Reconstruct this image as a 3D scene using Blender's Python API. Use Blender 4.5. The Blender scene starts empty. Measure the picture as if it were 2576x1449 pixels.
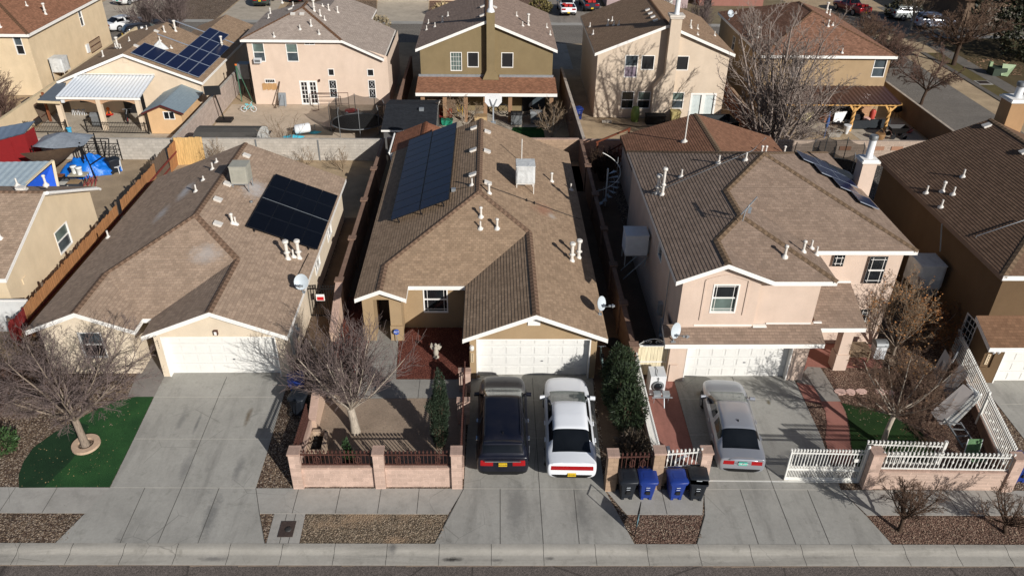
import bpy, bmesh, math, random
from mathutils import Vector, Matrix, noise
R = math.radians
S = bpy.context.scene
C = S.collection

# ------------------------------------------------------------------ camera
CAM_H = 21.7
PITCH, YAW, ROLL, FPX = .563023, .0310154, -.0166519, 1978.8   # FPX: focal length for a 2576 px wide picture
_f = Vector((math.sin(YAW)*math.cos(PITCH), math.cos(YAW)*math.cos(PITCH), -math.sin(PITCH)))
_r = Vector((math.cos(YAW), -math.sin(YAW), 0)); _d = _f.cross(_r)
_r2 = _r*math.cos(ROLL) + _d*math.sin(ROLL); _d2 = -_r*math.sin(ROLL) + _d*math.cos(ROLL)
cd = bpy.data.cameras.new('camera'); cam = bpy.data.objects.new('camera', cd); C.objects.link(cam)
cam.matrix_world = Matrix(((_r2.x, -_d2.x, -_f.x, 0), (_r2.y, -_d2.y, -_f.y, 0), (_r2.z, -_d2.z, -_f.z, CAM_H), (0, 0, 0, 1)))
cd.sensor_width = 36; cd.sensor_fit = 'HORIZONTAL'; cd.lens = 36*FPX/2576
cd.clip_start = .5; cd.clip_end = 2000
S.camera = cam

# ------------------------------------------------------------------ sky and sun
SUN_EL, SUN_AZ = R(25.5), R(37)       # shadows run 38 degrees to the left of +Y
w = bpy.data.worlds.new('World'); S.world = w; w.use_nodes = True
sky = w.node_tree.nodes.new('ShaderNodeTexSky'); sky.sky_type = 'NISHITA'; sky.sun_disc = False
sky.sun_elevation = SUN_EL; sky.sun_rotation = math.pi - SUN_AZ
sky.altitude = 1600; sky.dust_density = 3.0; sky.air_density = .8
bg = w.node_tree.nodes['Background']; bg.inputs['Strength'].default_value = .068
w.node_tree.links.new(sky.outputs[0], bg.inputs[0])
sl = bpy.data.lights.new('sun', 'SUN'); sl.energy = 4.9; sl.angle = R(.5); sl.color = (1, .975, .945)
so = bpy.data.objects.new('sun', sl); C.objects.link(so)
_sd = Vector((-math.sin(SUN_AZ)*math.cos(SUN_EL), math.cos(SUN_AZ)*math.cos(SUN_EL), -math.sin(SUN_EL)))
so.rotation_euler = _sd.to_track_quat('-Z', 'Y').to_euler(); so.location = (40, -50, 60)
S.view_settings.view_transform = 'Standard'; S.view_settings.look = 'None'
S.view_settings.gamma = 1; S.view_settings.use_curve_mapping = False
S.view_settings.exposure = .08
S.render.engine = 'CYCLES'
S.cycles.max_bounces = 5; S.cycles.diffuse_bounces = 3; S.cycles.glossy_bounces = 2; S.cycles.transmission_bounces = 2
S.cycles.use_denoising = True

# ------------------------------------------------------------------ where a pixel of the photograph lies
CR = {'A': (0, 0, 2.9605), 'B': (601.1, 0, 2.9605), 'C': (1202.1, 0, 2.9605), 'D': (1803.2, 0, 2.9605), 'E': (0, 446.5, 2.8125),
      'F': (601.1, 446.5, 2.8125), 'G': (1202.1, 446.5, 2.8125), 'H': (1889.1, 343.5, 2.8125), 'I': (0, 933.4, 2.8125),
      'J': (601.1, 933.4, 2.8125), 'K': (1202.1, 933.4, 2.8125), 'L': (1889.1, 858.7, 2.8125), 'V': (0, 0, 1)}
def ray(c, x, y):
    a = CR[c]; x = a[0] + x/a[2]; y = a[1] + y/a[2]
    return _r2*((x-1288)/FPX) + _d2*((y-724.5)/FPX) + _f
def atz(c, x, y, z=0.):
    v = ray(c, x, y); t = (z-CAM_H)/v.z; return Vector((v.x*t, v.y*t, z))
def aty(c, x, y, Y):
    v = ray(c, x, y); t = Y/v.y; return Vector((v.x*t, Y, CAM_H+v.z*t))
def atx(c, x, y, X):
    v = ray(c, x, y); t = X/v.x; return Vector((X, v.y*t, CAM_H+v.z*t))
def atp(c, x, y, pl):                       # pl: z = pl[0] + pl[1]*x + pl[2]*y
    v = ray(c, x, y); t = (pl[0]-CAM_H)/(v.z-pl[1]*v.x-pl[2]*v.y); return Vector((v.x*t, v.y*t, CAM_H+v.z*t))
def gz(Y):                                  # ground profile: road, verge, rising front yards, level lots, lower lots behind
    if Y < 17.2: return -.45
    if Y < 18.1: return -.45 + .12*(Y-17.2)/.9
    if Y < 20.9: return -.33 + .05*(Y-18.1)/2.8
    if Y < 26.6: return -.28 + .28*(Y-20.9)/5.7
    if Y < 51: return 0.
    return -2.
def atg(c, x, y):
    z = -.2
    for _ in range(12):
        p = atz(c, x, y, z); z = gz(p.y)
    p.z = z; return p

# ------------------------------------------------------------------ mesh building
class MB:
    def __init__(s): s.v = []; s.f = []; s.m = []; s.uv = []; s.s = []
    def poly(s, pts, mi=0, uv=None, smooth=False):
        n = len(s.v); s.v += [tuple(p) for p in pts]; s.f.append(tuple(range(n, n+len(pts)))); s.m.append(mi); s.uv.append(uv); s.s.append(smooth)
    def grid(s, rows, mi=0, smooth=True, closed=False):     # rows of equal length
        n = len(s.v); k = len(rows[0])
        for r_ in rows: s.v += [tuple(p) for p in r_]
        for i in range(len(rows)-1):
            for j in range(k if closed else k-1):
                j2 = (j+1) % k
                s.f.append((n+i*k+j, n+i*k+j2, n+(i+1)*k+j2, n+(i+1)*k+j)); s.m.append(mi); s.uv.append(None); s.s.append(smooth)
    def box(s, x0, x1, y0, y1, z0, z1, mi=0):
        s.obox(Vector(((x0+x1)/2, (y0+y1)/2, (z0+z1)/2)), Vector(((x1-x0)/2, 0, 0)), Vector((0, (y1-y0)/2, 0)), Vector((0, 0, (z1-z0)/2)), mi)
    def obox(s, c, a, b, d, mi=0):
        c, a, b, d = map(Vector, (c, a, b, d)); n = len(s.v)
        for i in (-1, 1):
            for j in (-1, 1):
                for k in (-1, 1): s.v.append(tuple(c+a*i+b*j+d*k))
        fl = a.cross(b).dot(d) < 0
        for q in ((0, 1, 3, 2), (4, 6, 7, 5), (0, 4, 5, 1), (2, 3, 7, 6), (0, 2, 6, 4), (1, 5, 7, 3)):
            s.f.append(tuple(n+i for i in (q[::-1] if fl else q))); s.m.append(mi); s.uv.append(None); s.s.append(False)
    def bar(s, p, q, w=.05, h=None, mi=0, up=(0, 0, 1)):
        p, q = Vector(p), Vector(q); d = q-p
        if d.length < 1e-6: return
        u = Vector(up)
        if abs(d.normalized().dot(u)) > .98: u = Vector((0, 1, 0))
        a = d.cross(u).normalized(); b = a.cross(d).normalized(); h = w if h is None else h
        s.obox((p+q)/2, d/2, a*w/2, b*h/2, mi)
    def tube(s, pts, rad, n=6, mi=0, cap=True, smooth=True):
        pts = [Vector(p) for p in pts]; rows = []
        if not hasattr(rad, '__len__'): rad = [rad]*len(pts)
        for i, p in enumerate(pts):
            d = (pts[min(i+1, len(pts)-1)] - pts[max(i-1, 0)])
            d = d.normalized() if d.length > 1e-9 else Vector((0, 0, 1))
            u = Vector((1, 0, 0)) if abs(d.x) < .8 else Vector((0, 1, 0))
            a = d.cross(u).normalized(); b = d.cross(a)
            rows.append([p + (a*math.cos(2*math.pi*k/n) + b*math.sin(2*math.pi*k/n))*rad[i] for k in range(n)])
        s.grid(rows, mi, smooth, True)
        if cap:
            s.poly(rows[0], mi); s.poly(rows[-1][::-1], mi)
    def lathe(s, prof, c=(0, 0, 0), n=12, mi=0, smooth=True):    # prof: (r, z)
        c = Vector(c)
        rows = [[c+Vector((r*math.cos(2*math.pi*k/n), r*math.sin(2*math.pi*k/n), z)) for k in range(n)] for r, z in prof]
        s.grid(rows, mi, smooth, True)
        s.poly(rows[0][::-1], mi); s.poly(rows[-1], mi)
ORG = {}
def org(o):
    while o.parent: o = o.parent
    return ORG.get(o.name, Vector((0, 0, 0)))
def build(name, mb, mats, parent=None, local=False):
    """one mesh object; vertices are given in world space unless local"""
    me = bpy.data.meshes.new(name)
    o0 = Vector((0, 0, 0)) if (local or parent is None) else org(parent)
    me.from_pydata([(x-o0.x, y-o0.y, z-o0.z) for x, y, z in mb.v], [], mb.f)
    if not isinstance(mats, (list, tuple)): mats = [mats]
    for m in mats: me.materials.append(m)
    me.polygons.foreach_set('material_index', mb.m); me.polygons.foreach_set('use_smooth', mb.s)
    if any(u is not None for u in mb.uv):
        uvl = me.uv_layers.new(name='UVMap'); i = 0
        for f, u in zip(mb.f, mb.uv):
            for k in range(len(f)):
                if u is not None: uvl.data[i].uv = u[k]
                i += 1
    me.update()
    o = bpy.data.objects.new(name, me); C.objects.link(o)
    if parent is not None:
        o.parent = parent; ORG[o.name] = o0
    return o
def tag(o, label, cat, group=None, kind=None):
    if label: o['label'] = label
    if cat: o['category'] = cat
    if group: o['group'] = group
    if kind: o['kind'] = kind
    return o
def thing(name, label, cat, loc=(0, 0, 0), rz=0, group=None):
    o = bpy.data.objects.new(name, None); C.objects.link(o); o.empty_display_size = .3
    o.location = loc; o.rotation_euler = (0, 0, rz)
    if rz == 0: ORG[o.name] = Vector(loc)
    return tag(o, label, cat, group)
def struct(name, mb, mats): return tag(build(name, mb, mats), None, None, None, 'structure')
def put(me_obj, parent, loc, rz=0, scale=1, name=None):      # another part sharing the mesh of me_obj
    o = me_obj.copy(); C.objects.link(o); o.parent = parent; o.location = Vector(loc)-org(parent); o.rotation_euler = (0, 0, rz); o.scale = (scale,)*3
    if name: o.name = name
    return o
def kids(o): return [c for c in bpy.data.objects if c.parent == o]
def dup(root, loc, rz, label, group=None):
    n = root.copy(); C.objects.link(n); n.location = loc; n.rotation_euler = (0, 0, rz); n['label'] = label
    if group: n['group'] = group
    for k in kids(root):
        c = k.copy(); C.objects.link(c); c.parent = n
        for g in kids(k):
            d = g.copy(); C.objects.link(d); d.parent = c
    return n
# ------------------------------------------------------------------ materials
def srgb(r, g, b):
    f = lambda c: (c/255/12.92 if c/255 <= .04045 else ((c/255+.055)/1.055)**2.4)
    return (f(r), f(g), f(b), 1)
class NT:
    def __init__(s, name):
        s.m = bpy.data.materials.new(name); s.m.use_nodes = True; s.t = s.m.node_tree; s.p = s.t.nodes['Principled BSDF']
    def n(s, t, **kw):
        o = s.t.nodes.new('ShaderNode'+t)
        for k, v in kw.items():
            if k in o.inputs: o.inputs[k].default_value = v
            else: setattr(o, k, v)
        return o
    def l(s, a, b): s.t.links.new(a, b)
    def co(s, kind='Object'): return s.n('TexCoord').outputs[kind]
    def pos(s): return s.n('NewGeometry').outputs['Position']
    def mapv(s, vec, scale=(1, 1, 1), loc=(0, 0, 0), rot=(0, 0, 0)):
        o = s.n('Mapping'); o.inputs['Scale'].default_value = scale; o.inputs['Location'].default_value = loc; o.inputs['Rotation'].default_value = rot
        s.l(vec, o.inputs['Vector']); return o.outputs[0]
    def noise(s, vec, scale, detail=3, rough=.55, dist=0):
        o = s.n('TexNoise'); o.inputs['Scale'].default_value = scale; o.inputs['Detail'].default_value = detail; o.inputs['Roughness'].default_value = rough; o.inputs['Distortion'].default_value = dist
        s.l(vec, o.inputs['Vector']); return o.outputs['Fac']
    def ramp(s, fac, stops, interp='LINEAR'):
        o = s.n('ValToRGB'); e = o.color_ramp.elements; o.color_ramp.interpolation = interp
        while len(e) < len(stops): e.new(.5)
        for i, (p, c) in enumerate(stops): e[i].position = p; e[i].color = c if len(c) == 4 else (*c, 1)
        s.l(fac, o.inputs[0]); return o.outputs[0]
    def mix(s, fac, a, b, mode='MIX'):
        o = s.n('Mix', data_type='RGBA', blend_type=mode)
        for k, v in ((0, fac), (6, a), (7, b)):
            if hasattr(v, 'node'): s.l(v, o.inputs[k])
            else: o.inputs[k].default_value = v
        return o.outputs[2]
    def math(s, op, a, b=0., c=0.):
        o = s.n('Math', operation=op)
        for k, v in ((0, a), (1, b), (2, c)):
            if hasattr(v, 'node'): s.l(v, o.inputs[k])
            else: o.inputs[k].default_value = v
        return o.outputs[0]
    def bump(s, h, strength=.3, dist=.01):
        o = s.n('Bump'); o.inputs['Strength'].default_value = strength; o.inputs['Distance'].default_value = dist
        s.l(h, o.inputs['Height']); s.l(o.outputs[0], s.p.inputs['Normal'])
    def base(s, c, rough=.7, metal=0., spec=.3):
        if hasattr(c, 'node'): s.l(c, s.p.inputs['Base Color'])
        else: s.p.inputs['Base Color'].default_value = c
        if hasattr(rough, 'node'): s.l(rough, s.p.inputs['Roughness'])
        else: s.p.inputs['Roughness'].default_value = rough
        s.p.inputs['Metallic'].default_value = metal; s.p.inputs['Specular IOR Level'].default_value = spec
        return s.m
def mul(c, k): return (min(1, c[0]*k), min(1, c[1]*k), min(1, c[2]*k), 1)
def plain(name, c, rough=.5, metal=0., spec=.4, var=.08, sc=4.):
    t = NT(name); p = t.co()
    f = t.noise(p, sc, 4)
    return t.base(t.ramp(f, [(.3, mul(c, 1-var)), (.7, mul(c, 1+var))]), rough, metal, spec)
def stucco(name, c, stain=.10):
    t = NT(name); p = t.pos()
    a = t.ramp(t.noise(p, .9, 4, .6), [(.3, mul(c, 1-stain)), (.7, mul(c, 1+.04))])
    st = t.ramp(t.noise(t.mapv(p, (1.1, 1.1, .3)), 1.2, 4, .65), [(.42, (1, 1, 1)), (.75, (.86, .84, .81))])
    fine = t.noise(p, 38, 2, .7)
    col = t.mix(.5, a, st, 'MULTIPLY')
    col = t.mix(1., col, t.ramp(fine, [(.25, (.9, .9, .9)), (.75, (1.05, 1.05, 1.05))]), 'MULTIPLY')
    t.bump(fine, .35, .012)
    return t.base(col, .92, 0, .15)
def shingle(name, c, tw=.19, grey=.5, var=.15, blobs=()):
    t = NT(name); u = t.co('UV'); p = t.pos()
    b = t.n('TexBrick'); b.offset = .5; b.offset_frequency = 2; b.squash = 1
    t.l(t.mapv(u, (1, 1, 1)), b.inputs['Vector'])
    b.inputs['Color1'].default_value = mul(c, 1-var); b.inputs['Color2'].default_value = mul(c, 1+var); b.inputs['Mortar'].default_value = mul(c, .55)
    b.inputs['Scale'].default_value = 1; b.inputs['Mortar Size'].default_value = .006; b.inputs['Brick Width'].default_value = tw; b.inputs['Row Height'].default_value = .145
    b.inputs['Bias'].default_value = -.1; b.inputs['Mortar Smooth'].default_value = .3
    g = t.ramp(t.noise(p, .38, 4, .6), [(.42, (1, 1, 1)), (.72, mul((.98, 1.02, 1.08), 1.1))])
    col = t.mix(grey, b.outputs[0], g, 'MULTIPLY')
    col = t.mix(1, col, t.ramp(t.noise(p, 1.6, 5, .7), [(.3, (.88, .87, .86)), (.7, (1.1, 1.1, 1.1))]), 'MULTIPLY')
    fine = t.noise(p, 70, 2, .8)
    col = t.mix(1, col, t.ramp(fine, [(.25, (.84, .84, .84)), (.75, (1.13, 1.13, 1.13))]), 'MULTIPLY')
    col = spots(t, p, col, blobs)
    t.bump(fine, .4, .006)
    return t.base(col, .95, 0, .12)
def spots(t, p, col, blobs):
    for (bx, by, rx, ry, cc, k) in blobs:
        mp = t.mapv(p, (1/rx, 1/ry, 0), (-bx/rx, -by/ry, 0))
        ln = t.n('VectorMath', operation='LENGTH'); t.l(mp, ln.inputs[0])
        d = t.math('ADD', ln.outputs['Value'], t.math('MULTIPLY', t.noise(p, 3.2, 5, .75), 1.6))
        col = t.mix(t.ramp(t.math('MULTIPLY', d, .5), [(.5, (k, k, k)), (.85, (0, 0, 0))]), col, cc)
    return col
def concrete(name, c, dark=.22, streak=(1, .18, 1), blobs=()):
    t = NT(name); p = t.pos()
    col = t.ramp(t.noise(p, .55, 5, .62), [(.3, mul(c, .86)), (.7, mul(c, 1.08))])
    s = t.ramp(t.noise(t.mapv(p, streak), 1.15, 5, .68, .4), [(.5, (1, 1, 1)), (.8, (1-dark*1.6,)*3)])
    col = t.mix(1, col, s, 'MULTIPLY')
    col = t.mix(1, col, t.ramp(t.noise(p, 2.3, 4, .7), [(.56, (1, 1, 1)), (.76, (1-dark, 1-dark, 1-dark*1.05))]), 'MULTIPLY')
    col = t.mix(1, col, t.ramp(t.noise(p, 9, 3, .7), [(.3, (.93, .93, .93)), (.7, (1.05, 1.05, 1.05))]), 'MULTIPLY')
    sp = t.n('TexVoronoi'); sp.inputs['Scale'].default_value = 2.2; t.l(p, sp.inputs['Vector'])
    col = t.mix(1, col, t.ramp(sp.outputs['Distance'], [(.012, (.35, .34, .33)), (.035, (1, 1, 1))]), 'MULTIPLY')
    e = t.n('TexVoronoi', feature='DISTANCE_TO_EDGE'); e.inputs['Scale'].default_value = .5
    t.l(t.mix(.22, p, t.n('TexNoise', Scale=1.6, Detail=6).outputs['Color'], 'ADD'), e.inputs['Vector'])
    cr = t.math('MULTIPLY', t.ramp(e.outputs['Distance'], [(.0, (.75,)*3), (.006, (0,)*3)]), t.ramp(t.noise(p, .35, 2), [(.52, (0, 0, 0)), (.58, (1, 1, 1))]))
    col = t.mix(cr, col, mul(c, .45))
    col = spots(t, p, col, blobs)
    fine = t.noise(p, 90, 2, .8)
    col = t.mix(1, col, t.ramp(fine, [(.25, (.92, .92, .92)), (.75, (1.06, 1.06, 1.06))]), 'MULTIPLY')
    t.bump(fine, .25, .006)
    return t.base(col, .88, 0, .2)
def gravel(name, cols, scale=26, dirt=None, dirtamt=.5, lo=.45):
    t = NT(name); p = t.pos()
    v = t.n('TexVoronoi'); v.inputs['Scale'].default_value = scale; t.l(p, v.inputs['Vector'])
    sep = t.n('SeparateColor'); t.l(v.outputs['Color'], sep.inputs[0])
    k = len(cols); col = t.ramp(sep.outputs[0], [(i/k, c) for i, c in enumerate(cols)], 'CONSTANT')
    col = t.mix(1, col, t.ramp(v.outputs['Distance'], [(.25, (1.05, 1.05, 1.05)), (.75, (lo, lo, lo))]), 'MULTIPLY')
    col = t.mix(1, col, t.ramp(t.noise(p, .8, 4, .6), [(.3, (.82, .82, .82)), (.7, (1.14, 1.12, 1.1))]), 'MULTIPLY')
    if dirt:
        f = t.ramp(t.noise(p, .9, 5, .65), [(.5, (0, 0, 0)), (.66, (dirtamt,)*3)])
        col = t.mix(f, col, dirt)
    b = t.math('SUBTRACT', 1., v.outputs['Distance'])
    t.bump(b, .9, .03)
    return t.base(col, .93, 0, .15)
def dirt(name, c):
    t = NT(name); p = t.pos()
    col = t.ramp(t.noise(p, .7, 6, .65), [(.3, mul(c, .74)), (.7, mul(c, 1.12))])
    col = t.mix(1, col, t.ramp(t.noise(p, 14, 4, .8), [(.3, (.78, .78, .78)), (.7, (1.15, 1.15, 1.15))]), 'MULTIPLY')
    v = t.n('TexVoronoi'); v.inputs['Scale'].default_value = 5; t.l(p, v.inputs['Vector'])
    col = t.mix(1, col, t.ramp(v.outputs['Distance'], [(.04, (1.35, 1.3, 1.25)), (.09, (1, 1, 1))]), 'MULTIPLY')
    t.bump(t.noise(p, 22, 4, .7), .6, .03)
    return t.base(col, .95, 0, .1)
def asphalt(name, c, crack=True):
    t = NT(name); p = t.pos()
    v = t.n('TexVoronoi'); v.inputs['Scale'].default_value = 48; t.l(p, v.inputs['Vector'])
    sep = t.n('SeparateColor'); t.l(v.outputs['Color'], sep.inputs[0])
    col = t.ramp(sep.outputs[0], [(0, mul(c, .55)), (.5, c), (1, mul(c, 1.75))])
    col = t.mix(1, col, t.ramp(t.noise(t.mapv(p, (.3, 1, 1)), .5, 5, .6), [(.3, (.82, .82, .82)), (.7, (1.12, 1.11, 1.1))]), 'MULTIPLY')
    if crack:
        e = t.n('TexVoronoi', feature='DISTANCE_TO_EDGE'); e.inputs['Scale'].default_value = .16
        t.l(t.mix(.16, p, t.n('TexNoise', Scale=1.2, Detail=5).outputs['Color'], 'ADD'), e.inputs['Vector'])
        col = t.mix(t.ramp(e.outputs['Distance'], [(.0, (.8,)*3), (.006, (0,)*3)]), col, mul(c, .28))
    t.bump(v.outputs['Distance'], .35, .012)
    return t.base(col, .93, 0, .2)
def turf(name, c, c2):
    t = NT(name); p = t.pos()
    col = t.ramp(t.noise(p, 1.1, 4, .6), [(.35, c), (.7, c2)])
    col = t.mix(1, col, t.ramp(t.noise(p, 60, 3, .8), [(.3, (.45, .45, .45)), (.7, (1.55, 1.5, 1.4))]), 'MULTIPLY')
    v = t.n('TexVoronoi'); v.inputs['Scale'].default_value = 3.3; t.l(p, v.inputs['Vector'])
    col = t.mix(t.ramp(v.outputs['Distance'], [(.03, (.85,)*3), (.055, (0,)*3)]), col, srgb(178, 158, 120))
    t.bump(t.noise(p, 60, 3, .8), 1., .04)
    return t.base(col, .9, 0, .2)
def block(name, c, bw=.40, bh=.20, m=.35, var=.1, mort=.012):
    t = NT(name); u = t.co('UV'); p = t.pos()
    b = t.n('TexBrick'); t.l(u, b.inputs['Vector']); b.offset = .5
    b.inputs['Color1'].default_value = mul(c, 1-var); b.inputs['Color2'].default_value = mul(c, 1+var); b.inputs['Mortar'].default_value = mul(c, 1+m)
    b.inputs['Scale'].default_value = 1; b.inputs['Mortar Size'].default_value = mort; b.inputs['Brick Width'].default_value = bw; b.inputs['Row Height'].default_value = bh
    col = t.mix(1, b.outputs[0], t.ramp(t.noise(p, 2.4, 5, .7), [(.3, (.84, .84, .84)), (.7, (1.1, 1.1, 1.1))]), 'MULTIPLY')
    col = t.mix(1, col, t.ramp(t.noise(p, 45, 2, .8), [(.3, (.86, .86, .86)), (.7, (1.1, 1.1, 1.1))]), 'MULTIPLY')
    bm_ = t.math('ADD', t.math('MULTIPLY', b.outputs['Fac'], -1.), t.math('MULTIPLY', t.noise(p, 40, 3, .8), .8))
    t.bump(bm_, .5, .02)
    return t.base(col, .93, 0, .15)
def wood(name, c, axis=(12, 12, .8)):
    t = NT(name); p = t.co()
    col = t.ramp(t.noise(t.mapv(p, axis), 1.6, 5, .7), [(.25, mul(c, .6)), (.7, mul(c, 1.25))])
    return t.base(col, .85, 0, .2)
def glass(name, c, rough=.06):
    t = NT(name); p = t.co()
    return t.base(t.ramp(t.noise(p, 1.3, 2), [(.35, mul(c, .7)), (.7, mul(c, 1.3))]), rough, 0, .6)
def paint(name, c, rough=.32, coat=.6, metal=0., dust=.12):
    t = NT(name); p = t.co()
    f = t.ramp(t.noise(p, 2.2, 5, .65), [(.35, (0, 0, 0)), (.8, (dust,)*3)])
    m = t.base(t.mix(f, c, srgb(150, 140, 125)), rough, metal, .5)
    t.p.inputs['Coat Weight'].default_value = coat; t.p.inputs['Coat Roughness'].default_value = .08
    return m
def bark(name, c):
    t = NT(name); p = t.pos()
    col = t.ramp(t.noise(t.mapv(p, (14, 14, 3)), 1.5, 4, .7), [(.3, mul(c, .6)), (.7, mul(c, 1.25))])
    t.bump(t.noise(t.mapv(p, (14, 14, 3)), 1.5, 4, .7), .6, .02)
    return t.base(col, .95, 0, .1)
def cloth(name, c, sc=3, rough=.7, spec=.3):
    t = NT(name); p = t.co()
    f = t.noise(p, sc, 4, .6, .8)
    t.bump(f, .7, .06)
    return t.base(t.ramp(f, [(.3, mul(c, .82)), (.7, mul(c, 1.12))]), rough, 0, spec)

WHITE = plain('white_trim', srgb(232, 228, 220), .5, var=.04)
WHITE2 = plain('white_enamel', srgb(212, 213, 212), .35, var=.05)
VENT = plain('vent_paint', srgb(208, 202, 192), .45, var=.10, sc=9)
GALV = plain('galvanised', srgb(165, 170, 172), .42, .55, var=.12)
GREYM = plain('grey_metal', srgb(120, 122, 122), .5, .3, var=.12)
BLACK = plain('black_iron', srgb(28, 26, 25), .5, .2)
RUST = plain('brown_iron', srgb(82, 52, 44), .6, .2, var=.2)
DARK = plain('dark_void', srgb(14, 13, 13), .9, var=.2)
RUBBER = plain('rubber', srgb(24, 24, 25), .8)
GLASS = glass('window_glass', (.012, .014, .016, 1))
GLASSC = glass('curtained_glass', srgb(96, 110, 104), .12)
GLASSB = glass('screened_glass', (.006, .006, .007, 1), .5)
GLASSG = glass('grey_glass', srgb(70, 78, 82), .1)
DOORW = plain('door_white', srgb(218, 216, 209), .5, var=.03)
SOLAR = plain('solar_black', (.003, .0035, .006, 1), .3, spec=.12, var=.2)
SOLARB = plain('solar_blue', (.008, .013, .035, 1), .35, spec=.15, var=.15)
SOLARC = plain('solar_cell', (.006, .009, .036, 1), .3, spec=.25, var=.2)
SOLFR = plain('panel_frame', srgb(142, 150, 162), .45, .2)
SOLFB = plain('panel_frame_black', srgb(16, 18, 24), .5)
CLOTHG = cloth('grey_canvas', srgb(196, 197, 194), 2.5)
DISH = plain('dish_grey', srgb(178, 186, 190), .5, var=.06)
# ------------------------------------------------------------------ roofs, walls, windows
def clip(poly, val, keep_above):
    out = []
    for i in range(len(poly)):
        a, b = poly[i], poly[(i+1) % len(poly)]
        da, db = a[1]-val, b[1]-val
        if not keep_above: da, db = -da, -db
        if da >= -1e-9: out.append(a)
        if (da > 1e-9 and db < -1e-9) or (da < -1e-9 and db > 1e-9):
            t = da/(da-db); out.append((a[0].lerp(b[0], t), val))
    return out
def roof(parent, polys, mats, name='roof', fascia=None, skip=(), caps=(), course=.145, butt=.013, thick=.12, fh=.2, stepped=True, capw=.15):
    """polys: planar convex 3D polygons. Courses are real overlapping strips."""
    mb = MB(); edges = {}
    for P in polys:
        P = [Vector(p) for p in P]
        n = Vector((0, 0, 0))
        for i in range(1, len(P)-1): n += (P[i]-P[0]).cross(P[i+1]-P[0])
        if n.z < 0: P.reverse(); n = -n
        n.normalize(); up = Vector((0, 0, 1)); g = up - n*n.z
        g = g.normalized() if g.length > 1e-4 else Vector((0, 1, 0)); h = g.cross(n)
        for i in range(len(P)):
            a, b = P[i], P[(i+1) % len(P)]
            key = tuple(sorted((tuple(round(c, 2) for c in a), tuple(round(c, 2) for c in b))))
            edges.setdefault(key, []).append((a, b, P))
        V = [(p, p.dot(g)) for p in P]
        vmin, vmax = min(v for _, v in V), max(v for _, v in V)
        if not stepped:
            mb.poly([p for p, _ in V], 0, [(p.dot(h), v) for p, v in V])
        else:
            for k in range(int(math.floor(vmin/course)), int(math.ceil(vmax/course))):
                q = clip(clip(V, k*course, True), (k+1)*course, False)
                if len(q) < 3: continue
                L = [(p + n*(butt*(1-(v-k*course)/course)), v, p) for p, v in q]
                mb.poly([l[0] for l in L], 0, [(l[2].dot(h), l[1]) for l in L])
                lo = max(k*course, vmin)
                for i in range(len(L)):
                    a, b = L[i], L[(i+1) % len(L)]
                    if abs(a[1]-lo) < 1e-5 and abs(b[1]-lo) < 1e-5 and (a[0]-b[0]).length > 1e-3:
                        mb.poly([a[2], b[2], b[0], a[0]], 0, [(a[2].dot(h), lo-.01)]*4)
        mb.poly([p-up*thick for p in P][::-1], 0, [(0, 0)]*len(P))
    for a, b in caps:
        a, b = Vector(a), Vector(b); d = b-a; s_ = Vector((d.y, -d.x, 0)).normalized()*capw; z = Vector((0, 0, .035)); dz = Vector((0, 0, capw*.36))
        k = max(1, int(d.length/.28)); 
        for i in range(k):
            p, q = a.lerp(b, i/k), a.lerp(b, (i+1)/k); l = Vector((0, 0, .005))
            mb.poly([p+z+l, q+z, q+s_+z-dz, p+s_+z-dz+l], 1, [(i*.37, 0), (i*.37, .01), (i*.37+.01, .01), (i*.37+.01, 0)])
            mb.poly([q+z, p+z+l, p-s_+z-dz+l, q-s_+z-dz], 1, [(i*.37, 0), (i*.37, .01), (i*.37+.01, .01), (i*.37+.01, 0)])
    o = build(name, mb, mats, parent)
    if fascia:
        fb = MB(); up = Vector((0, 0, 1))
        for k, L in edges.items():
            if len(L) > 1: continue
            a, b, P = L[0]
            if any(f(a, b) for f in skip): continue
            d = b-a
            if Vector((d.x, d.y, 0)).length < 1e-3: continue
            o_ = Vector((d.y, -d.x, 0)).normalized(); c = sum(P, Vector())/len(P)
            if (c-a).dot(o_) > 0: o_ = -o_
            t = d.normalized()*.02
            p0, p1 = a-o_*.02-up*(.012+fh/2), b-o_*.02-up*(.012+fh/2)
            fb.obox((p0+p1)/2, (p1-p0)/2, o_*.016, up*fh/2)
        build('fascia', fb, fascia, parent)
    return o
def plane_of(P):
    a, b, c = (Vector(p) for p in P[:3]); n = (b-a).cross(c-a)
    return ((a.dot(n))/n.z, -n.x/n.z, -n.y/n.z)
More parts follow.
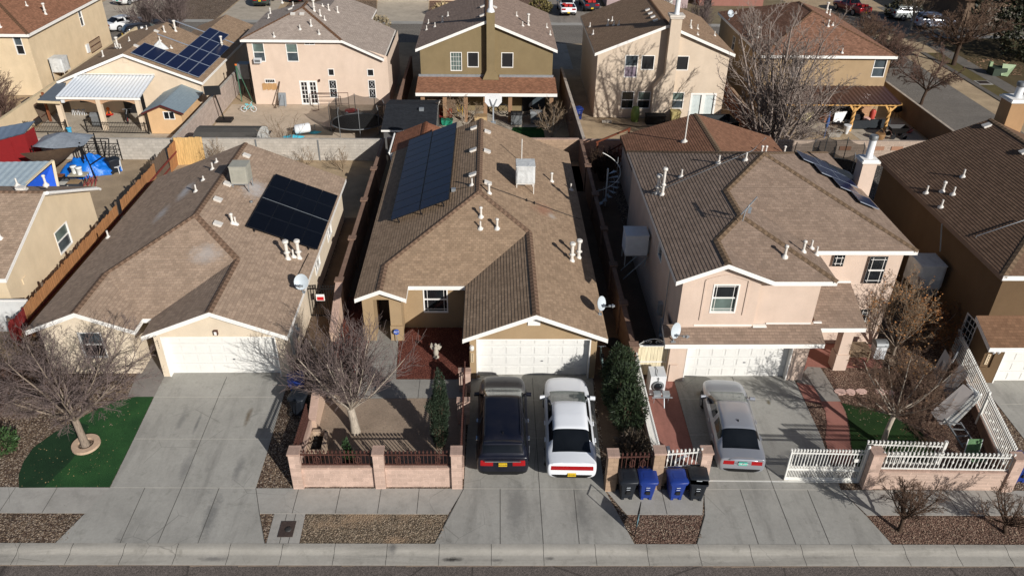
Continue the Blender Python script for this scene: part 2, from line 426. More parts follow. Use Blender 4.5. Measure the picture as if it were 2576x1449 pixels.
def template(XL, XR, Yr, Yb, ze, s, XpR, Yp, XgL, Yg):
    """single storey roof: ridge along Y, hipped front, gable over the porch side (left) and over the garage (right)"""
    XM = (XL+XR)/2; zr = ze+s*(XR-XL)/2; Xp = (XL+XpR)/2; zp = ze+s*(XpR-XL)/2; Xg = (XgL+XR)/2; zg = ze+s*(XR-XgL)/2
    Yph = Yr-(zr-zp)/s; Ygh = Yr-(zr-zg)/s; Ye = Yr-(zr-ze)/s
    polys = [[(XL, Yb, ze), (XM, Yb, zr), (XM, Yr, zr), (Xp, Yph, zp), (XL, Yph, ze)],
             [(XL, Yph, ze), (Xp, Yph, zp), (Xp, Yp, zp), (XL, Yp, ze)],
             [(Xp, Yp, zp), (Xp, Yph, zp), (XpR, Ye, ze), (XpR, Yp, ze)],
             [(Xp, Yph, zp), (XM, Yr, zr), (Xg, Ygh, zg), (XgL, Ye, ze), (XpR, Ye, ze)],
             [(Xg, Yg, zg), (Xg, Ygh, zg), (XgL, Ye, ze), (XgL, Yg, ze)],
             [(XM, Yr, zr), (XM, Yb, zr), (XR, Yb, ze), (XR, Ygh, ze), (Xg, Ygh, zg)],
             [(Xg, Ygh, zg), (XR, Ygh, ze), (XR, Yg, ze), (Xg, Yg, zg)]]
    caps = [((XM, Yb, zr), (XM, Yr, zr)), ((XM, Yr, zr), (Xp, Yph, zp)), ((XM, Yr, zr), (Xg, Ygh, zg)), ((Xp, Yph, zp), (Xp, Yp, zp)), ((Xg, Ygh, zg), (Xg, Yg, zg))]
    pl = {'left': (ze-s*XL, s, 0), 'right': (ze+s*XR, -s, 0), 'front': (zr-s*Yr, 0, s), 'gl': (ze-s*XgL, s, 0)}
    return polys, caps, pl, dict(XM=XM, zr=zr, Xp=Xp, zp=zp, Xg=Xg, zg=zg, Ye=Ye, Yph=Yph, Ygh=Ygh)
def wall(mb, p0, p1, z0, top, holes=(), mi=0, mr=None):
    """p0 -> p1 runs left to right seen from outside; top: number or [(s,z)...]; holes: (s0,s1,z0,z1,depth)"""
    p0, p1 = Vector((*p0, 0)), Vector((*p1, 0)); L = (p1-p0).length; d = (p1-p0)/L; n = Vector((d.y, -d.x, 0))
    if not hasattr(top, '__len__'): top = [(0, top), (L, top)]
    def T(s):
        for (a, za), (b, zb) in zip(top, top[1:]):
            if a-1e-9 <= s <= b+1e-9: return za+(zb-za)*((s-a)/(b-a) if b > a else 0)
        return top[-1][1]
    P = lambda s, z: p0+d*s+Vector((0, 0, z))
    xs = sorted(set([0, L]+[t[0] for t in top if 0 < t[0] < L]+[h[0] for h in holes]+[h[1] for h in holes]))
    for a, b in zip(xs, xs[1:]):
        if b-a < 1e-6: continue
        z = z0
        for h in sorted(holes, key=lambda h: h[2]):
            if h[0] <= a+1e-6 and h[1] >= b-1e-6:
                if h[2] > z+1e-6: mb.poly([P(a, z), P(b, z), P(b, h[2]), P(a, h[2])], mi)
                z = h[3]
        mb.poly([P(a, z), P(b, z), P(b, T(b)), P(a, T(a))], mi)
    for s0, s1, h0, h1, dp in holes:
        i = -n*dp; m2 = mi if mr is None else mr
        mb.poly([P(s0, h0), P(s0, h0)+i, P(s0, h1)+i, P(s0, h1)][::-1], m2); mb.poly([P(s1, h0), P(s1, h0)+i, P(s1, h1)+i, P(s1, h1)], m2)
        mb.poly([P(s0, h1), P(s0, h1)+i, P(s1, h1)+i, P(s1, h1)][::-1], m2)
        if h0 > z0+1e-6: mb.poly([P(s0, h0), P(s0, h0)+i, P(s1, h0)+i, P(s1, h0)], m2)
    return n
def rect(mb, o, d, n, s0, s1, z0, z1, t, mi=0):   # slab on a wall plane; o: wall origin, t: (n0, n1) offsets along the normal
    c = o+d*(s0+s1)/2+n*(t[0]+t[1])/2+Vector((0, 0, (z0+z1)/2)); mb.obox(c, d*(s1-s0)/2, n*abs(t[1]-t[0])/2, Vector((0, 0, (z1-z0)/2)), mi)
def window(parent, p0, p1, s0, s1, z0, z1, depth=.09, style='dh', pane=None, pane2=None, fw=.055, frame=None):
    """white framed window in a wall hole of the same size; > pane(s)"""
    a, b = Vector((*p0, 0)), Vector((*p1, 0)); d = (b-a).normalized(); n = Vector((d.y, -d.x, 0)); o = a-n*depth
    m = MB(); t = (.0, .085 if depth > .05 else .03)
    t = (0., depth+.022)
    rect(m, o, d, n, s0, s1, z0, z0+fw, t); rect(m, o, d, n, s0, s1, z1-fw, z1, t)
    rect(m, o, d, n, s0, s0+fw, z0+fw, z1-fw, t); rect(m, o, d, n, s1-fw, s1, z0+fw, z1-fw, t)
    zm = (z0+z1)/2; t2 = (0., .05)
    if style in ('dh', 'prairie', 'dhgrid'): rect(m, o, d, n, s0+fw, s1-fw, zm-.028, zm+.028, t2)
    if style == 'slide': rect(m, o, d, n, (s0+s1)/2-.025, (s0+s1)/2+.025, z0+fw, z1-fw, t2)
    gb = []
    w_ = s1-s0-2*fw; h_ = z1-z0-2*fw
    if style == 'grid4': gb = [('v', k/4) for k in (1, 2, 3)]+[('h', k/4) for k in (1, 2, 3)]
    if style == 'grid3': gb = [('v', k/3) for k in (1, 2)]+[('h', k/4) for k in (1, 2, 3)]
    if style == 'prairie': gb = [('v', .13), ('v', .87), ('h', .08), ('h', .92)]
    if style == 'prairie1': gb = [('v', .2), ('v', .8), ('h', .2), ('h', .8)]
    if style == 'bars': gb = [('v', k/5) for k in (1, 2, 3, 4)]
    for k, f in gb:
        if k == 'v': x = s0+fw+w_*f; rect(m, o, d, n, x-.009, x+.009, z0+fw, z1-fw, (.0, .03))
        else: y = z0+fw+h_*f; rect(m, o, d, n, s0+fw, s1-fw, y-.009, y+.009, (.0, .034))
    f = build('window', m, frame or WHITE, parent)
    for q, (za, zb) in enumerate(((z0, zm), (zm, z1))) if pane2 else ((0, (z0, z1)),):
        g = MB(); P = lambda s, z: o+d*s+n*.012+Vector((0, 0, z)); g.poly([P(s0+.01, za), P(s1-.01, za), P(s1-.01, zb), P(s0+.01, zb)])
        build('pane', g, (pane2 if (pane2 and q == 0) else (pane or GLASS)), f)
    return f
def garage_door(parent, p0, p1, s0, s1, z0, z1, depth=.3, rows=4, cols=8, mat=None):
    a, b = Vector((*p0, 0)), Vector((*p1, 0)); d = (b-a).normalized(); n = Vector((d.y, -d.x, 0)); o = a-n*depth
    m = MB(); H_ = (z1-z0)/rows; W_ = (s1-s0)/cols
    for r in range(rows):
        za, zb = z0+r*H_+.006, z0+(r+1)*H_-.006
        rect(m, o, d, n, s0, s1, za, zb, (.0, .04))
        for c in range(cols):
            x0, x1 = s0+c*W_+.07, s0+(c+1)*W_-.07
            rect(m, o, d, n, x0, x1, za+.10, zb-.10, (.04, .054)); 
            for q in ((x0-.02, x0-.008), (x1+.008, x1+.02)): rect(m, o, d, n, *q, za+.08, zb-.08, (.04, .047))
    rect(m, o, d, n, s0, s1, z0, z1, (-.03, .0), 1)
    h = build('garage_door', m, [mat or DOORW, GREYM], parent)
    k = MB(); rect(k, o, d, n, (s0+s1)/2+.35, (s0+s1)/2+.45, z0+.75, z0+.80, (.042, .075)); build('handle', k, GREYM, h)
    j = MB()
    rect(j, o, d, n, s0, s0+.05, z0, z1, (.055, depth+.015)); rect(j, o, d, n, s1-.05, s1, z0, z1, (.055, depth+.015)); rect(j, o, d, n, s0+.05, s1-.05, z1-.05, z1, (.055, depth+.015))
    build('door_frame', j, WHITE, h)
    return h
# small roof fittings: shared meshes, each placed as its own part
PROTO = bpy.data.objects
def _pipe(r, h, cap, flash=True):
    m = MB()
    if flash: m.lathe([(.16, -.06), (.15, .02), (r+.03, .07), (r+.012, .12)], n=8)
    m.lathe([(r, -.15), (r, h)], n=8)
    if cap == 'flue': m.lathe([(r*1.1, h-.02), (r*1.75, h+.0), (r*1.8, h+.1), (r*1.2, h+.14)], n=10); m.lathe([(r*1.05, h*.42), (r*2.1, h*.40), (r*1.2, h*.47)], n=10)
    if cap == 'cap': m.lathe([(r*1.05, h-.03), (r*1.5, h-.01), (r*1.5, h+.06), (r*.8, h+.09)], n=10)
    return m
def _boxvent():
    m = MB(); m.box(-.17, .17, -.13, .13, -.05, .07); m.box(-.20, .20, -.16, .16, .07, .13); m.box(-.24, .24, -.2, .2, -.08, -.005, 0); return m
VM = {}
def vent(parent, kind, loc, rz=0., sc=1., tilt=None):
    if kind not in VM:
        mb = {'pipe': lambda: _pipe(.045, .38, None), 'short': lambda: _pipe(.04, .24, None), 'cap': lambda: _pipe(.06, .45, 'cap'), 'flue': lambda: _pipe(.085, .85, 'flue'),
              'tall': lambda: _pipe(.07, 1.25, 'flue'), 'mast': lambda: _pipe(.028, 1.25, None), 'box': _boxvent, 'rod': lambda: _pipe(.02, .8, None, False)}[kind]()
        nm = {'pipe': 'vent_pipe', 'short': 'vent_pipe', 'cap': 'capped_vent', 'flue': 'flue_pipe', 'tall': 'flue_pipe', 'mast': 'roof_mast', 'box': 'roof_vent', 'rod': 'conduit_post'}[kind]
        o = build(nm, mb, VENT, parent, local=True); VM[kind] = o
    else:
        o = VM[kind].copy(); C.objects.link(o); o.parent = parent
    o.location = Vector(loc)-org(parent); o.scale = (sc,)*3
    if tilt is not None:
        n = Vector((-tilt[1], -tilt[2], 1)).normalized(); q = Vector((0, 0, 1)).rotation_difference(n); o.rotation_euler = (q @ Matrix.Rotation(rz, 3, 'Z').to_quaternion()).to_euler()
    else: o.rotation_euler = (0, 0, rz)
    return o
def vents(parent, pl, L):
    for k, c, x, y in L: vent(parent, k, atp(c, x, y, pl), tilt=pl if k == 'box' else None)
def dish(parent, loc, face=(.35, -.8, .45), r=.36, arm=True, mast=None):
    """satellite dish on a bent mast, looking along face"""
    f = Vector(face).normalized(); loc = Vector(loc); m = MB(); c = loc+Vector((0, 0, .55))
    q = Vector((0, 0, 1)).rotation_difference(f)
    rows = []
    for i in range(5):
        rr = r*i/4
        rows.append([c + q @ Vector((rr*math.cos(a)*.88, rr*math.sin(a), .22*(rr/r)**2*r)) for a in [2*math.pi*k/16 for k in range(16)]])
    m.grid(rows, 0, True, True)
    m.grid([[p-f*.012 for p in r_] for r_ in rows][::-1], 0, True, True)
    d_ = build('satellite_dish', m, DISH, parent)
    b = MB(); b.tube([mast or loc, loc+Vector((0, 0, .3)), c-f*.03], .025, 6)
    tip = c + f*.62 + Vector((0, 0, -.16)); b.tube([c-f*.03+Vector((0, 0, -r*.7)), tip], .016, 5)
    b.obox(tip, (.13, 0, 0), (0, .035, 0), (0, 0, .035)); b.obox(tip+f*.05, (.03, 0, 0), (0, .06, 0), (0, 0, .05))
    b.box(loc.x-.1, loc.x+.1, loc.y-.08, loc.y+.08, loc.z-.03, loc.z+.015)
    build('dish_arm', b, GALV, d_)
    return d_
def solar(parent, pl, corner, du, dv, nu, nv, pw, ph, mat, fr, gap=.02, lift=.13, lines=0, rails=True):
    """a rack of panels: corner on the roof plane, du and dv unit steps lying in the plane"""
    n = Vector((-pl[1], -pl[2], 1)).normalized(); du, dv = Vector(du).normalized(), Vector(dv).normalized(); c0 = Vector(corner)+n*lift
    m = MB()
    for t in (.12, .5, .88):
        a = c0+dv*(t*nv*ph)-n*.07; m.bar(a, a+du*(nu*pw), .05, .07)
        for k in range(nu+1): 
            b = a+du*(k*pw*.98+.02); m.bar(b, b-n*(lift-.05), .05)
    rk = build('solar_array', m, fr, parent)
    for i in range(nu):
        for j in range(nv):
            if callable(lines) and not lines(i, j): continue
            p = c0+du*(i*pw)+dv*(j*ph); s = MB()
            a, b = du*(pw-gap)/2, dv*(ph-gap)/2; c = p+du*pw/2+dv*ph/2
            s.obox(c-n*.012, a, b, n*.02, 0)
            s.poly([c+n*.0095-a*.95-b*.96, c+n*.0095+a*.95-b*.96, c+n*.0095+a*.95+b*.96, c+n*.0095-a*.95+b*.96], 1)
            if s.f: build('solar_panel', s, [fr, mat], rk)
    return rk
def chimney(parent, x0, x1, y0, y1, z0, z1, mat, flue=.75, fr=.14, capm=None):
    m = MB(); m.box(x0, x1, y0, y1, z0, z1, 0); m.box(x0-.1, x1+.1, y0-.1, y1+.1, z1, z1+.1, 1); m.box(x0-.03, x1+.03, y0-.03, y1+.03, z1+.1, z1+.16, 1)
    o = build('chimney', m, [mat, capm or WHITE], parent)
    if flue:
        f = MB(); c = ((x0+x1)/2, (y0+y1)/2, z1+.16); f.lathe([(fr*1.15, 0), (fr*1.1, .05), (fr, .06), (fr, flue)], c, 14, 0); f.lathe([(fr*1.2, flue-.02), (fr*1.25, flue+.16), (fr*1.05, flue+.2)], c, 14, 1)
        build('flue_pipe', f, [WHITE2, GREYM], o)
    return o
def cooler(parent, loc, w=.95, d=.95, h=.95, leg=.35, mat=None, covered=False, jack=(0, -1)):
    """evaporative cooler on a four legged stand"""
    x, y, z = loc; m = MB(); mt = mat or WHITE2
    m.box(x-w/2, x+w/2, y-d/2, y+d/2, z+leg, z+leg+h, 0)
    m.box(x-w/2-.02, x+w/2+.02, y-d/2-.02, y+d/2+.02, z+leg+h, z+leg+h+.04, 0)
    if not covered:
        for k in range(9):
            zz = z+leg+.12+k*(h-.24)/9
            for sx in (-1, 1): m.box(x+sx*(w/2+.012)-.012, x+sx*(w/2+.012)+.012, y-d/2+.1, y+d/2-.1, zz, zz+.03, 0)
            for sy in (-1, 1): m.box(x-w/2+.1, x+w/2-.1, y+sy*(d/2+.012)-.012, y+sy*(d/2+.012)+.012, zz, zz+.03, 0)
    o = build('evaporative_cooler', m, mt, parent)
    s = MB()
    for sx in (-1, 1):
        for sy in (-1, 1): s.bar((x+sx*(w/2-.04), y+sy*(d/2-.04), z-.3), (x+sx*(w/2-.04), y+sy*(d/2-.04), z+leg), .045)
    for sy in (-1, 1): s.bar((x-w/2, y+sy*(d/2-.04), z+leg-.03), (x+w/2, y+sy*(d/2-.04), z+leg-.03), .05)
    for sx in (-1, 1): s.bar((x+sx*(w/2-.04), y-d/2, z+leg-.03), (x+sx*(w/2-.04), y+d/2, z+leg-.03), .05)
    build('stand', s, GALV if not covered else VENT, o)
    if covered:
        c = MB(); N = 40; rows = []
        rnd = random.Random(5)
        ph = [rnd.uniform(0, 6.28) for _ in range(6)]
        for i in range(7):
            t = i/6; zz = z+leg+h+.055-(h+.02)*t; row = []
            for k in range(N):
                a = 2*math.pi*k/N; ca, sa = math.cos(a), math.sin(a); q = 1/max(abs(ca), abs(sa))
                fold = 1+t*(.03*math.sin(11*a+ph[0])+.022*math.sin(17*a+ph[1])+.01)+.01
                row.append((x+ca*q*w/2*fold, y+sa*q*d/2*fold, zz+.02*t*math.sin(5*a+ph[2])))
            rows.append(row)
        c.grid(rows, 0, True, True); c.poly(rows[0]); build('canvas_cover', c, CLOTHG, o)
    return o
def txt(parent, s, loc, size, mat, rot=(math.pi/2, 0, 0), name='lettering', ex=.004):
    cu = bpy.data.curves.new(name, 'FONT'); cu.body = s; cu.size = size; cu.extrude = ex; cu.align_x = 'CENTER'; cu.align_y = 'CENTER'
    o = bpy.data.objects.new(name, cu); o.rotation_euler = rot; cu.materials.append(mat)
    C.objects.link(o)
    dg = bpy.context.evaluated_depsgraph_get(); me = bpy.data.meshes.new_from_object(o.evaluated_get(dg)); bpy.data.objects.remove(o)
    o = bpy.data.objects.new(name, me); C.objects.link(o)
    if not me.materials: me.materials.append(mat)
    o.parent = parent; o.location = Vector(loc)-(org(parent) if parent else Vector()); o.rotation_euler = rot
    return o
# ------------------------------------------------------------------ ground, street, slabs
def bandcut(pts, ys):
    """split an (x,y) polygon along lines of constant y"""
    ys = [-1e4]+list(ys)+[1e4]; out = []
    V = [(Vector((x, y, 0)), y) for x, y in pts]
    for a, b in zip(ys, ys[1:]):
        q = clip(clip(V, a, True), b, False)
        if len(q) >= 3: out.append([(p.x, p.y) for p, _ in q])
    return out
BR = (17.2, 18.1, 20.9, 26.6, 50.999)
def gzb(y, mid): # profile that respects which side of the breaks the piece lies on
    return gz(y) if mid < 50.99 else -2.
def sheet(mb, pts, lift=.012, mi=0, z=None):
    a = sum(pts[i][0]*pts[(i+1) % len(pts)][1]-pts[(i+1) % len(pts)][0]*pts[i][1] for i in range(len(pts)))
    if a < 0: pts = pts[::-1]
    # concave outlines: fan from bmesh triangulation after band cutting triangles
    bm_ = bmesh.new(); vs = [bm_.verts.new((x, y, 0)) for x, y in pts]; bm_.faces.new(vs); bmesh.ops.triangulate(bm_, faces=bm_.faces[:])
    for f in bm_.faces:
        t = [(v.co.x, v.co.y) for v in f.verts]
        for q in bandcut(t, BR):
            mid = sum(p[1] for p in q)/len(q)
            mb.poly([(x, y, (gzb(y-1e-6 if y > mid else y+1e-6, mid) if z is None else z)+lift) for x, y in q], mi)
    bm_.free()
def joint(mb, a, b, w=.018, lift=.018, mi=1):
    a, b = Vector((*a, 0)), Vector((*b, 0)); d = (b-a).normalized(); s = Vector((-d.y, d.x, 0))*w/2
    sheet(mb, [(p.x, p.y) for p in (a-s, b-s, b+s, a+s)], lift, mi)
CONC = concrete('driveway_concrete', srgb(157, 154, 146), .24, blobs=[(-9.95, 24.6, .16, .75, srgb(92, 76, 54), .75), (-11.9, 24.3, .10, .8, srgb(96, 96, 94), .7), (-10.0, 19.6, .35, 1.3, srgb(92, 92, 90), .6),
    (-2.2, 17.9, .22, .18, srgb(70, 68, 66), .8), (3.3, 19.7, .5, 1.6, srgb(96, 95, 92), .5), (.9, 19.9, .55, 1.8, srgb(96, 95, 92), .5), (-11.6, 21.9, .3, 1.0, srgb(100, 99, 97), .5), (-9.6, 21.8, .22, .9, srgb(98, 97, 95), .55), (-12.6, 24.5, .18, 1., srgb(104, 103, 100), .5), (-8.9, 18.2, .6, .2, srgb(98, 97, 95), .6), (8.9, 25.9, .2, .2, srgb(110, 88, 60), .5), (11.75, 25.35, .12, .22, srgb(84, 74, 50), .8)])
WALKC = concrete('sidewalk_concrete', srgb(161, 157, 149), .16, (1, 1, 1))
CURBC = concrete('curb_concrete', srgb(160, 155, 145), .26, (.14, 1.4, 1), blobs=[(-1.3, 17.75, .45, .11, srgb(34, 32, 31), .9), (-3.4, 18.15, .22, .32, srgb(88, 86, 84), .7), (-9.4, 17.85, .75, .13, srgb(92, 90, 88), .65), (2.0, 17.75, .25, .1, srgb(72, 70, 68), .7), (.2, 17.7, .3, .1, srgb(76, 74, 72), .6)])
JOINT = plain('slab_joint', srgb(82, 79, 73), .95, var=.2)
JOINTL = plain('slab_joint_pale', srgb(184, 178, 166), .9, var=.1)
ASPH = asphalt('road_asphalt', srgb(98, 90, 84))
ASPH2 = asphalt('back_street_asphalt', srgb(112, 106, 98), False)
GRAV = gravel('brown_gravel', [srgb(94, 78, 66), srgb(128, 110, 92), srgb(150, 132, 112), srgb(84, 66, 54), srgb(118, 98, 80), srgb(172, 156, 138), srgb(104, 88, 78)], 20)
GRAVR = gravel('red_gravel', [srgb(112, 88, 76), srgb(138, 112, 96), srgb(94, 72, 60), srgb(156, 132, 114), srgb(122, 96, 82)], 22)
GRAVT = gravel('tan_gravel', [srgb(126, 112, 94), srgb(150, 134, 112), srgb(100, 88, 74), srgb(168, 152, 130), srgb(116, 100, 82)], 22, srgb(158, 134, 108), .8)
GRAVD = gravel('dark_gravel', [srgb(82, 80, 78), srgb(104, 100, 96), srgb(66, 64, 62), srgb(120, 116, 110)], 16)
REDM = gravel('red_lava_rock', [srgb(118, 68, 56), srgb(96, 54, 46), srgb(134, 84, 70), srgb(106, 62, 52)], 26, lo=.6)
DIRT = dirt('yard_dirt', srgb(150, 132, 114))
DIRT2 = dirt('back_yard_dirt', srgb(178, 156, 126))
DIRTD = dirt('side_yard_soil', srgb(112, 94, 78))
REDC = concrete('red_stained_concrete', srgb(152, 104, 92), .25)
TURF = turf('artificial_turf', srgb(34, 70, 38), srgb(46, 86, 46))
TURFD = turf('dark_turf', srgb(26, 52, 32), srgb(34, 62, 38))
BACKC = concrete('back_yard_concrete', srgb(178, 166, 148), .18, (1, 1, 1))

m = MB(); m.poly([(-600, 50.9, -2.03), (600, 50.9, -2.03), (600, 900, -2.03), (-600, 900, -2.03)]); m.poly([(-300, 50.9, -2.1), (300, 50.9, -2.1), (300, 50.9, 0), (-300, 50.9, 0)]); struct('back_lots_ground', m, DIRT2)
KS = -.0128
sw = lambda X: 19.66+KS*(X+5); sb = lambda X: 20.86+KS*(X+5); kb = lambda X: 18.36+KS*(X+5)
m = MB(); sheet(m, [(-150, -120), (150, -120), (150, kb(150)-.6), (-150, kb(-150)-.6)], 0, 0, -.45); struct('road', m, ASPH)
m = MB(); sheet(m, [(-150, kb(-150)), (150, kb(150)), (150, 50.9), (-150, 50.9)], 0); struct('front_lots_ground', m, GRAV)
# rolled kerb with gutter, cut by joints
m = MB(); prof = [(-.80, -.441), (-.72, -.425), (-.45, -.418), (-.36, -.40), (-.27, -.345), (-.20, -.318), (-.1, -.306), (0, -.305)]
jx = [-40+1.79*k+.62 for k in range(46)]
for a, b in zip(jx, jx[1:]):
    m.grid([[(x, kb(x)+dy, z) for x in (a+.008, b-.008)] for dy, z in prof], 0, True)
    m.grid([[(x, kb(x)+dy, z-.015) for x in (b-.01, b+.01)] for dy, z in prof], 1, True)
struct('kerb', m, [CURBC, JOINT])
# gutter dirt line along the asphalt edge
m = MB(); rnd = random.Random(2); x = -40.
while x < 42:
    l = rnd.uniform(.3, .9); wd = rnd.uniform(.02, .07); sheet(m, [(x, kb(x)-.80-wd), (x+l, kb(x+l)-.80-wd*.6), (x+l, kb(x+l)-.795), (x, kb(x)-.795)], .006, 0, -.45); x += l
tag(build('gutter_debris', m, DIRT), None, None, None, 'stuff')
# sidewalks
def walk(x0, x1, joints, a0=None, a1=None):
    m = MB(); pts = [(x0, sw(x0)), (x1, sw(x1)), (a1 if a1 is not None else x1, sb(x1)), (a0 if a0 is not None else x0, sb(x0))]
    sheet(m, pts, .014)
    for j in joints: joint(m, (j, sw(j)+.01), (j, sb(j)-.01), .02, .019)
    joint(m, (x0, sw(x0)), (x1, sw(x1)), .025, .019, 2)
    return struct('sidewalk', m, [WALKC, JOINT, JOINTL])
walk(-60, -14.49, [-14.5-1.524*k for k in range(1, 30)], None, -14.09)
walk(-8.3, -1.55, [-7.14, -5.6, -4.09, -2.68], -8.73, -1.03)
walk(4.88, 7.62, [6.35], 4.24, 7.96)
walk(13.62, 60, [15.5+1.524*k for k in range(0, 30)], 13.1, None)
# driveways
def drive(pts, vj, hj):
    m = MB(); sheet(m, pts, .016)
    for a, b in vj: joint(m, a, b, .022, .021)
    for a, b in hj: joint(m, a, b, .022, .021, 2)
    struct('driveway', m, [CONC, JOINT, JOINTL])
drive([(-14.95, kb(-15)), (-14.49, sw(-14.5)), (-14.09, sb(-14)), (-14.12, 23.4), (-14.17, 25.8), (-14.19, 27.6), (-8.80, 27.6), (-8.72, 22.65), (-8.73, sb(-8.7)), (-8.3, sw(-8.3)), (-7.8, kb(-7.8))],
      [((-11.46, kb(-11)), (-11.49, 27.1)), ((-12.75, kb(-12.7)), (-12.81, sb(-12.8))), ((-10.09, kb(-10)), (-10.08, sb(-10))), ((-8.3, sw(-8.3)), (-7.8, kb(-7.8))), ((-8.73, sb(-8.7)), (-8.3, sw(-8.3)))],
      [((-14.17, 25.83), (-8.8, 25.8)), ((-14.12, 23.43), (-8.75, 23.38)), ((-14.09, sb(-14)), (-8.73, sb(-8.7)))])
drive([(-1.95, kb(-2)), (-1.50, sw(-1.5)), (-1.03, sb(-1)), (-.98, 23), (-.86, 27.4), (4.48, 27.4), (4.31, 24.75), (4.22, sb(4.2)), (4.97, kb(5))],
      [((.31, kb(0)), (.33, sb(0))), ((1.8, kb(1.8)), (1.79, 26.98)), ((3.05, kb(3)), (3.08, sb(3))), ((-1.95, kb(-2)), (-1.03, sb(-1)))],
      [((-1.03, sb(-1)), (4.22, sb(4.2))), ((-.95, 23.4), (4.3, 23.35)), ((-.88, 25.6), (4.36, 25.55))])
drive([(7.14, kb(7)), (7.72, sw(7.7)), (7.96, sb(8)), (7.99, 22.6), (7.99, 27.2), (13.31, 27.2), (13.31, 23.5), (13.1, 20.57), (13.56, sw(13.6)), (13.98, kb(14))],
      [((10.6, kb(10.6)), (10.61, 27)), ((11.79, kb(11.8)), (11.84, sb(11.8))), ((9.29, kb(9)), (9.31, sb(9))), ((7.14, kb(7)), (7.72, sw(7.7)))],
      [((7.96, sb(8)), (13.1, sb(13.1))), ((8., 21.15), (13.2, 21.08)), ((8, 23.5), (13.3, 23.45)), ((8, 25.6), (13.3, 25.55))])
drive([(21.9, kb(22)), (21.6, sb(21.6)), (21.5, 26.4), (21.9, 27), (27, 27), (27, kb(27))], [((24.3, kb(24)), (24.3, 26.5))], [((21.66, 25.2), (27, 25.2)), ((21.6, 22.9), (27, 22.9))])
# paths and patios beside the garages
def pad(name, pts, mt, lift=.010, joints=()):
    m = MB(); sheet(m, pts, lift)
    for a, b in joints: joint(m, a, b, .02, lift+.005)
    struct(name, m, [mt, JOINT])
pad('path', [(-15.29, 25.85), (-14.17, 25.83), (-14.19, 27.3), (-14.4, 29), (-15.3, 29), (-15.4, 27.3)], concrete('grey_path', srgb(132, 126, 120), .15, (1, 1, 1)))
pad('path', [(-5.75, 25.7), (-1.1, 25.7), (-1.1, 26.88), (-4.15, 26.91), (-4.34, 29.71), (-4.1, 31.4), (-5.6, 31.4), (-5.62, 28.2), (-5.75, 26.5)], concrete('porch_path', srgb(146, 142, 134), .2), .016, [((-5.6, 28.3), (-4.25, 28.3)), ((-3.1, 25.7), (-3.1, 26.88))])
pad('path', [(13.33, 26.58), (14.22, 27.73), (14.78, 27.67), (14.87, 25.42), (13.33, 25.4)], concrete('entry_path', srgb(140, 134, 126), .2), .014)
pad('red_patio', [(13.33, 27.0), (14.25, 27.66), (17.65, 27.61), (18.0, 29.4), (13.4, 29.6)], REDC, .010)
pad('red_path', [(13.34, 26.6), (14.0, 26.4), (14.05, 25.42), (14.83, 25.4), (14.80, 24.7), (14.62, 23.9), (14.35, 23.0), (14.1, 21.9), (13.2, 21.9), (13.42, 23.2), (13.8, 24.1), (14.0, 24.85), (13.95, 25.3), (13.34, 25.4)], REDC, .019)
pad('red_slab', [(6.25, 20.95), (7.98, 20.95), (7.98, 26.9), (6.3, 26.9)], REDC, .011)
pad('gravel_bed', [(13.32, 23.0), (13.44, 23.2), (13.8, 24.1), (14.0, 24.85), (13.95, 25.3), (13.32, 25.4)], GRAVR, .008)
pad('gravel_bed', [(14.2, 21.0), (19.3, 20.6), (21.2, 25.9), (21.0, 27.4), (14.86, 27.64), (14.87, 25.4), (14.3, 22.6)], GRAVR, .008)
pad('gravel_strip', [(-6.6, kb(-6.6)), (-1.98, kb(-2)), (-1.56, sw(-1.5)), (-6.62, sw(-6.6))], GRAVT, .008)
pad('gravel_strip', [(5.02, kb(5)), (7.1, kb(7)), (7.66, sw(7.7)), (4.9, sw(4.9))], GRAVR, .008)
pad('gravel_strip', [(14.0, kb(14)), (21.8, kb(21.8)), (21.8, sw(21.8)), (13.6, sw(13.6))], GRAVR, .008)
pad('utility_slab', [(-7.75, kb(-7.7)), (-6.62, kb(-6.6)), (-6.66, sw(-6.6)), (-7.77, sw(-7.7))], WALKC, .012, [((-7.3, kb(-7.3)), (-7.32, sw(-7.3))), ((-7.0, kb(-7)), (-7.0, sw(-7)))])
pad('front_yard_dirt', [(-6.95, 21.0), (-1.2, 21.0), (-1.2, 25.7), (-5.75, 25.7), (-5.75, 27.0), (-7.2, 29.6), (-7.3, 25)], DIRT, .008)
pad('lava_rock_bed', [(-5.75, 26.9), (-5.62, 31.2), (-6.1, 33.5), (-7.5, 33.5), (-7.3, 28.5)], REDM, .010)
pad('lava_rock_bed', [(-4.13, 26.93), (-.9, 26.93), (-.86, 30.8), (-4.1, 30.8), (-4.3, 29.7)], REDM, .010)
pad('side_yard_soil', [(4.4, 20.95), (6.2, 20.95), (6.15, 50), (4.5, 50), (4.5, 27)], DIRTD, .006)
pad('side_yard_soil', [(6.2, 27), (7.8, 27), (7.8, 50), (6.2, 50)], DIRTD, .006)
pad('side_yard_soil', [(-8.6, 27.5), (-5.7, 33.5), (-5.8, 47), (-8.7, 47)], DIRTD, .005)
pad('side_yard_soil', [(-21.2, 28), (-19.0, 28), (-19.0, 44), (-21.2, 44)], DIRTD, .005)
pad('back_yard', [(-21.2, 42.2), (-7.3, 42.2), (-7.3, 50.8), (-21.2, 50.8)], DIRT2, .006)
pad('back_yard', [(-40, 28), (-21.2, 28), (-21.2, 50.8), (-40, 50.8)], dirt('packed_dirt', srgb(166, 146, 120)), .006)
pad('back_yard', [(-7.2, 46), (6.1, 46), (6.1, 50.8), (-7.2, 50.8)], DIRT2, .006)
pad('gravel_yard', [(18.3, 30), (21.2, 30), (23.5, 50.8), (18.3, 50.8)], GRAVD, .006)
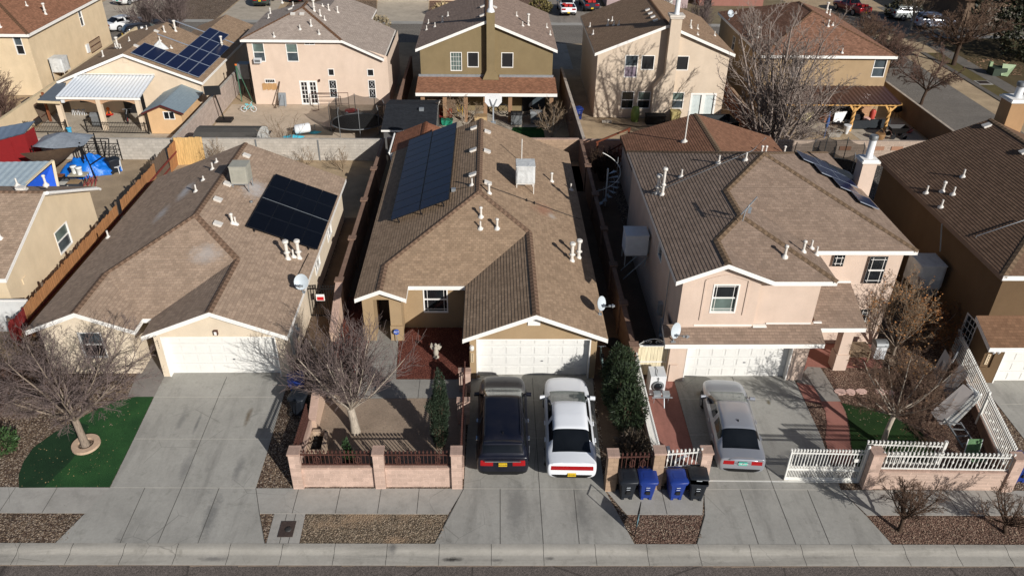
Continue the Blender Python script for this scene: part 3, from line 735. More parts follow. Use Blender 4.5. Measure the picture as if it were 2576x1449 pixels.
pad('gravel_yard', [(21.2, 40), (36, 40), (36, 50.8), (21.2, 50.8)], GRAVD, .006)
def lawn(pts, mt, lift=.02):
    m = MB(); sheet(m, pts, lift); return tag(build('lawn', m, mt), None, None, None, 'stuff')
LP = [(-17.41, 20.99), (-17.72, 21.6), (-17.86, 22.3), (-17.82, 23.0), (-17.4, 23.76), (-16.9, 24.4), (-16.3, 25.05), (-15.6, 25.6), (-14.94, 25.84), (-14.19, 25.84), (-14.13, 23.4), (-14.11, sb(-14)+.02)]
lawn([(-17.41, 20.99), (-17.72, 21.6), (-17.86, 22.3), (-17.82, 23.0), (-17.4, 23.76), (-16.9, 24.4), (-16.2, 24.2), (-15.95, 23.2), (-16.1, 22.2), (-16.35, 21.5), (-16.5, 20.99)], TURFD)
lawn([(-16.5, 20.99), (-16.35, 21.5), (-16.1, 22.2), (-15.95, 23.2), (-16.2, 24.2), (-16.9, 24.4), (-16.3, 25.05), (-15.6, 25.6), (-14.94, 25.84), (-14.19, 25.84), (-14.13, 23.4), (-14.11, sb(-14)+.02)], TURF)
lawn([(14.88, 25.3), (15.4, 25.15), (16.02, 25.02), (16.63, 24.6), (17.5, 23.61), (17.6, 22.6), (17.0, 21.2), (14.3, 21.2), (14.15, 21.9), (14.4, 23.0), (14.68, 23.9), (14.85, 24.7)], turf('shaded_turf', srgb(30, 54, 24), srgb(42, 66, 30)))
# streets and yards of the lower lots
m = MB(); m.poly([(-400, 88.5, -2.015), (44.5, 88.5, -2.015), (44.5, 97.5, -2.015), (-400, 97.5, -2.015)]); m.poly([(38.5, -20, -2.016), (44.8, -20, -2.016), (44.8, 105, -2.016), (38.5, 105, -2.016)]); m.poly([(44.5, 94, -2.0155), (300, 94, -2.0155), (300, 104, -2.0155), (44.5, 104, -2.0155)])
struct('back_street', m, ASPH2)
# ------------------------------------------------------------------ the four houses along the front street
TAN = stucco('tan_stucco', srgb(164, 140, 108)); CREAM = stucco('cream_stucco', srgb(216, 200, 176)); PINK = stucco('pink_stucco', srgb(208, 186, 168)); BROWN = stucco('brown_stucco', srgb(104, 84, 62))
SH2 = shingle('tan_shingles', srgb(158, 134, 110), blobs=[(2.7, 36.6, .8, 1.0, srgb(150, 104, 84), .55), (3.1, 36.2, .3, .5, srgb(176, 170, 162), .6)]); SH1 = shingle('weathered_shingles', srgb(164, 142, 122), grey=.6, blobs=[(-15.9, 37.6, .45, 1.5, srgb(196, 194, 192), .7), (-16.4, 35.4, .4, 1.2, srgb(190, 188, 186), .5), (-12.3, 37.6, .9, 1.3, srgb(186, 184, 182), .6), (-12.9, 31.2, 1.0, .7, srgb(180, 176, 172), .5)]); SH3 = shingle('grey_brown_shingles', srgb(146, 126, 110), .21, .6); SH4 = shingle('dark_brown_shingles', srgb(118, 94, 76), .21)
CAP2 = shingle('ridge_tan', srgb(138, 112, 92), 5); CAP3 = shingle('ridge_brown', srgb(132, 110, 88), 5)
STRP = srgb
# ---- H2: tan single storey house in the middle
h2 = thing('single_storey_house', 'tan single storey house behind the dark suv and white sedan, two columns of blue panels', 'house', (-.6, 36, 0))
XL, XR, ze, s = -6.1, 4.85, 2.52, .4
P2, C2, PL2, K2 = template(XL, XR, 36.0, 46.3, ze, s, -3.8, 29.45, -1.2, 26.4)
roof(h2, P2, [SH2, CAP2], fascia=WHITE, caps=C2)
m = MB(); zu = ze-.06
dx0, dx1 = -.64, 4.24
wall(m, (-.92, 26.95), (4.5, 26.95), 0, [(0, zu+.1), (2.745, zu+.1+2.745*s), (5.42, zu+.1)], [(dx0+.92, dx1+.92, 0, 2.13, .32)])
wall(m, (-.92, 30.85), (-.92, 26.95), 0, zu)
wall(m, (-4.1, 30.85), (-.92, 30.85), 0, zu, [(.92, 2.07, .85, 2.27, .09)])
wall(m, (-5.85, 29.85), (-4.1, 29.85), 0, [(0, zu+.12), (.875, zu+.12+.3), (1.75, zu+.12)], [(.5, 1.22, 0, 2.22, 1.6)])
wall(m, (-4.1, 29.85), (-4.1, 30.85), 0, zu)
wall(m, (-5.85, 46), (-5.85, 29.85), 0, zu); wall(m, (4.5, 26.95), (4.5, 46), 0, zu)
wall(m, (4.5, 46), (-5.85, 46), 0, [(0, zu), (5.1, zu+2.05), (10.35, zu)])
for x0, x1 in ((-5.9, -5.33), (-4.65, -4.05)): m.box(x0, x1, 29.76, 29.86, 0, .82)      # thicker feet of the porch piers
m.box(-.62, -.5, 26.9, 26.95, 0.1, .2)
build('wall', m, TAN, h2)
m = MB(); m.box(-5.33, -4.65, 31.38, 31.43, 0, 2.2); d = build('front_door', m, plain('dark_door', srgb(46, 34, 28), .6), h2)
garage_door(h2, (-.92, 26.95), (4.5, 26.95), dx0+.92, dx1+.92, 0, 2.13, .32)
window(h2, (-4.1, 30.85), (-.92, 30.85), .92, 2.07, .85, 2.27, .09, 'prairie', GLASS)
m = MB(); m.box(1.52, 2.04, 26.90, 26.94, 2.86, 3.5); build('gable_plate', m, WHITE, h2)
m = MB(); m.tube([(-.83, 26.88, 1.62), (-.83, 26.78, 1.7)], .03); m.lathe([(.05, 0), (.1, .05), (.1, .2), (.06, .25)], (-.83, 26.75, 1.68), 10); build('wall_lamp', m, VENT, h2)
m = MB(); m.box(-.88, -.74, 26.915, 26.95, .92, 1.42); nb = build('house_number', m, plain('number_plate', srgb(190, 170, 140)), h2)
for i, ch in enumerate('6335'): txt(nb, ch, (-.81, 26.912, 1.34-.11*i), .11, BLACK, name='digit')
solar(h2, PL2['left'], atp('F', 1088, 340, PL2['left']), (0, 1, 0), (1, 0, .4), 11, 2, .985, 1.62, SOLARB, SOLFB, .03, .3)
vents(h2, PL2['left'], [('box', 'B', 1752, 962), ('box', 'B', 1748, 1126), ('box', 'B', 1745, 1308), ('pipe', 'B', 1735, 1380)])
vents(h2, PL2['right'], [('box', 'B', 1848, 990), ('box', 'B', 1845, 1135), ('box', 'B', 1850, 1372), ('cap', 'B', 1862, 1440), ('cap', 'C', 548, 1352), ('pipe', 'C', 692, 1415), ('flue', 'V', 1438, 656), ('flue', 'V', 1455, 648)])
vents(h2, PL2['front'], [('cap', 'F', 1712, 278), ('pipe', 'F', 1708, 360), ('cap', 'F', 1826, 360)])
b = atp('C', 350, 1395, PL2['right']); cooler(h2, b, .98, .98, .95, .42, CLOTHG, True)
vent(h2, 'mast', atp('C', 325, 1215, PL2['right']), sc=1.15)
q = atp('V', 1505, 790, PL2['right']); dish(h2, q+Vector((.05, 0, 0)), (.75, -.6, .45), .33)
q0, q1 = atp('V', 1222, 470, PL2['right']), atp('V', 1462, 556, PL2['right']); m = MB(); m.tube([q0+Vector((0, 0, .08)), q1+Vector((0, 0, .08))], .014, 5)
for t in (.42, .5): p = q0.lerp(q1, t); m.box(p.x-.04, p.x+.04, p.y-.04, p.y+.04, p.z, p.z+.14)
p2 = atp('B', 1600, 1425, PL2['left']); m.tube([p2+Vector((0, 0, .1)), q0+Vector((-.12, 0, .12)), q0+Vector((0, 0, .08))], .014, 5)
build('conduit', m, BLACK, h2)
m = MB(); m.box(p2.x-.12, p2.x+.1, p2.y-.1, p2.y+.1, p2.z, p2.z+.16); build('junction_box', m, GALV, h2)
# rear covered patio with its own roof
m = MB()
p_ = [(-6.3, 46.3, 2.5), (-6.3, 49.9, 2.5), (-4.35, 52.2, 3.3), (-2.3, 50.0, 2.5), (-2.3, 46.3, 2.5)]
roof(h2, [[(-6.3, 46.3, 2.42), (-6.3, 49.7, 2.42), (-4.3, 49.7, 3.22), (-4.3, 46.3, 3.22)], [(-4.3, 46.3, 3.22), (-4.3, 49.7, 3.22), (-2.3, 49.7, 2.42), (-2.3, 46.3, 2.42)]], [shingle('red_brown_shingles', srgb(148, 100, 76)), shingle('ridge_red', srgb(128, 84, 62), 5)], caps=[((-4.3, 49.7, 3.22), (-4.3, 46.3, 3.22))], fascia=WHITE)
m = MB(); m.tube([(-6.42, 46.4, 2.4), (-6.42, 49.7, 2.4)], .06, 6); m.tube([(-6.42, 46.4, 2.4), (-6.3, 46.3, 2.2), (-6.1, 46.2, .1)], .045, 6)
for x in (-6.1, -2.5): m.bar((x, 49.5, 0), (x, 49.5, 2.4), .12)
build('gutter', m, WHITE, h2)

# ---- H1: cream single storey house on the left
h1 = thing('single_storey_house', 'cream stucco single storey house behind the empty driveway, black solar panels on its right slope', 'house', (-13.9, 34, 0))
P1, C1, PL1, K1 = template(-19.35, -8.45, 33.4, 42.3, 2.5, .4, -14.85, 27.05, -14.45, 26.65)
roof(h1, P1, [SH1, CAP2], fascia=WHITE, caps=C1)
m = MB(); zu = 2.44
gl, gr = -13.9+.0, -9.12
wall(m, (-14.2, 27.15), (-8.75, 27.15), 0, [(0, zu+.1), (2.72, zu+.1+2.72*s), (5.45, zu+.1)], [(.28, 5.08, 0, 2.13, .3)])
wall(m, (-19.0, 27.4), (-15.25, 27.4), 0, [(0, zu+.12), (1.875, zu+.12+1.875*s), (3.75, zu+.12)], [(1.55, 2.55, .85, 2.2, .08)])
wall(m, (-15.25, 27.4), (-15.25, 31), 0, 2.38); wall(m, (-14.2, 31), (-14.2, 27.15), 0, 2.38); wall(m, (-15.25, 30.8), (-14.2, 30.8), 0, zu+1)
wall(m, (-19.0, 42), (-19.0, 27.4), 0, zu); wall(m, (-8.75, 27.15), (-8.75, 42), 0, zu, [(6.6, 7.8, 1.1, 2.1, .07), (10.0, 11.2, 1.1, 2.1, .07)])
wall(m, (-8.75, 42), (-19.0, 42), 0, [(0, zu), (5.15, zu+2.06), (10.25, zu)])
build('wall', m, CREAM, h1)
garage_door(h1, (-14.2, 27.15), (-8.75, 27.15), .28, 5.08, 0, 2.13, .3)
window(h1, (-19.0, 27.4), (-15.25, 27.4), 1.55, 2.55, .85, 2.2, .08, 'dh', GLASSG, GLASS)
for a in (6.6, 10.0): window(h1, (-8.75, 27.15), (-8.75, 42), a, a+1.2, 1.1, 2.1, .07, 'slide', GLASS)
m = MB(); m.box(-15.2, -14.25, 30.72, 30.78, 0, 2.1); build('front_door', m, plain('brown_door', srgb(70, 48, 36), .6), h1)
m = MB(); c = Vector((-11.52, 27.13, 2.4)); m.box(-11.6, -11.44, 27.02, 27.14, 2.28, 2.5, 0); m.box(-11.57, -11.47, 27.0, 27.02, 2.31, 2.47, 1); build('wall_lamp', m, [RUST, WHITE], h1)
m = MB(); m.lathe([(.03, 0), (.06, .02), (.06, .1), (.03, .13)], (-14.08, 27.08, 2.2), 8); build('wall_lamp', m, BLACK, h1)
for i, ch in enumerate('6331'): txt(h1, ch, (-14.06, 27.14, 1.92-.12*i), .12, BLACK, name='house_number')
pr = PL1['right']; c0 = atp('V', 617, 577, pr)
A_, B_, D_ = atp('V', 617, 577, pr), atp('V', 693, 446, pr), atp('V', 795, 640, pr)
solar(h1, pr, (A_.x, A_.y, A_.z), (0, 1, 0), (1, 0, -.4), 4, 4, (B_.y-A_.y)/4, abs(D_.x-A_.x)*1.077/4, SOLAR, SOLFB, .02, .2)
m = MB(); c_ = A_.lerp(D_, .49)+Vector((.09, 0, .24)); m.bar(c_, c_+Vector((0, B_.y-A_.y, 0)), .03, .01) if False else m.bar(A_.lerp(B_, .5)+Vector((.1, 0, .24)), D_.lerp(D_+B_-A_, .5)+Vector((.1, 0, .24)), .03, .01); build('panel_clamp', m, GALV, h1)
vents(h1, PL1['right'], [('box', 'E', 1610, 55), ('box', 'E', 1540, 165), ('cap', 'E', 1645, 325), ('pipe', 'E', 1668, 330), ('box', 'E', 1540, 338), ('box', 'A', 1835, 1168), ('flue', 'F', 345, 575), ('flue', 'F', 425, 570), ('pipe', 'F', 385, 560)])
vents(h1, PL1['left'], [('pipe', 'E', 1388, 100), ('short', 'E', 1440, 20), ('pipe', 'E', 768, 425), ('pipe', 'A', 1585, 1262), ('short', 'A', 1615, 1210)])
b = atp('V', 612, 470, pr); cooler(h1, b, .85, .85, .9, .35, plain('cooler_beige', srgb(158, 155, 142), .6), False)
m = MB(); m.lathe([(.05, 0), (.1, .04), (.08, .1), (.02, .12)], atp('E', 1778, 180, pr), 8); build('roof_jack', m, GREYM, h1)
q = atp('V', 762, 735, pr); dish(h1, q, (.1, -.9, .45), .36)
q0, q1 = atp('V', 777, 640, pr), atp('V', 745, 705, pr); m = MB(); m.tube([q0+Vector((0, 0, .05)), q1+Vector((0, 0, .05))], .016, 5); build('conduit', m, BLACK, h1)
m = MB(); m.box(-8.75, -8.62, 27.9, 28.5, .6, 1.7); m.box(-8.75, -8.6, 28.6, 28.9, 1.0, 1.6); m.tube([(-8.68, 28.2, 1.7), (-8.68, 28.2, 2.6)], .03); m.lathe([(.11, 0), (.11, .12)], (-8.6, 28.75, 1.3), 10); build('electric_meter', m, GALV, h1)

# ---- H3: pink two storey house on the right
h3 = thing('two_storey_house', 'pink beige two storey house behind the silver sedan, arched recess round its upper window', 'house', (12.9, 33, 0))
e, zr3 = 5.2, 7.4
xa, xb, xc = 7.4, 13.95, 18.4
zj = e+.4*(xb-xa)/2; xj = (xa+xb)/2; yj0 = 26.6+(xb-xa)/2; yj1 = 29.1+(zj-e)/.4
xg = 9.4; zg = e+.4*(xg-xa); yg = 26.6+(zg-e)/.4; xg2 = 2*xg-xa
P3 = [[(xa, 26.6, e), (xg, 26.6, zg), (xg, yg, zg), (xa, yg, e)],
      [(xa, yg, e), (xg, yg, zg), (xj, yj0, zj), (xj, yj1, zj), (xa, yj1, e)],
      [(xa, yj1, e), (xj, yj1, zj), (12.9, 34.6, zr3), (xa, 40.1, e)],
      [(xg, 26.6, zg), (xg, yg, zg), (xg2, 26.6, e)],
      [(xg2, 26.6, e), (xg, yg, zg), (xj, yj0, zj), (xb, 26.6, e)],
      [(xb, 26.6, e), (xj, yj0, zj), (xj, yj1, zj), (xb, 29.1, e)],
      [(xb, 29.1, e), (xj, yj1, zj), (12.9, 34.6, zr3), (xc, 29.1, e)],
      [(xc, 29.1, e), (12.9, 34.6, zr3), (xc, 40.1, e)],
      [(xa, 40.1, e), (12.9, 34.6, zr3), (xc, 40.1, e)]]
C3 = [((xg, yg, zg), (xg, 26.6, zg)), ((xj, yj0, zj), (xg, yg, zg)), ((xj, yj1, zj), (xj, yj0, zj)), ((12.9, 34.6, zr3), (xj, yj1, zj)), ((xj, yj0, zj), (xb, 26.6, e)), ((12.9, 34.6, zr3), (xc, 29.1, e)), ((12.9, 34.6, zr3), (xc, 40.1, e)), ((12.9, 34.6, zr3), (xa, 40.1, e))]
PL3 = {'left': (e-.4*xa, .4, 0), 'pf': (e-.4*26.6, 0, .4), 'pr': (e+.4*xb, -.4, 0), 'front': (e-.4*29.1, 0, .4), 'right': (e+.4*xc, -.4, 0)}
roof(h3, P3, [SH3, CAP3], fascia=WHITE, caps=C3, fh=.19)
m = MB(); zu = e-.06; W3 = []
x0, x1 = 7.78, 13.55
# projecting bay: the gable part stands 0.18 m forward of the wall beside it
yb, yw = 26.93, 27.08
win3 = (aty('V', 1783, 790, yb).x, aty('V', 1863, 715, yb).x)
wz0, wz1 = aty('V', 1790, 787, yb).z, aty('V', 1825, 715, yb).z
wall(m, (x0, yb), (11.0, yb), 2.5, [(0, zu+.12), (xg-x0, zu+.12+(xg-x0)*.4), (11.0-x0, zu+.16)], [(win3[0]-x0, win3[1]-x0, wz0, wz1, .1)])
wall(m, (11.0, yb), (11.0, yw), 2.5, zu)
wall(m, (11.0, yw), (x1, yw), 2.5, zu, [(aty('V', 1990, 715, yw).x-11.0, aty('V', 2040, 715, yw).x-11., 4.75, 5.02, .08)])
wall(m, (x1, yw), (x1, 29.5), 0, zu); wall(m, (x1, 29.5), (18.05, 29.5), 0, zu, [])
wall(m, (x0, 40), (x0, yb), 0, zu, [(8.2, 9.1, 3.5, 4.6, .06)])
wall(m, (18.05, 29.5), (18.05, 39.8), 0, zu); wall(m, (18.05, 39.8), (x0, 39.8), 0, zu)
# garage storey
wall(m, (7.62, 26.78), (13.62, 26.78), 0, 2.48, [(8.35-7.62, 12.92-7.62, 0, 2.13, .34)])
wall(m, (13.62, 26.78), (13.62, 29.5), 0, 2.6); wall(m, (7.62, 28.5), (7.62, 26.78), 0, 2.5)
# raised surrounds
yq = yb-.035
m.box(win3[0]-.38, win3[0]-.30, yq, yb, wz0-.35, wz1+.2); m.box(win3[1]+.30, win3[1]+.38, yq, yb, wz0-.1, wz1+.2)
pts = [(win3[0]-.34+(win3[1]-win3[0]+.68)*k/10, wz1+.2+.22*math.sin(math.pi*k/10)) for k in range(11)]
for (a, za), (b, zb) in zip(pts, pts[1:]): m.bar((a, yq+.018, za), (b, yq+.018, zb), .035, .08, up=(0, 0, 1))
m.box(7.7, 8.02, 26.72, 26.78, 0, .9); 
build('wall', m, PINK, h3)
garage_door(h3, (7.62, 26.78), (13.62, 26.78), .73, 5.30, 0, 2.13, .34)
window(h3, (x0, yb), (11.0, yb), win3[0]-x0, win3[1]-x0, wz0, wz1, .1, 'prairie', GLASS, GLASSC)
window(h3, (11.0, yw), (x1, yw), aty('V', 1990, 715, yw).x-11.0, aty('V', 2040, 715, yw).x-11., 4.75, 5.02, .08, 'slide', GLASSB, fw=.04)
window(h3, (x0, 40), (x0, yb), 8.2, 9.1, 3.5, 4.6, .06, 'dh')
for (a, b, st) in ((('H', 565, 910), ('H', 668, 830), 'prairie1'), (('H', 785, 1030), ('H', 970, 840), 'prairie'), (('H', 730, 1370), ('H', 850, 1215), 'prairie')):
    p, q = aty(*a, 29.5), aty(*b, 29.5)
    q2 = aty(b[0], a[1], b[2], 29.5) if False else q
    xa_, xb_ = (p.x, aty(b[0], b[1]-(25 if st == 'prairie1' else 50), a[2], 29.5).x) if st != 'prairie' else (p.x, aty(a[0], b[1]-60, a[2], 29.5).x)
    window(h3, (x1, 29.42), (18.05, 29.42), xa_-x1, xb_-x1, p.z, q.z, -.02, st, GLASS)
# lower roof over the garage front and the entry
SHP = [[(7.2, 26.15, 2.42), (13.9, 26.15, 2.42), (13.9, 27.06, 2.80), (7.2, 27.06, 2.80)]]
roof(h3, SHP, [SH3], 'garage_roof', fascia=WHITE, skip=[lambda a, b: abs(a.y-27.06) < .02 and abs(b.y-27.06) < .02])
roof(h3, [[(13.95, 27.1, 2.56), (16.0, 27.1, 2.56), (16.0, 29.48, 3.42), (13.95, 29.48, 3.42)]], [SH3], 'porch_roof', fascia=WHITE, skip=[lambda a, b: abs(a.y-29.48) < .02 and abs(b.y-29.48) < .02])
m = MB(); yf = 27.04
for xx0, xx1 in ((8.5, 10.95), (11.6, 13.5)): m.box(xx0, xx1, yb-.02 if xx0 < 10 else yw-.02, yf, 2.82, 2.88)
m.box(11.0, 11.58, yb-.06, yf, 2.76, 2.82); m.box(13.95, 16.0, 29.40, 29.49, 3.40, 3.47); m.box(13.6, 13.95, 27.0, 27.08, 2.88, 2.94); build('flashing', m, WHITE, h3)
m = MB(); m.box(15.3, 15.78, 27.5, 27.98, 0, 2.5); m.box(15.25, 15.83, 27.45, 28.03, 0, .85); m.box(13.6, 16.0, 27.45, 27.6, 2.42, 2.56); build('porch_pillar', m, PINK, h3)
m = MB(); m.box(14.0, 14.95, 29.38, 29.44, 0, 2.1); build('front_door', m, plain('oak_door', srgb(84, 52, 38), .5), h3)
vents(h3, PL3['left'], [('tall', 'V', 1666, 490), ('pipe', 'V', 1808, 410), ('pipe', 'V', 1876, 403), ('pipe', 'V', 1714, 445)])
v_ = atp('V', 1654, 487, PL3['left']); vent(h3, 'flue', v_)
vents(h3, PL3['pf'], [('cap', 'H', 238, 850)]); vents(h3, PL3['pr'], [('cap', 'H', 368, 815), ('pipe', 'H', 425, 790), ('pipe', 'H', 460, 835)])
q0, q1 = atp('V', 1640, 494, PL3['left']), atp('V', 1893, 386, PL3['left']); m = MB(); m.tube([q0+Vector((0, 0, .05)), q0+Vector((0, 0, .16)), q1+Vector((0, 0, .16)), q1+Vector((.7, .5, .6))], .022, 5); build('conduit', m, GREYM, h3)
Lx = Vector((1, 0, -.4)).normalized(); nn = Vector((.4, 0, 1)).normalized(); base_m = MB()
PA, PB = atp('V', 2008, 396, PL3['right']), atp('V', 2262, 584, PL3['right'])
panels = []
for k in range(6):
    f = k/5; y0 = PA.y+(PB.y-PA.y)*f; xi = PA.x+(PB.x-PA.x)*f*.93
    for j in range(3):
        if xi+j*1.0+.9 < 18.3: panels.append((xi+j*1.0, y0))
sp_ = abs(PA.y-PB.y)/5
for x_, y0 in panels: base_m.bar(Vector((x_, y0, e+.4*(xc-x_)))+nn*.08, Vector((x_, y0, e+.4*(xc-x_)))+Lx*1.0+nn*.08, .05)
ra = build('solar_array', base_m, SOLFB, h3)
for x_, y0 in panels:
    c = Vector((x_, y0, e+.4*(xc-x_)))+Lx*.53+nn*.15; s_ = MB(); s_.obox(c, Lx*.525, (0, sp_/2-.008, 0), nn*.018, 0); a, b = Lx*.51, Vector((0, sp_/2-.03, 0)); c2 = c+nn*.0195; s_.poly([c2-a-b, c2+a-b, c2+a+b, c2-a+b], 1); build('solar_panel', s_, [SOLFR, SOLARC], ra)
chimney(h3, 18.15, 18.85, 35.3, 36.0, 0, 6.6, PINK, .95, .17)
dish(h3, atp('V', 1690, 858, (2.42-.42*26.15, 0, .42))+Vector((.05, 0, 0)), (.6, -.75, .3), .34)
q = atp('V', 1868, 556, (zj, 0, 0)); m = MB(); m.tube([q, q+Vector((.05, 0, .45)), q+Vector((.2, .1, .7))], .025, 5); m.bar(q+Vector((-.15, -.1, .35)), q+Vector((.55, .35, .95)), .04); m.bar(q+Vector((.3, .2, .55)), q+Vector((.25, .1, .3)), .12, .05); build('antenna', m, GALV, h3)
c_ = cooler(h3, (7.1, 33.9, 2.2), 1.1, 1.0, 1.05, .3, WHITE2)
m = MB(); m.bar((6.6, 33.45, 1.1), (7.75, 33.45, 2.4), .04); m.bar((6.6, 34.3, 1.1), (7.75, 34.3, 2.4), .04); m.box(7.55, 7.78, 33.6, 34.2, 2.5, 3.2); build('cooler_bracket', m, GALV, h3)
m = MB(); m.box(7.6, 7.78, 28.5, 29.0, .9, 1.8); m.tube([(7.7, 28.9, 1.8), (7.7, 28.9, 5.1)], .025); m.box(7.6, 7.78, 29.5, 29.8, 1.6, 2.2); m.lathe([(.13, 0), (.13, .15)], (7.58, 28.3, 1.2), 10); build('electric_meter', m, GALV, h3)
# single storey wing behind, with a hipped brown roof
zb = 3.0; SHB = shingle('red_brown_shingles_b', srgb(140, 102, 80), .3, .3)
roof(h3, [[(8.3, 40.2, zb), (8.3, 48.0, zb), (13.0, 48.0, 4.5), (13.0, 40.2, 4.5)], [(13.0, 40.2, 4.5), (13.0, 48.0, 4.5), (18.2, 48.2, zb-.1), (18.2, 40.2, zb-.1)]], [SHB, CAP3], 'rear_roof', fascia=plain('dark_fascia', srgb(70, 52, 42)), caps=[((13, 48, 4.5), (13, 40.2, 4.5))])
m = MB(); wall(m, (8.5, 47.8), (8.5, 40), 0, zb-.1); wall(m, (18, 47.8), (8.5, 47.8), 0, [(0, zb-.2), (5, 4.3), (9.5, zb-.1)]); build('rear_wall', m, PINK, h3)
vent(h3, 'mast', atp('C', 1540, 1055, (zb-.32*8.3, .32, 0)), sc=1.5)
for xx in (1915, 1925, 1972): vent(h3, 'cap', atp('V', xx, 388, (4.5+.31*13, -.31, 0)))

# ---- H4: dark brown two storey house cut by the right edge
h4 = thing('two_storey_house', 'dark brown two storey house cut off by the right edge, shaded side wall', 'house', (26.4, 33, 0))
xa, xc = 20.92, 31.9; xm = (xa+xc)/2; zr4 = 5.2+.4*(xc-xa)/2
P4 = [[(xa, 27.0, e), (xm, 27.0+(xc-xa)/2, zr4), (xm, 39.4, zr4), (xa, 39.4, e)], [(xa, 27.0, e), (xc, 27.0, e), (xm, 27.0+(xc-xa)/2, zr4)], [(xc, 27.0, e), (xc, 39.4, e), (xm, 39.4, zr4), (xm, 27+(xc-xa)/2, zr4)]]
roof(h4, P4, [SH4, CAP3], fascia=plain('brown_fascia', srgb(116, 94, 78)), caps=[((xm, 39.4, zr4), (xm, 32.5, zr4)), ((xm, 32.5, zr4), (xa, 27, e)), ((xm, 32.5, zr4), (xc, 27, e))], skip=[lambda a, b: abs(a.y-27) < .01 and abs(b.y-27) < .01])
m = MB(); m.box(xa, xc, 26.96, 27.0, e-.17, e+.03); build('fascia', m, WHITE, h4)
m = MB(); zu = e-.06
wall(m, (21.3, 39.2), (21.3, 27.4), 0, zu, [(10.5, 11.4, .9, 2.3, .06)]); wall(m, (21.3, 27.4), (31.5, 27.4), 2.4, zu, [(1.9, 3.1, 3.35, 4.75, .08)]); wall(m, (31.5, 27.4), (31.5, 39.2), 0, zu); wall(m, (31.5, 39.2), (21.3, 39.2), 0, [(0, zu), (5.1, zu+2.05), (10.2, zu)])
wall(m, (21.15, 26.55), (31.5, 26.55), 0, 2.5, [(.85, 5.7, 0, 2.13, .2)]); wall(m, (21.15, 27.6), (21.15, 26.55), 0, 2.5)
m.box(21.55, 21.62, 26.48, 26.55, .9, 2.3); m.box(21.1, 21.4, 26.5, 26.55, 0, .9)
build('wall', m, BROWN, h4)
roof(h4, [[(20.75, 25.9, 2.4), (32, 25.9, 2.4), (32, 27.4, 3.0), (20.75, 27.4, 3.0)]], [shingle('brown_shingles_c', srgb(128, 98, 76))], 'garage_roof', fascia=WHITE, skip=[lambda a, b: abs(a.y-27.4) < .02 and abs(b.y-27.4) < .02])
garage_door(h4, (21.15, 26.55), (31.5, 26.55), .85, 5.7, 0, 2.13, .2)
window(h4, (21.3, 27.4), (31.5, 27.4), 1.9, 3.1, 3.35, 4.75, .08, 'prairie', GLASSC)
window(h4, (21.3, 39.2), (21.3, 27.4), 10.5, 11.4, .9, 2.3, .06, 'grid3')
PL4 = (e-.4*xa, .4, 0)
vents(h4, PL4, [('box', 'D', 2010, 945), ('box', 'D', 2290, 1140), ('pipe', 'H', 1500, 285), ('pipe', 'H', 1240, 400), ('cap', 'H', 1355, 390), ('pipe', 'H', 1430, 410), ('pipe', 'H', 1345, 500)])
q0, q1 = atp('H', 1590, 718, PL4), atp('H', 1932, 605, PL4); m = MB(); m.tube([q0, q0+Vector((0, 0, .1)), q1+Vector((0, 0, .1))], .02, 5); build('conduit', m, GALV, h4)
chimney(h4, 27.2, 28.2, 39.3, 40.3, 0, 8.3, stucco('chimney_stucco', srgb(170, 136, 100)), .6, .2)
cooler(h4, (20.4, 31.3, 2.1), 1.2, 1.2, 1.15, .2, CLOTHG, True)
m = MB(); m.bar((21.2, 31.9, 3.6), (20.9, 32.0, 5.0), .05); m.box(20.6, 20.9, 30.9, 31.6, .3, 2.2); build('cooler_duct', m, GALV, h4)
m = MB(); m.tube([(21.45, 26.5, 1.75), (21.45, 26.38, 1.8)], .03); 
for dx in (-.1, .12): m.lathe([(.03, 0), (.08, .1), (.08, .18), (.03, .22)], (21.45+dx, 26.36, 1.75), 8)
build('wall_lamp', m, WHITE2, h4)
m = MB(); m.box(21.28, 21.42, 26.515, 26.55, 1.05, 1.6); nb = build('house_number', m, plain('number_plate_b', srgb(196, 176, 146)), h4)
for i, ch in enumerate('6343'): txt(nb, ch, (21.35, 26.512, 1.52-.13*i), .12, BLACK, name='digit')
# ---- H0: cream gabled house at the left edge
h0 = thing('single_storey_house', 'cream gabled house cut off by the left edge, end wall facing the wooden fence', 'house', (-26, 36, 0))
a0, b0, r0 = 31.1, 41.0, 36.05; z0_ = 2.55; zr0 = 4.58
roof(h0, [[(-40, a0, z0_), (-22.2, a0, z0_), (-22.2, r0, zr0), (-40, r0, zr0)], [(-40, r0, zr0), (-22.2, r0, zr0), (-22.2, b0, z0_), (-40, b0, z0_)]], [SH1, CAP2], fascia=WHITE, caps=[((-40, r0, zr0), (-22.2, r0, zr0))])
m = MB(); wall(m, (-22.5, a0+.35), (-22.5, b0-.35), 0, [(0, z0_), (r0-a0-.35, zr0-.12), (b0-a0-.7, z0_)], [(4.75, 6.15, .85, 2.15, .07)]); wall(m, (-40, a0+.35), (-22.5, a0+.35), 0, z0_); wall(m, (-22.5, b0-.35), (-40, b0-.35), 0, z0_); m.box(-22.5, -22.46, 32.6, 32.95, 1.3, 1.6); build('wall', m, stucco('cream_stucco_b', srgb(216, 196, 164)), h0)
window(h0, (-22.5, a0+.35), (-22.5, b0-.35), 4.75, 6.15, .85, 2.15, .07, 'dh', GLASSC, GLASSG)
m = MB(); m.tube([(-22.12, r0+.1, zr0-.12), (-22.12, b0-.1, z0_-.08), (-22.12, b0+.08, z0_-.2)], .085, 8); build('gutter', m, WHITE, h0)
PF0 = (zr0+.41*r0, 0, -.41)
fr0 = (z0_-.41*a0, 0, .41); bk0 = (z0_+.41*b0, 0, -.41)
vents(h0, fr0, [('cap', 'E', 2, 430)])
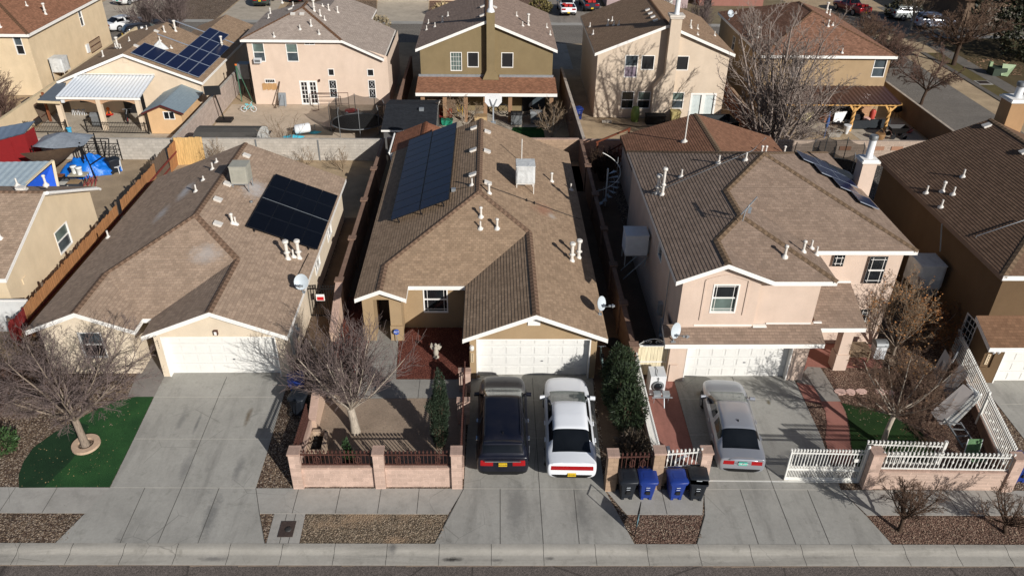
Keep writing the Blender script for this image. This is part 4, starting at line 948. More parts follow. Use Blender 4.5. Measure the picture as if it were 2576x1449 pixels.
vents(h0, (zr0, 0, 0), [('cap', 'E', 325, 52), ('box', 'E', 150, 84), ('pipe', 'A', 130, 1380)])
cooler(h0, (-26.9, 37.6, 3.9), .95, .95, 1.0, .3, CLOTHG, True)
# ------------------------------------------------------------------ the row of houses on the lower lots behind
def corrugated(parent, name, a, b, c_, d, ribs, mat, amp=.022, seg=4):
    """sheet roof; a-b top edge (left to right), d-c bottom edge"""
    a, b, c_, d = map(Vector, (a, b, c_, d)); n = (b-a).cross(d-a).normalized()
    if n.z < 0: n = -n
    m = MB(); N = ribs*seg; top, bot = [], []
    for i in range(N+1):
        t = i/N; ph = (i % seg)/seg; h = amp*(1 if ph < .3 else -.2)
        top.append(a.lerp(b, t)+n*h); bot.append(d.lerp(c_, t)+n*h)
    m.grid([bot, top], 0, False)
    m.grid([[p-n*.05 for p in top], [p-n*.05 for p in bot]], 0, False)
    return build(name, m, mat, parent)
YEL = stucco('yellow_stucco', srgb(214, 192, 158)); CRM6 = stucco('cream_stucco_c', srgb(216, 196, 170)); PK7 = stucco('pink_stucco_b', srgb(212, 190, 170), .06); OLV = stucco('olive_stucco', srgb(132, 116, 86)); BEI = stucco('beige_stucco', srgb(206, 188, 166), .06); OCH = stucco('ochre_stucco', srgb(168, 144, 112))
SHR = shingle('reddish_shingles', srgb(150, 108, 84), grey=.2, var=.24); SH6 = shingle('light_brown_shingles', srgb(156, 132, 108), grey=.3); SH7 = shingle('pale_shingles', srgb(166, 152, 140), grey=.3, var=.14); SH8 = shingle('mauve_shingles', srgb(150, 130, 116), grey=.3, var=.16); SH9 = shingle('tan_shingles_b', srgb(152, 126, 102), grey=.2); SH10 = shingle('rust_shingles', srgb(140, 104, 84), grey=.1, var=.3)
CAPB = shingle('ridge_back', srgb(122, 92, 70), 5)
def fitwin(parent, Y, xl, xr, px, depth=.09, style='dh', pane=None, pane2=None, holes=None, z0=None):
    """window given by two opposite corners of it in the photograph, on the wall plane y = Y that starts at xl"""
    (c, x0, y0), (x1, y1) = px
    p, q = aty(c, x0, y0, Y), aty(c, x1, y1, Y); a, b = min(p.x, q.x), max(p.x, q.x); lo, hi = min(p.z, q.z), max(p.z, q.z)
    if z0 is not None: lo = z0
    holes.append((a-xl, b-xl, lo, hi, depth, style, pane, pane2))
def do_windows(parent, p0, p1, hs):
    for s0, s1, lo, hi, dp, st, pa, pb in hs:
        if st != 'void': window(parent, p0, p1, s0, s1, lo, hi, dp, st, pa, pb)
H_ = lambda hs: [h[:5] for h in hs]
G0 = -2.
# ---- H5 yellow two storey
h5 = thing('two_storey_house', 'yellow two storey house with reddish roof cut off by the top left corner', 'house', (-46, 77, G0))
e5 = 3.5; xr5 = -39.7; y5 = 69.5; y5b = 85.5; xl5 = -53; sl = .4; hw = (xr5-xl5)/2; xm5 = xr5-hw
roof(h5, [[(xr5, y5, e5), (xr5, y5b, e5), (xm5, y5b-hw, e5+sl*hw), (xm5, y5+hw, e5+sl*hw)], [(xl5, y5, e5), (xr5, y5, e5), (xm5, y5+hw, e5+sl*hw)], [(xl5, y5, e5), (xm5, y5+hw, e5+sl*hw), (xm5, y5b-hw, e5+sl*hw), (xl5, y5b, e5)], [(xr5, y5b, e5), (xl5, y5b, e5), (xm5, y5b-hw, e5+sl*hw)]],
     [SHR, CAPB], fascia=WHITE, caps=[((xr5, y5, e5), (xm5, y5+hw, e5+sl*hw)), ((xr5, y5b, e5), (xm5, y5b-hw, e5+sl*hw))], fh=.24)
m = MB(); hf = []; fitwin(h5, 69.9, -52.6, 0, (('A', 88, 272), (195, 410)), style='dh', pane=GLASSG, pane2=GLASS, holes=hf)
hs = []
for (xa_, ya_), (xb_, yb_) in (((575, 75), (630, 190)),):
    p, q = atx('A', xa_, ya_+8, -40.1), atx('A', xb_, yb_-8, -40.1); hs.append((p.y-69.9, q.y-69.9, q.z-.1, p.z+.1, .09, 'dh', GLASSG, GLASS))
wall(m, (-52.6, 69.9), (-40.1, 69.9), G0, e5-.06, H_(hf)); wall(m, (-40.1, 69.9), (-40.1, 85.2), G0, e5-.06, H_(hs)); wall(m, (-40.1, 85.2), (-52.6, 85.2), G0, e5); wall(m, (-52.6, 85.2), (-52.6, 69.9), G0, e5)
build('wall', m, YEL, h5); do_windows(h5, (-52.6, 69.9), (-40.1, 69.9), hf); do_windows(h5, (-40.1, 69.9), (-40.1, 85.2), hs)
PL5 = (e5+sl*xr5, -sl, 0); PL5f = (e5-sl*y5, 0, sl)
vents(h5, PL5, [('flue', 'A', 340, 108), ('pipe', 'A', 198, 45)]); vents(h5, PL5f, [('pipe', 'A', 5, 205)])
q = atx('A', 440, 470, -39.5); cooler(h5, (q.x, q.y, q.z-.9), 1.15, 1.25, 1.15, .25, CLOTHG, True)
m = MB(); m.bar((q.x-.5, q.y-.75, q.z-1.5), (q.x-.5, q.y-.75, q.z+.5), .06); m.bar((q.x-.5, q.y+.75, q.z-1.5), (q.x-.5, q.y+.75, q.z+.5), .06); build('cooler_bracket', m, BLACK, h5)
q = atx('A', 655, 370, -40.05); m = MB(); m.box(-40.1, -39.95, q.y-.25, q.y+.25, q.z-.3, q.z+.5); build('electric_meter', m, WHITE2, h5)
q0, q1 = atx('A', 675, 345, -40.0), atx('A', 760, 345, -40.0); m = MB()
for k in range(11): y_ = q0.y+(q1.y-q0.y)*k/10; m.box(-40.06, -40.02, y_-.015, y_+.015, q0.z-.7, q0.z+.35)
for zz in (-.7, -.15, .35): m.box(-40.07, -40.01, q0.y, q1.y, q0.z+zz-.025, q0.z+zz+.025)
build('window_grille', m, RUST, h5)
# ---- H6 cream single storey with blue panels
h6 = thing('single_storey_house', 'cream house with white metal patio roof and blue solar panels', 'house', (-30, 72, G0))
e6, s6 = .8, .39; a6, b6 = -36.1, -24.1; m6 = (a6+b6)/2; r6 = e6+s6*(b6-a6)/2; xw = -27.1; rw = e6+s6*3.
roof(h6, [[(a6, 65.15, e6), (m6, 65.15, r6), (m6, 75.5, r6), (a6, 81, e6)], [(m6, 65.15, r6), (b6, 65.15, e6), (b6, 75, e6), (xw, 75, rw), (m6, 75.5, r6)], [(xw, 75, rw), (b6, 75, e6), (b6, 83.5, e6), (xw, 83.5, rw)], [(xw, 75, rw), (xw, 83.5, rw), (-30.1, 83.5, e6), (-30.1, 81, e6)], [(a6, 81, e6), (m6, 75.5, r6), (xw, 75, rw), (-30.1, 81, e6)]], [SH6, CAPB], fascia=WHITE, fh=.22)
m = MB(); wall(m, (-35.75, 65.55), (-24.45, 65.55), G0, [(0, e6), (5.65, r6-.08), (11.3, e6)]); wall(m, (-24.45, 65.55), (-24.45, 83), G0, e6-.05); wall(m, (-35.75, 81), (-35.75, 65.55), G0, e6-.05); p, q = aty('A', 905, 415, 65.5), aty('A', 958, 468, 65.5); m.box(p.x, q.x, 65.5, 65.55, q.z, p.z); build('wall', m, CRM6, h6)
m = MB(); m.box(-31.2, -29.4, 65.48, 65.53, G0, .1); m.box(-34.8, -33.6, 65.48, 65.53, -1.1, .2); build('patio_door', m, GLASSB, h6)
PL6r = (e6+s6*b6, -s6, 0); PL6l = (e6-s6*a6, s6, 0)
vents(h6, PL6r, [('box', 'A', 1015, 350), ('box', 'A', 1165, 240), ('flue', 'A', 1308, 235), ('cap', 'A', 1225, 240), ('flue', 'A', 1655, 350), ('pipe', 'A', 1190, 305), ('short', 'A', 1275, 360)])
vents(h6, PL6l, [('cap', 'A', 862, 358), ('flue', 'A', 880, 362), ('pipe', 'A', 900, 362), ('cap', 'A', 770, 425), ('pipe', 'A', 965, 308), ('pipe', 'A', 1095, 222)])
q = atp('A', 1195, 352, PL6r); m = MB(); rnd = random.Random(4)
rows = [[(q.x+.55*t*math.cos(a)*(1+.25*math.sin(3*a+t)), q.y+.5*t*math.sin(a), q.z+.45*(1-t)+.12*math.sin(4*a)*(1-t)+.03-.22*t*math.cos(a)) for a in [2*math.pi*k/16 for k in range(16)]] for t in (.05, .3, .6, .85, 1)]
m.grid(rows, 0, True, True); build('plastic_cover', m, CLOTHG, h6)
c0 = atp('A', 1480, 590, PL6r); c1 = atp('A', 1655, 405, PL6r); c2 = atp('A', 995, 400, PL6r)
py = (c1.y-c0.y)/2.; pw = 1.0
L6 = Vector((1, 0, -s6)).normalized(); n6 = Vector((s6, 0, 1)).normalized()
w6 = (c0-c2).length; nb = 6; pwid = .99
def six(i, j):    # i counts up the slope from the eave, j along the ridge direction
    return j < 1 or (j < 2 and i < 3) or (j < 3 and i < 3) or (j < 4 and i < 3)
ph6 = (c1.y-c0.y)/2.35
solar(h6, PL6r, c0, (-1, 0, s6), (0, 1, 0), 6, 4, 1.02*w6/6, ph6, SOLARC, SOLFR, .03, .14, lines=lambda i, j: (j == 0) or (j in (1, 2) and i < 3) or (j == 3 and 1 <= i < 3))
# patio with white ribbed roof
pt = thing('patio_cover', 'white ribbed metal patio roof on stucco posts behind the cream house', 'patio cover', (-31, 63, G0))
A1, A2 = aty('A', 570, 560, 65.5), aty('A', 1155, 565, 65.5); B1, B2 = aty('A', 415, 722, 61.4), aty('A', 1042, 730, 61.4)
corrugated(pt, 'roof', A1, A2, B2, B1, 22, plain('white_metal_roof', srgb(226, 230, 232), .35, .1, var=.04))
m = MB(); m.bar(B1+Vector((0, -.02, -.1)), B2+Vector((0, -.02, -.1)), .06, .18); m.bar(A1+Vector((0, 0, .12)), A2+Vector((0, 0, .12)), .3, .05); build('fascia', m, WHITE, pt)
for c, x, y, x2, y2 in (('A', 470, 760, 500, 985), ('A', 760, 760, 790, 960), ('A', 1052, 770, 1075, 960)):
    b = aty(c, x2, y2, 61.6); m = MB(); m.box(b.x-.17, b.x+.17, 61.43, 61.77, G0, B1.z-.25); build('post', m, CRM6, pt)
bx = [aty('A', 500, 985, 61.6).x, aty('A', 790, 960, 61.6).x, aty('A', 1075, 960, 61.6).x]
for a, b in zip(bx, bx[1:]):
    m = MB(); N = 12; zt = B1.z-.12
    lo = [(a+(b-a)*k/N, zt-.22-.42*(abs(2*k/N-1)**2.5)) for k in range(N+1)]
    for (xa_, za), (xb_, zb_) in zip(lo, lo[1:]): m.poly([(xa_, 61.5, za), (xb_, 61.5, zb_), (xb_, 61.5, zt), (xa_, 61.5, zt)]); m.poly([(xa_, 61.7, za), (xa_, 61.7, zt), (xb_, 61.7, zt), (xb_, 61.7, zb_)]); m.poly([(xa_, 61.5, za), (xa_, 61.7, za), (xb_, 61.7, zb_), (xb_, 61.5, zb_)])
    build('arch', m, plain('arch_tile', srgb(176, 140, 108), .8, var=.25, sc=14), pt)
m = MB(); p = [aty('A', x, y, 61.9) for x, y in ((500, 625), (400, 625), (275, 752), (445, 755))]; z_ = .55
P_ = [atz('A', 492, 618, z_+.1), atz('A', 425, 615, z_+.1), atz('A', 275, 750, z_), atz('A', 445, 757, z_)]
m.poly(P_); m.poly([v-Vector((0, 0, .06)) for v in P_][::-1])
for i in range(4): m.poly([P_[i], P_[(i+1) % 4], P_[(i+1) % 4]-Vector((0, 0, .06)), P_[i]-Vector((0, 0, .06))])
lt = build('side_roof', m, plain('grey_roll_roofing', srgb(96, 104, 112), .8), pt)
m = MB(); m.bar(P_[2]+Vector((0, 0, -.1)), P_[3]+Vector((0, 0, -.1)), .06, .2); build('fascia', m, plain('pale_wood', srgb(206, 186, 150)), pt)
b = atz('A', 380, 905, G0); m = MB(); m.bar(b, (b.x, b.y, .45), .16); build('wooden_post', m, wood('post_wood', srgb(124, 74, 48)), pt)
m = MB(); q = aty('A', 468, 755, 61.35); m.box(q.x-.12, q.x+.12, 61.28, 61.42, q.z-.12, q.z+.1); build('flood_lamp', m, WHITE2, pt)
# shed with ribbed roof
sh = thing('garden_shed', 'tan shed with blue grey ribbed roof and small white window', 'shed', (-25.8, 63, G0))
x0, x1 = atz('A', 1130, 1000, G0).x, atz('A', 1390, 985, G0).x; yf = 60.75; xm_ = (x0+x1)/2; ez, pz = -.15, .42
m = MB(); hs = []; fitwin(sh, yf, x0, x1, (('A', 1210, 832), (1308, 892)), .05, 'slide', GLASS, None, hs)
wall(m, (x0, yf), (x1, yf), G0, [(0, ez), (xm_-x0, pz), (x1-x0, ez)], H_(hs)); wall(m, (x1, yf), (x1, 65.3), G0, ez); wall(m, (x0, 65.3), (x0, yf), G0, ez); wall(m, (x1, 65.3), (x0, 65.3), G0, [(0, ez), (xm_-x0, pz), (x1-x0, ez)]); build('wall', m, stucco('shed_siding', srgb(214, 176, 132)), sh); do_windows(sh, (x0, yf), (x1, yf), hs)
MT = plain('blue_grey_metal', srgb(142, 156, 162), .4, .4, var=.08)
corrugated(sh, 'roof', (xm_, yf-.35, pz+.08), (xm_, 65.6, pz+.08), (x1+.35, 65.6, ez-.04), (x1+.35, yf-.35, ez-.04), 20, MT); corrugated(sh, 'roof', (xm_, 65.6, pz+.08), (xm_, yf-.35, pz+.08), (x0-.35, yf-.35, ez-.04), (x0-.35, 65.6, ez-.04), 20, MT)
m = MB(); m.bar((x0-.35, yf-.36, ez-.1), (xm_, yf-.36, pz+.02), .04, .12); m.bar((xm_, yf-.36, pz+.02), (x1+.35, yf-.36, ez-.1), .04, .12); build('fascia', m, plain('maroon_trim', srgb(86, 40, 38)), sh)
# ---- H7 pink two storey with cat-slide roof
h7 = thing('two_storey_house', 'pale pink two storey house with white french doors and roof sloping low on one side', 'house', (-15, 73, G0))
xl, xr = -21.15, -9.2; xm7, z7, el, er = -16.5, 5.5, 3.55, 2.2; yf7, yb7 = 67.5, 77.2; ye7 = 3.6; xh = -12.62
zh = z7-(xm7-xh)*-1*(z7-er)/(xr-xm7) if False else z7-(xh-xm7)*(z7-er)/(xr-xm7)
roof(h7, [[(xl, yf7, zh), (xh, yf7, zh), (xm7, 71.6, z7)], [(xh, yf7, zh), (xr, yf7, er), (xr, yb7, er), (xh, yb7-.1, zh), (xm7, 73.6, z7), (xm7, 71.6, z7)], [(xl, yf7, zh), (xm7, 71.6, z7), (xm7, 73.6, z7), (xl, yb7, zh)], [(xm7, 73.6, z7), (xh, yb7-.1, zh), (xl, yb7, zh)]], [SH7, CAPB], fascia=WHITE, fh=.22, caps=[((xm7, 71.6, z7), (xh, yf7, zh)), ((xm7, 71.6, z7), (xl, yf7, zh)), ((xm7, 73.6, z7), (xm7, 71.6, z7))])
roof(h7, [[(-18.5, 77, 3.2), (-15.2, 77, 4.3), (-15.2, 82.5, 4.3), (-18.5, 82.5, 3.2)], [(-15.2, 77, 4.3), (-11.6, 77, 2.9), (-11.6, 82.5, 2.9), (-15.2, 82.5, 4.3)]], [SH7, CAPB], 'front_roof', fascia=WHITE)
m = MB(); hs = []; W = 67.9; x0 = -20.75
for a, b, st, pa, pb, dp in (((95, 322), (186, 462), 'dh', GLASSC, GLASSG, .09), ((345, 326), (436, 462), 'dh', GLASSC, GLASSG, .09), ((485, 318), (566, 338), 'slide', GLASSB, None, .06), ((660, 514), (713, 568), 'plain', GLASSB, None, .09), ((952, 516), (1007, 571), 'plain', GLASSB, None, .09), ((666, 597), (728, 730), 'dh', GLASSB, None, .09), ((960, 597), (1017, 733), 'dh', GLASSB, None, .09), ((190, 590), (272, 622), 'bars', GLASS, None, .06), ((447, 603), (590, 771), 'void', None, None, .12)):
    p, q = aty('B', *a, W), aty('B', *b, W)
    if st in ('dh', 'plain') and b[1]-a[1] > 100: q.x = aty('B', b[0], a[1]+20, W).x-.02; p.x = aty('B', a[0], a[1]+10, W).x
    if st == 'void': q.x = aty('B', 578, 603, W).x; q.z = G0
    hs.append((p.x-x0, q.x-x0, q.z, p.z, dp, st, pa, pb))
wall(m, (x0, W), (-8.95, W), G0, [(0, 3.5), (xh-x0, 3.5), (11.8, er+.1)], H_(hs)); wall(m, (-8.95, W), (-8.95, 77), G0, er); wall(m, (x0, 77), (x0, W), G0, 3.5); wall(m, (-18, 82.2), (-18, 77), G0, 3); wall(m, (-12, 77), (-12, 82.2), G0, 2.9); build('wall', m, PK7, h7); do_windows(h7, (x0, W), (-8.95, W), hs)
v = hs[-1]; dm = (v[0]+v[1])/2
for a, b in ((v[0], dm), (dm, v[1])):
    f = MB(); window_ = window(h7, (x0, W), (-8.95, W), a, b, v[2], v[3], .1, 'plain', GLASS, None, .13); window_.name = 'french_door'
    g = MB(); o_ = Vector((x0, W+.1, 0)); d_ = Vector((1, 0, 0)); n_ = Vector((0, -1, 0))
    xs = a+.13; ww = b-a-.26; hh = v[3]-v[2]-.26
    for k in (1,): rect(g, o_, d_, n_, xs+ww*k/2-.02, xs+ww*k/2+.02, v[2]+.13, v[3]-.13, (.0, .04))
    for k in range(1, 5): rect(g, o_, d_, n_, xs, xs+ww, v[2]+.13+hh*k/5-.02, v[2]+.13+hh*k/5+.02, (.0, .042))
    build('glazing_bars', g, WHITE, window_)
for h in (hs[5], hs[6]):     # scrollwork behind the narrow windows
    g = MB(); cx_ = x0+(h[0]+h[1])/2
    for zc in (h[2]+(h[3]-h[2])*.27, h[2]+(h[3]-h[2])*.73):
        pts = [(cx_+.13*math.sin(2*t), W+.05, zc+.28*math.cos(t)) for t in [k*math.pi/12 for k in range(25)]]; g.tube(pts, .014, 4)
    build('scroll_grille', g, WHITE2, h7)
q = aty('B', 145, 445, W); m = MB(); m.box(q.x-.3, q.x+.3, W-.4, W-.02, q.z-.22, q.z+.16, 0); m.box(q.x-.24, q.x+.24, W-.412, W-.4, q.z-.15, q.z+.1, 1); build('window_cooler', m, [WHITE2, GREYM], h7)
p, q = aty('B', 172, 622, W), aty('B', 288, 670, W); m = MB()
for k in range(9): x_ = p.x+(q.x-p.x)*k/9; m.box(x_, x_+(q.x-p.x)/9-.012, W-.05, W-.01, q.z+.04*((k*7) % 3-1), p.z+.03*((k*5) % 3-1))
build('wooden_screen', m, wood('raw_pallet', srgb(186, 146, 100)), h7)
PL7 = (z7+(z7-er)/(xr-xm7)*xm7, -(z7-er)/(xr-xm7), 0); PL7f = (zh-(z7-zh)/(71.6-yf7)*yf7, 0, (z7-zh)/(71.6-yf7)); PL7l = (z7-(z7-zh)/(xm7-xl)*xm7, (z7-zh)/(xm7-xl), 0)
vents(h7, PL7f, [('pipe', 'B', 262, 275), ('pipe', 'B', 455, 220), ('cap', 'B', 537, 195), ('pipe', 'B', 597, 255), ('box', 'B', 402, 112), ('box', 'B', 470, 112)])
vents(h7, PL7, [('flue', 'B', 560, 85), ('cap', 'B', 668, 78), ('cap', 'B', 735, 95), ('cap', 'B', 605, 120), ('pipe', 'B', 638, 152), ('short', 'B', 622, 48)])
vents(h7, PL7l, [('cap', 'B', 235, 105), ('pipe', 'B', 222, 138), ('box', 'B', 385, 72), ('pipe', 'B', 405, 48), ('pipe', 'B', 322, 22)])
m = MB(); q = aty('B', 600, 600, W); m.box(q.x-.06, q.x+.06, W-.18, W, q.z-.08, q.z+.1); build('wall_lamp', m, RUST, h7)
# ---- H8 olive two storey with chimney
h8 = thing('two_storey_house', 'olive brown two storey house with a tall chimney between its two dark upper windows', 'house', (-.3, 73, G0))
xl, xr, e8 = -6.35, 5.55, 3.4; xm8 = (xl+xr)/2; z8 = e8+.4*(xr-xl)/2; yf8, yb8 = 66.25, 79.2
roof(h8, [[(xl, yf8, e8), (xm8, yf8, z8), (xm8, yb8, z8), (xl, yb8, e8)], [(xm8, yf8, z8), (xr, yf8, e8), (xr, yb8, e8), (xm8, yb8, z8)]], [SH8, CAPB], fascia=WHITE, fh=.24, caps=[((xm8, yf8, z8), (xm8, yb8, z8))])
W = 66.6; x0, x1 = -6.0, 5.2; m = MB(); hs = []
for a, b, st, c in (((1573, 390), (1662, 531), 'grid4', 'B'), ((1700, 390), (1786, 504), 'plain', 'B'), ((175, 393), (263, 507), 'plain', 'C')): fitwin(h8, W, x0, x1, ((c, *a), b), .09, st, GLASSC if st == 'grid4' else GLASSB, None, hs)
wall(m, (x0, W), (x1, W), G0, [(0, e8), (xm8-x0, z8-.1), (x1-x0, e8)], H_(hs)); wall(m, (x1, W), (x1, 79), G0, e8-.05); wall(m, (x0, 79), (x0, W), G0, e8-.05)
build('wall', m, OLV, h8); do_windows(h8, (x0, W), (x1, W), hs)
ca, cb_ = aty('C', 65, 300, 66.0).x, aty('C', 126, 300, 66.0).x
m = MB(); m.box(ca, cb_, 66.0, W, .9, 6.45); m.poly([(ca-.35, 65.9, .95), (cb_+.35, 65.9, .95), (cb_, 65.99, 1.7), (ca, 65.99, 1.7)]); m.poly([(cb_+.35, 65.9, .95), (cb_+.35, W, .95), (cb_, W, 1.7), (cb_, 65.99, 1.7)]); m.poly([(ca-.35, W, .95), (ca-.35, 65.9, .95), (ca, 65.99, 1.7), (ca, W, 1.7)])
ch = build('chimney', m, OLV, h8); f = MB(); cc = ((ca+cb_)/2, 66.3, 6.45); f.lathe([(.34, 0), (.3, .15), (.2, .3), (.17, .34), (.17, 1.3)], cc, 14); f.lathe([(.24, 1.28), (.26, 1.45), (.1, 1.6)], cc, 14); build('flue_pipe', f, WHITE2, ch)
P8l = (z8-.4*xm8, .4, 0); P8r = (z8+.4*xm8, -.4, 0)
vents(h8, P8l, [('pipe', 'B', 1398, 225), ('pipe', 'B', 1412, 178), ('cap', 'B', 1517, 168), ('pipe', 'B', 1460, 202), ('pipe', 'B', 1557, 122), ('box', 'B', 1815, 55), ('box', 'B', 1812, 122)]); vents(h8, P8r, [('pipe', 'C', 288, 122), ('cap', 'C', 372, 185), ('flue', 'C', 375, 190), ('pipe', 'C', 333, 195), ('pipe', 'C', 512, 208), ('pipe', 'C', 537, 262), ('box', 'C', 125, 60)])
z1 = 1.0
roof(h8, [[(-6.25, 63.45, .6), (5.45, 63.45, .6), (5.45, W-.02, z1), (-6.25, W-.02, z1)]], [shingle('porch_shingles', srgb(150, 108, 84), grey=.1, var=.32)], 'porch_roof', fascia=WHITE, fh=.26, skip=[lambda a, b: a.y > 66 and b.y > 66])
m = MB(); m.box(-6.2, ca-.1, W-.08, W-.01, z1-.02, z1+.2); m.box(cb_+.4, 5.3, W-.08, W-.01, z1-.02, z1+.2); build('flashing', m, GALV, h8)
for c, x in (('B', 1372), ('B', 1535), ('B', 1690), ('B', 1835), ('C', 240), ('C', 545)):
    X = aty(c, x, 800, 63.9).x; m = MB(); m.box(X-.16, X+.16, 63.75, 64.05, G0, .4); build('post', m, stucco('post_stucco', srgb(150, 118, 90)) if x == 1372 else bpy.data.materials['post_stucco'], h8)
m = MB(); p, q = aty('C', 330, 720, W), aty('C', 465, 830, W); m.box(p.x, p.x+.9, W-.05, W-.02, G0, .1, 1); m.box(p.x+.9, p.x+2., W-.06, W-.02, G0, .1, 0); build('sliding_door', m, [GLASSG, GLASSB], h8)
m = MB(); p, q = aty('B', 1400, 715, 64.6), aty('B', 1615, 820, 64.6)
for k in range(12): m.box(p.x, q.x-(.4 if k > 8 else 0), 64.58, 64.62, -.1-k*.16-.14, -.1-k*.16)
build('board_screen', m, wood('board_brown', srgb(112, 92, 74), (.8, 12, 12)), h8)
# ---- H9 beige two storey with jogging chimney
h9 = thing('two_storey_house', 'beige two storey house with tree shadows, jogged chimney and white french doors', 'house', (14.3, 71, G0))
xl, xr, e9 = 8.5, 20.15, 3.6; xm9 = (xl+xr)/2; z9 = e9+.4*(xr-xl)/2; yf9, yb9 = 64.75, 77.3
roof(h9, [[(xl, yf9, e9), (xm9, yf9, z9), (xm9, yb9, z9), (xl, yb9, e9)], [(xm9, yf9, z9), (xr, yf9, e9), (xr, yb9, e9), (xm9, yb9, z9)]], [SH9, CAPB], fascia=WHITE, fh=.24, caps=[((xm9, yf9, z9), (xm9, yb9, z9))])
W = 65.1; x0, x1 = 8.8, 19.8; m = MB(); hs = []
for a, b, st, pa, pb in (((1100, 412), (1182, 580), 'dh', GLASSG, plain('hung_towel', srgb(132, 118, 128), .9)), ((1222, 414), (1308, 524), 'plain', GLASSB, None), ((1478, 418), (1562, 527), 'plain', GLASSB, None), ((1073, 682), (1154, 813), 'dh', GLASS, GLASS), ((1195, 684), (1277, 812), 'dh', GLASSC, GLASS), ((1443, 688), (1524, 812), 'dh', GLASSC, GLASSG), ((1588, 695), (1755, 862), 'void', None, None)):
    fitwin(h9, W, x0, x1, (('C', *a), b), .09, st, pa, pb, hs, G0 if st == 'void' else None)
wall(m, (x0, W), (x1, W), G0, [(0, e9), (xm9-x0, z9-.1), (x1-x0, e9)], H_(hs)); wall(m, (x1, W), (x1, 77), G0, e9-.05); wall(m, (x0, 77), (x0, W), G0, e9-.05)
build('wall', m, BEI, h9); do_windows(h9, (x0, W), (x1, W), hs)
v = hs[-1]; dm = (v[0]+v[1])/2
for a, b in ((v[0], dm), (dm, v[1])): window(h9, (x0, W), (x1, W), a, b, v[2], v[3], .1, 'plain', plain('blind_glass', srgb(196, 204, 200), .2) if a == v[0] else bpy.data.materials['blind_glass'], None, .16).name = 'french_door'
Yc = 64.35; tl, tr = aty('C', 1440, 170, Yc).x, aty('C', 1515, 225, Yc).x; bl, br = aty('C', 1310, 660, Yc).x, aty('C', 1462, 620, Yc).x; zj1, zj0 = aty('C', 1400, 560, Yc).z, aty('C', 1310, 660, Yc).z
m = MB(); m.box(tl, tr, Yc, W, zj1, 6.5); m.box(bl, tr, Yc, W, G0, zj0); m.poly([(bl, Yc, zj0), (tr, Yc, zj0), (tr, Yc, zj1), (tl, Yc, zj1)]); m.poly([(bl, W, zj0), (bl, Yc, zj0), (tl, Yc, zj1), (tl, W, zj1)]); m.poly([(tr, Yc, zj0), (tr, W, zj0), (tr, W, zj1), (tr, Yc, zj1)])
m.box(tl-.1, tr+.1, Yc-.1, W+.1, 6.5, 6.62, 1); m.box(tl-.16, tr+.16, Yc-.16, W+.16, 6.62, 6.78, 1)
ch = build('chimney', m, [BEI, plain('chimney_cap', srgb(206, 196, 182))], h9); f = MB(); cc = ((tl+tr)/2, 64.72, 6.78); f.lathe([(.24, 0), (.2, .06), (.2, 1.25)], cc, 14, 0); f.lathe([(.25, 1.22), (.28, 1.45), (.1, 1.55)], cc, 14, 1); build('flue_pipe', f, [WHITE2, GREYM], ch)
P9l = (z9-.4*xm9, .4, 0); P9r = (z9+.4*xm9, -.4, 0)
vents(h9, P9l, [('pipe', 'C', 858, 258), ('pipe', 'C', 835, 202), ('cap', 'C', 968, 192), ('pipe', 'C', 1000, 158), ('pipe', 'C', 1012, 190), ('pipe', 'C', 1050, 190), ('box', 'C', 1265, 80), ('box', 'C', 1285, 105), ('box', 'C', 1305, 132), ('box', 'C', 1325, 160)]); vents(h9, P9r, [('cap', 'C', 1583, 198), ('pipe', 'C', 1635, 218), ('pipe', 'C', 1762, 268), ('short', 'C', 1585, 212), ('short', 'C', 1635, 262)])
# ---- H10 ochre two storey with pyramid roof and timber porch
h10 = thing('two_storey_house', 'ochre two storey house with rust coloured hipped roof and timber porch full of clutter', 'house', (28, 71, G0))
xl, xr, e10 = 22.5, 33.95, 3.45; xm10 = (xl+xr)/2; hw = (xr-xl)/2; z10 = e10+.4*hw; y0_, y1_ = 65.1, 80.2
roof(h10, [[(xl, y0_, e10), (xr, y0_, e10), (xm10, y0_+hw, z10)], [(xr, y0_, e10), (xr, y1_, e10), (xm10, y1_-hw, z10), (xm10, y0_+hw, z10)], [(xl, y0_, e10), (xm10, y0_+hw, z10), (xm10, y1_-hw, z10), (xl, y1_, e10)], [(xr, y1_, e10), (xl, y1_, e10), (xm10, y1_-hw, z10)]], [SH10, CAPB], fascia=WHITE, fh=.24, caps=[((xm10, y0_+hw, z10), (xr, y0_, e10)), ((xm10, y0_+hw, z10), (xl, y0_, e10)), ((xm10, y0_+hw, z10), (xm10, y1_-hw, z10))])
W = 65.5; x0, x1 = 22.85, 33.6; m = MB(); hs = []
for a, b, pa, pb in (((545, 438), (640, 578), GLASS, GLASSG), ((1155, 440), (1265, 578), GLASSG, GLASSG)):
    p, q = aty('D', *a, W), aty('D', *b, W); sh_ = .12; hs.append((p.x+.28-x0, q.x-.3-x0, q.z, p.z, .09, 'dh', pa, pb))
hw_ = [(3.2, 5.2, G0, 0, .1), (7.4, 8.6, -1.2, .1, .1)]
wall(m, (x0, W), (x1, W), G0, e10-.05, H_(hs)+hw_); wall(m, (x1, W), (x1, 80), G0, e10-.05); wall(m, (x0, 80), (x0, W), G0, e10-.05, [(5, 5.8, 1.2, 2.5, .06)]); build('wall', m, OCH, h10); do_windows(h10, (x0, W), (x1, W), hs); window(h10, (x0, W), (x1, W), 7.4, 8.6, -1.2, .1, .1, 'dh'); window(h10, (x0, W), (x1, W), 3.2, 5.2, G0, 0, .1, 'slide', GLASSB).name = 'patio_door'; window(h10, (x0, 80), (x0, W), 5, 5.8, 1.2, 2.5, .06)
m = MB(); m.box(33.6, 33.95, 66.5, 67.6, .6, 1.9); build('wall_cooler', m, WHITE2, h10)
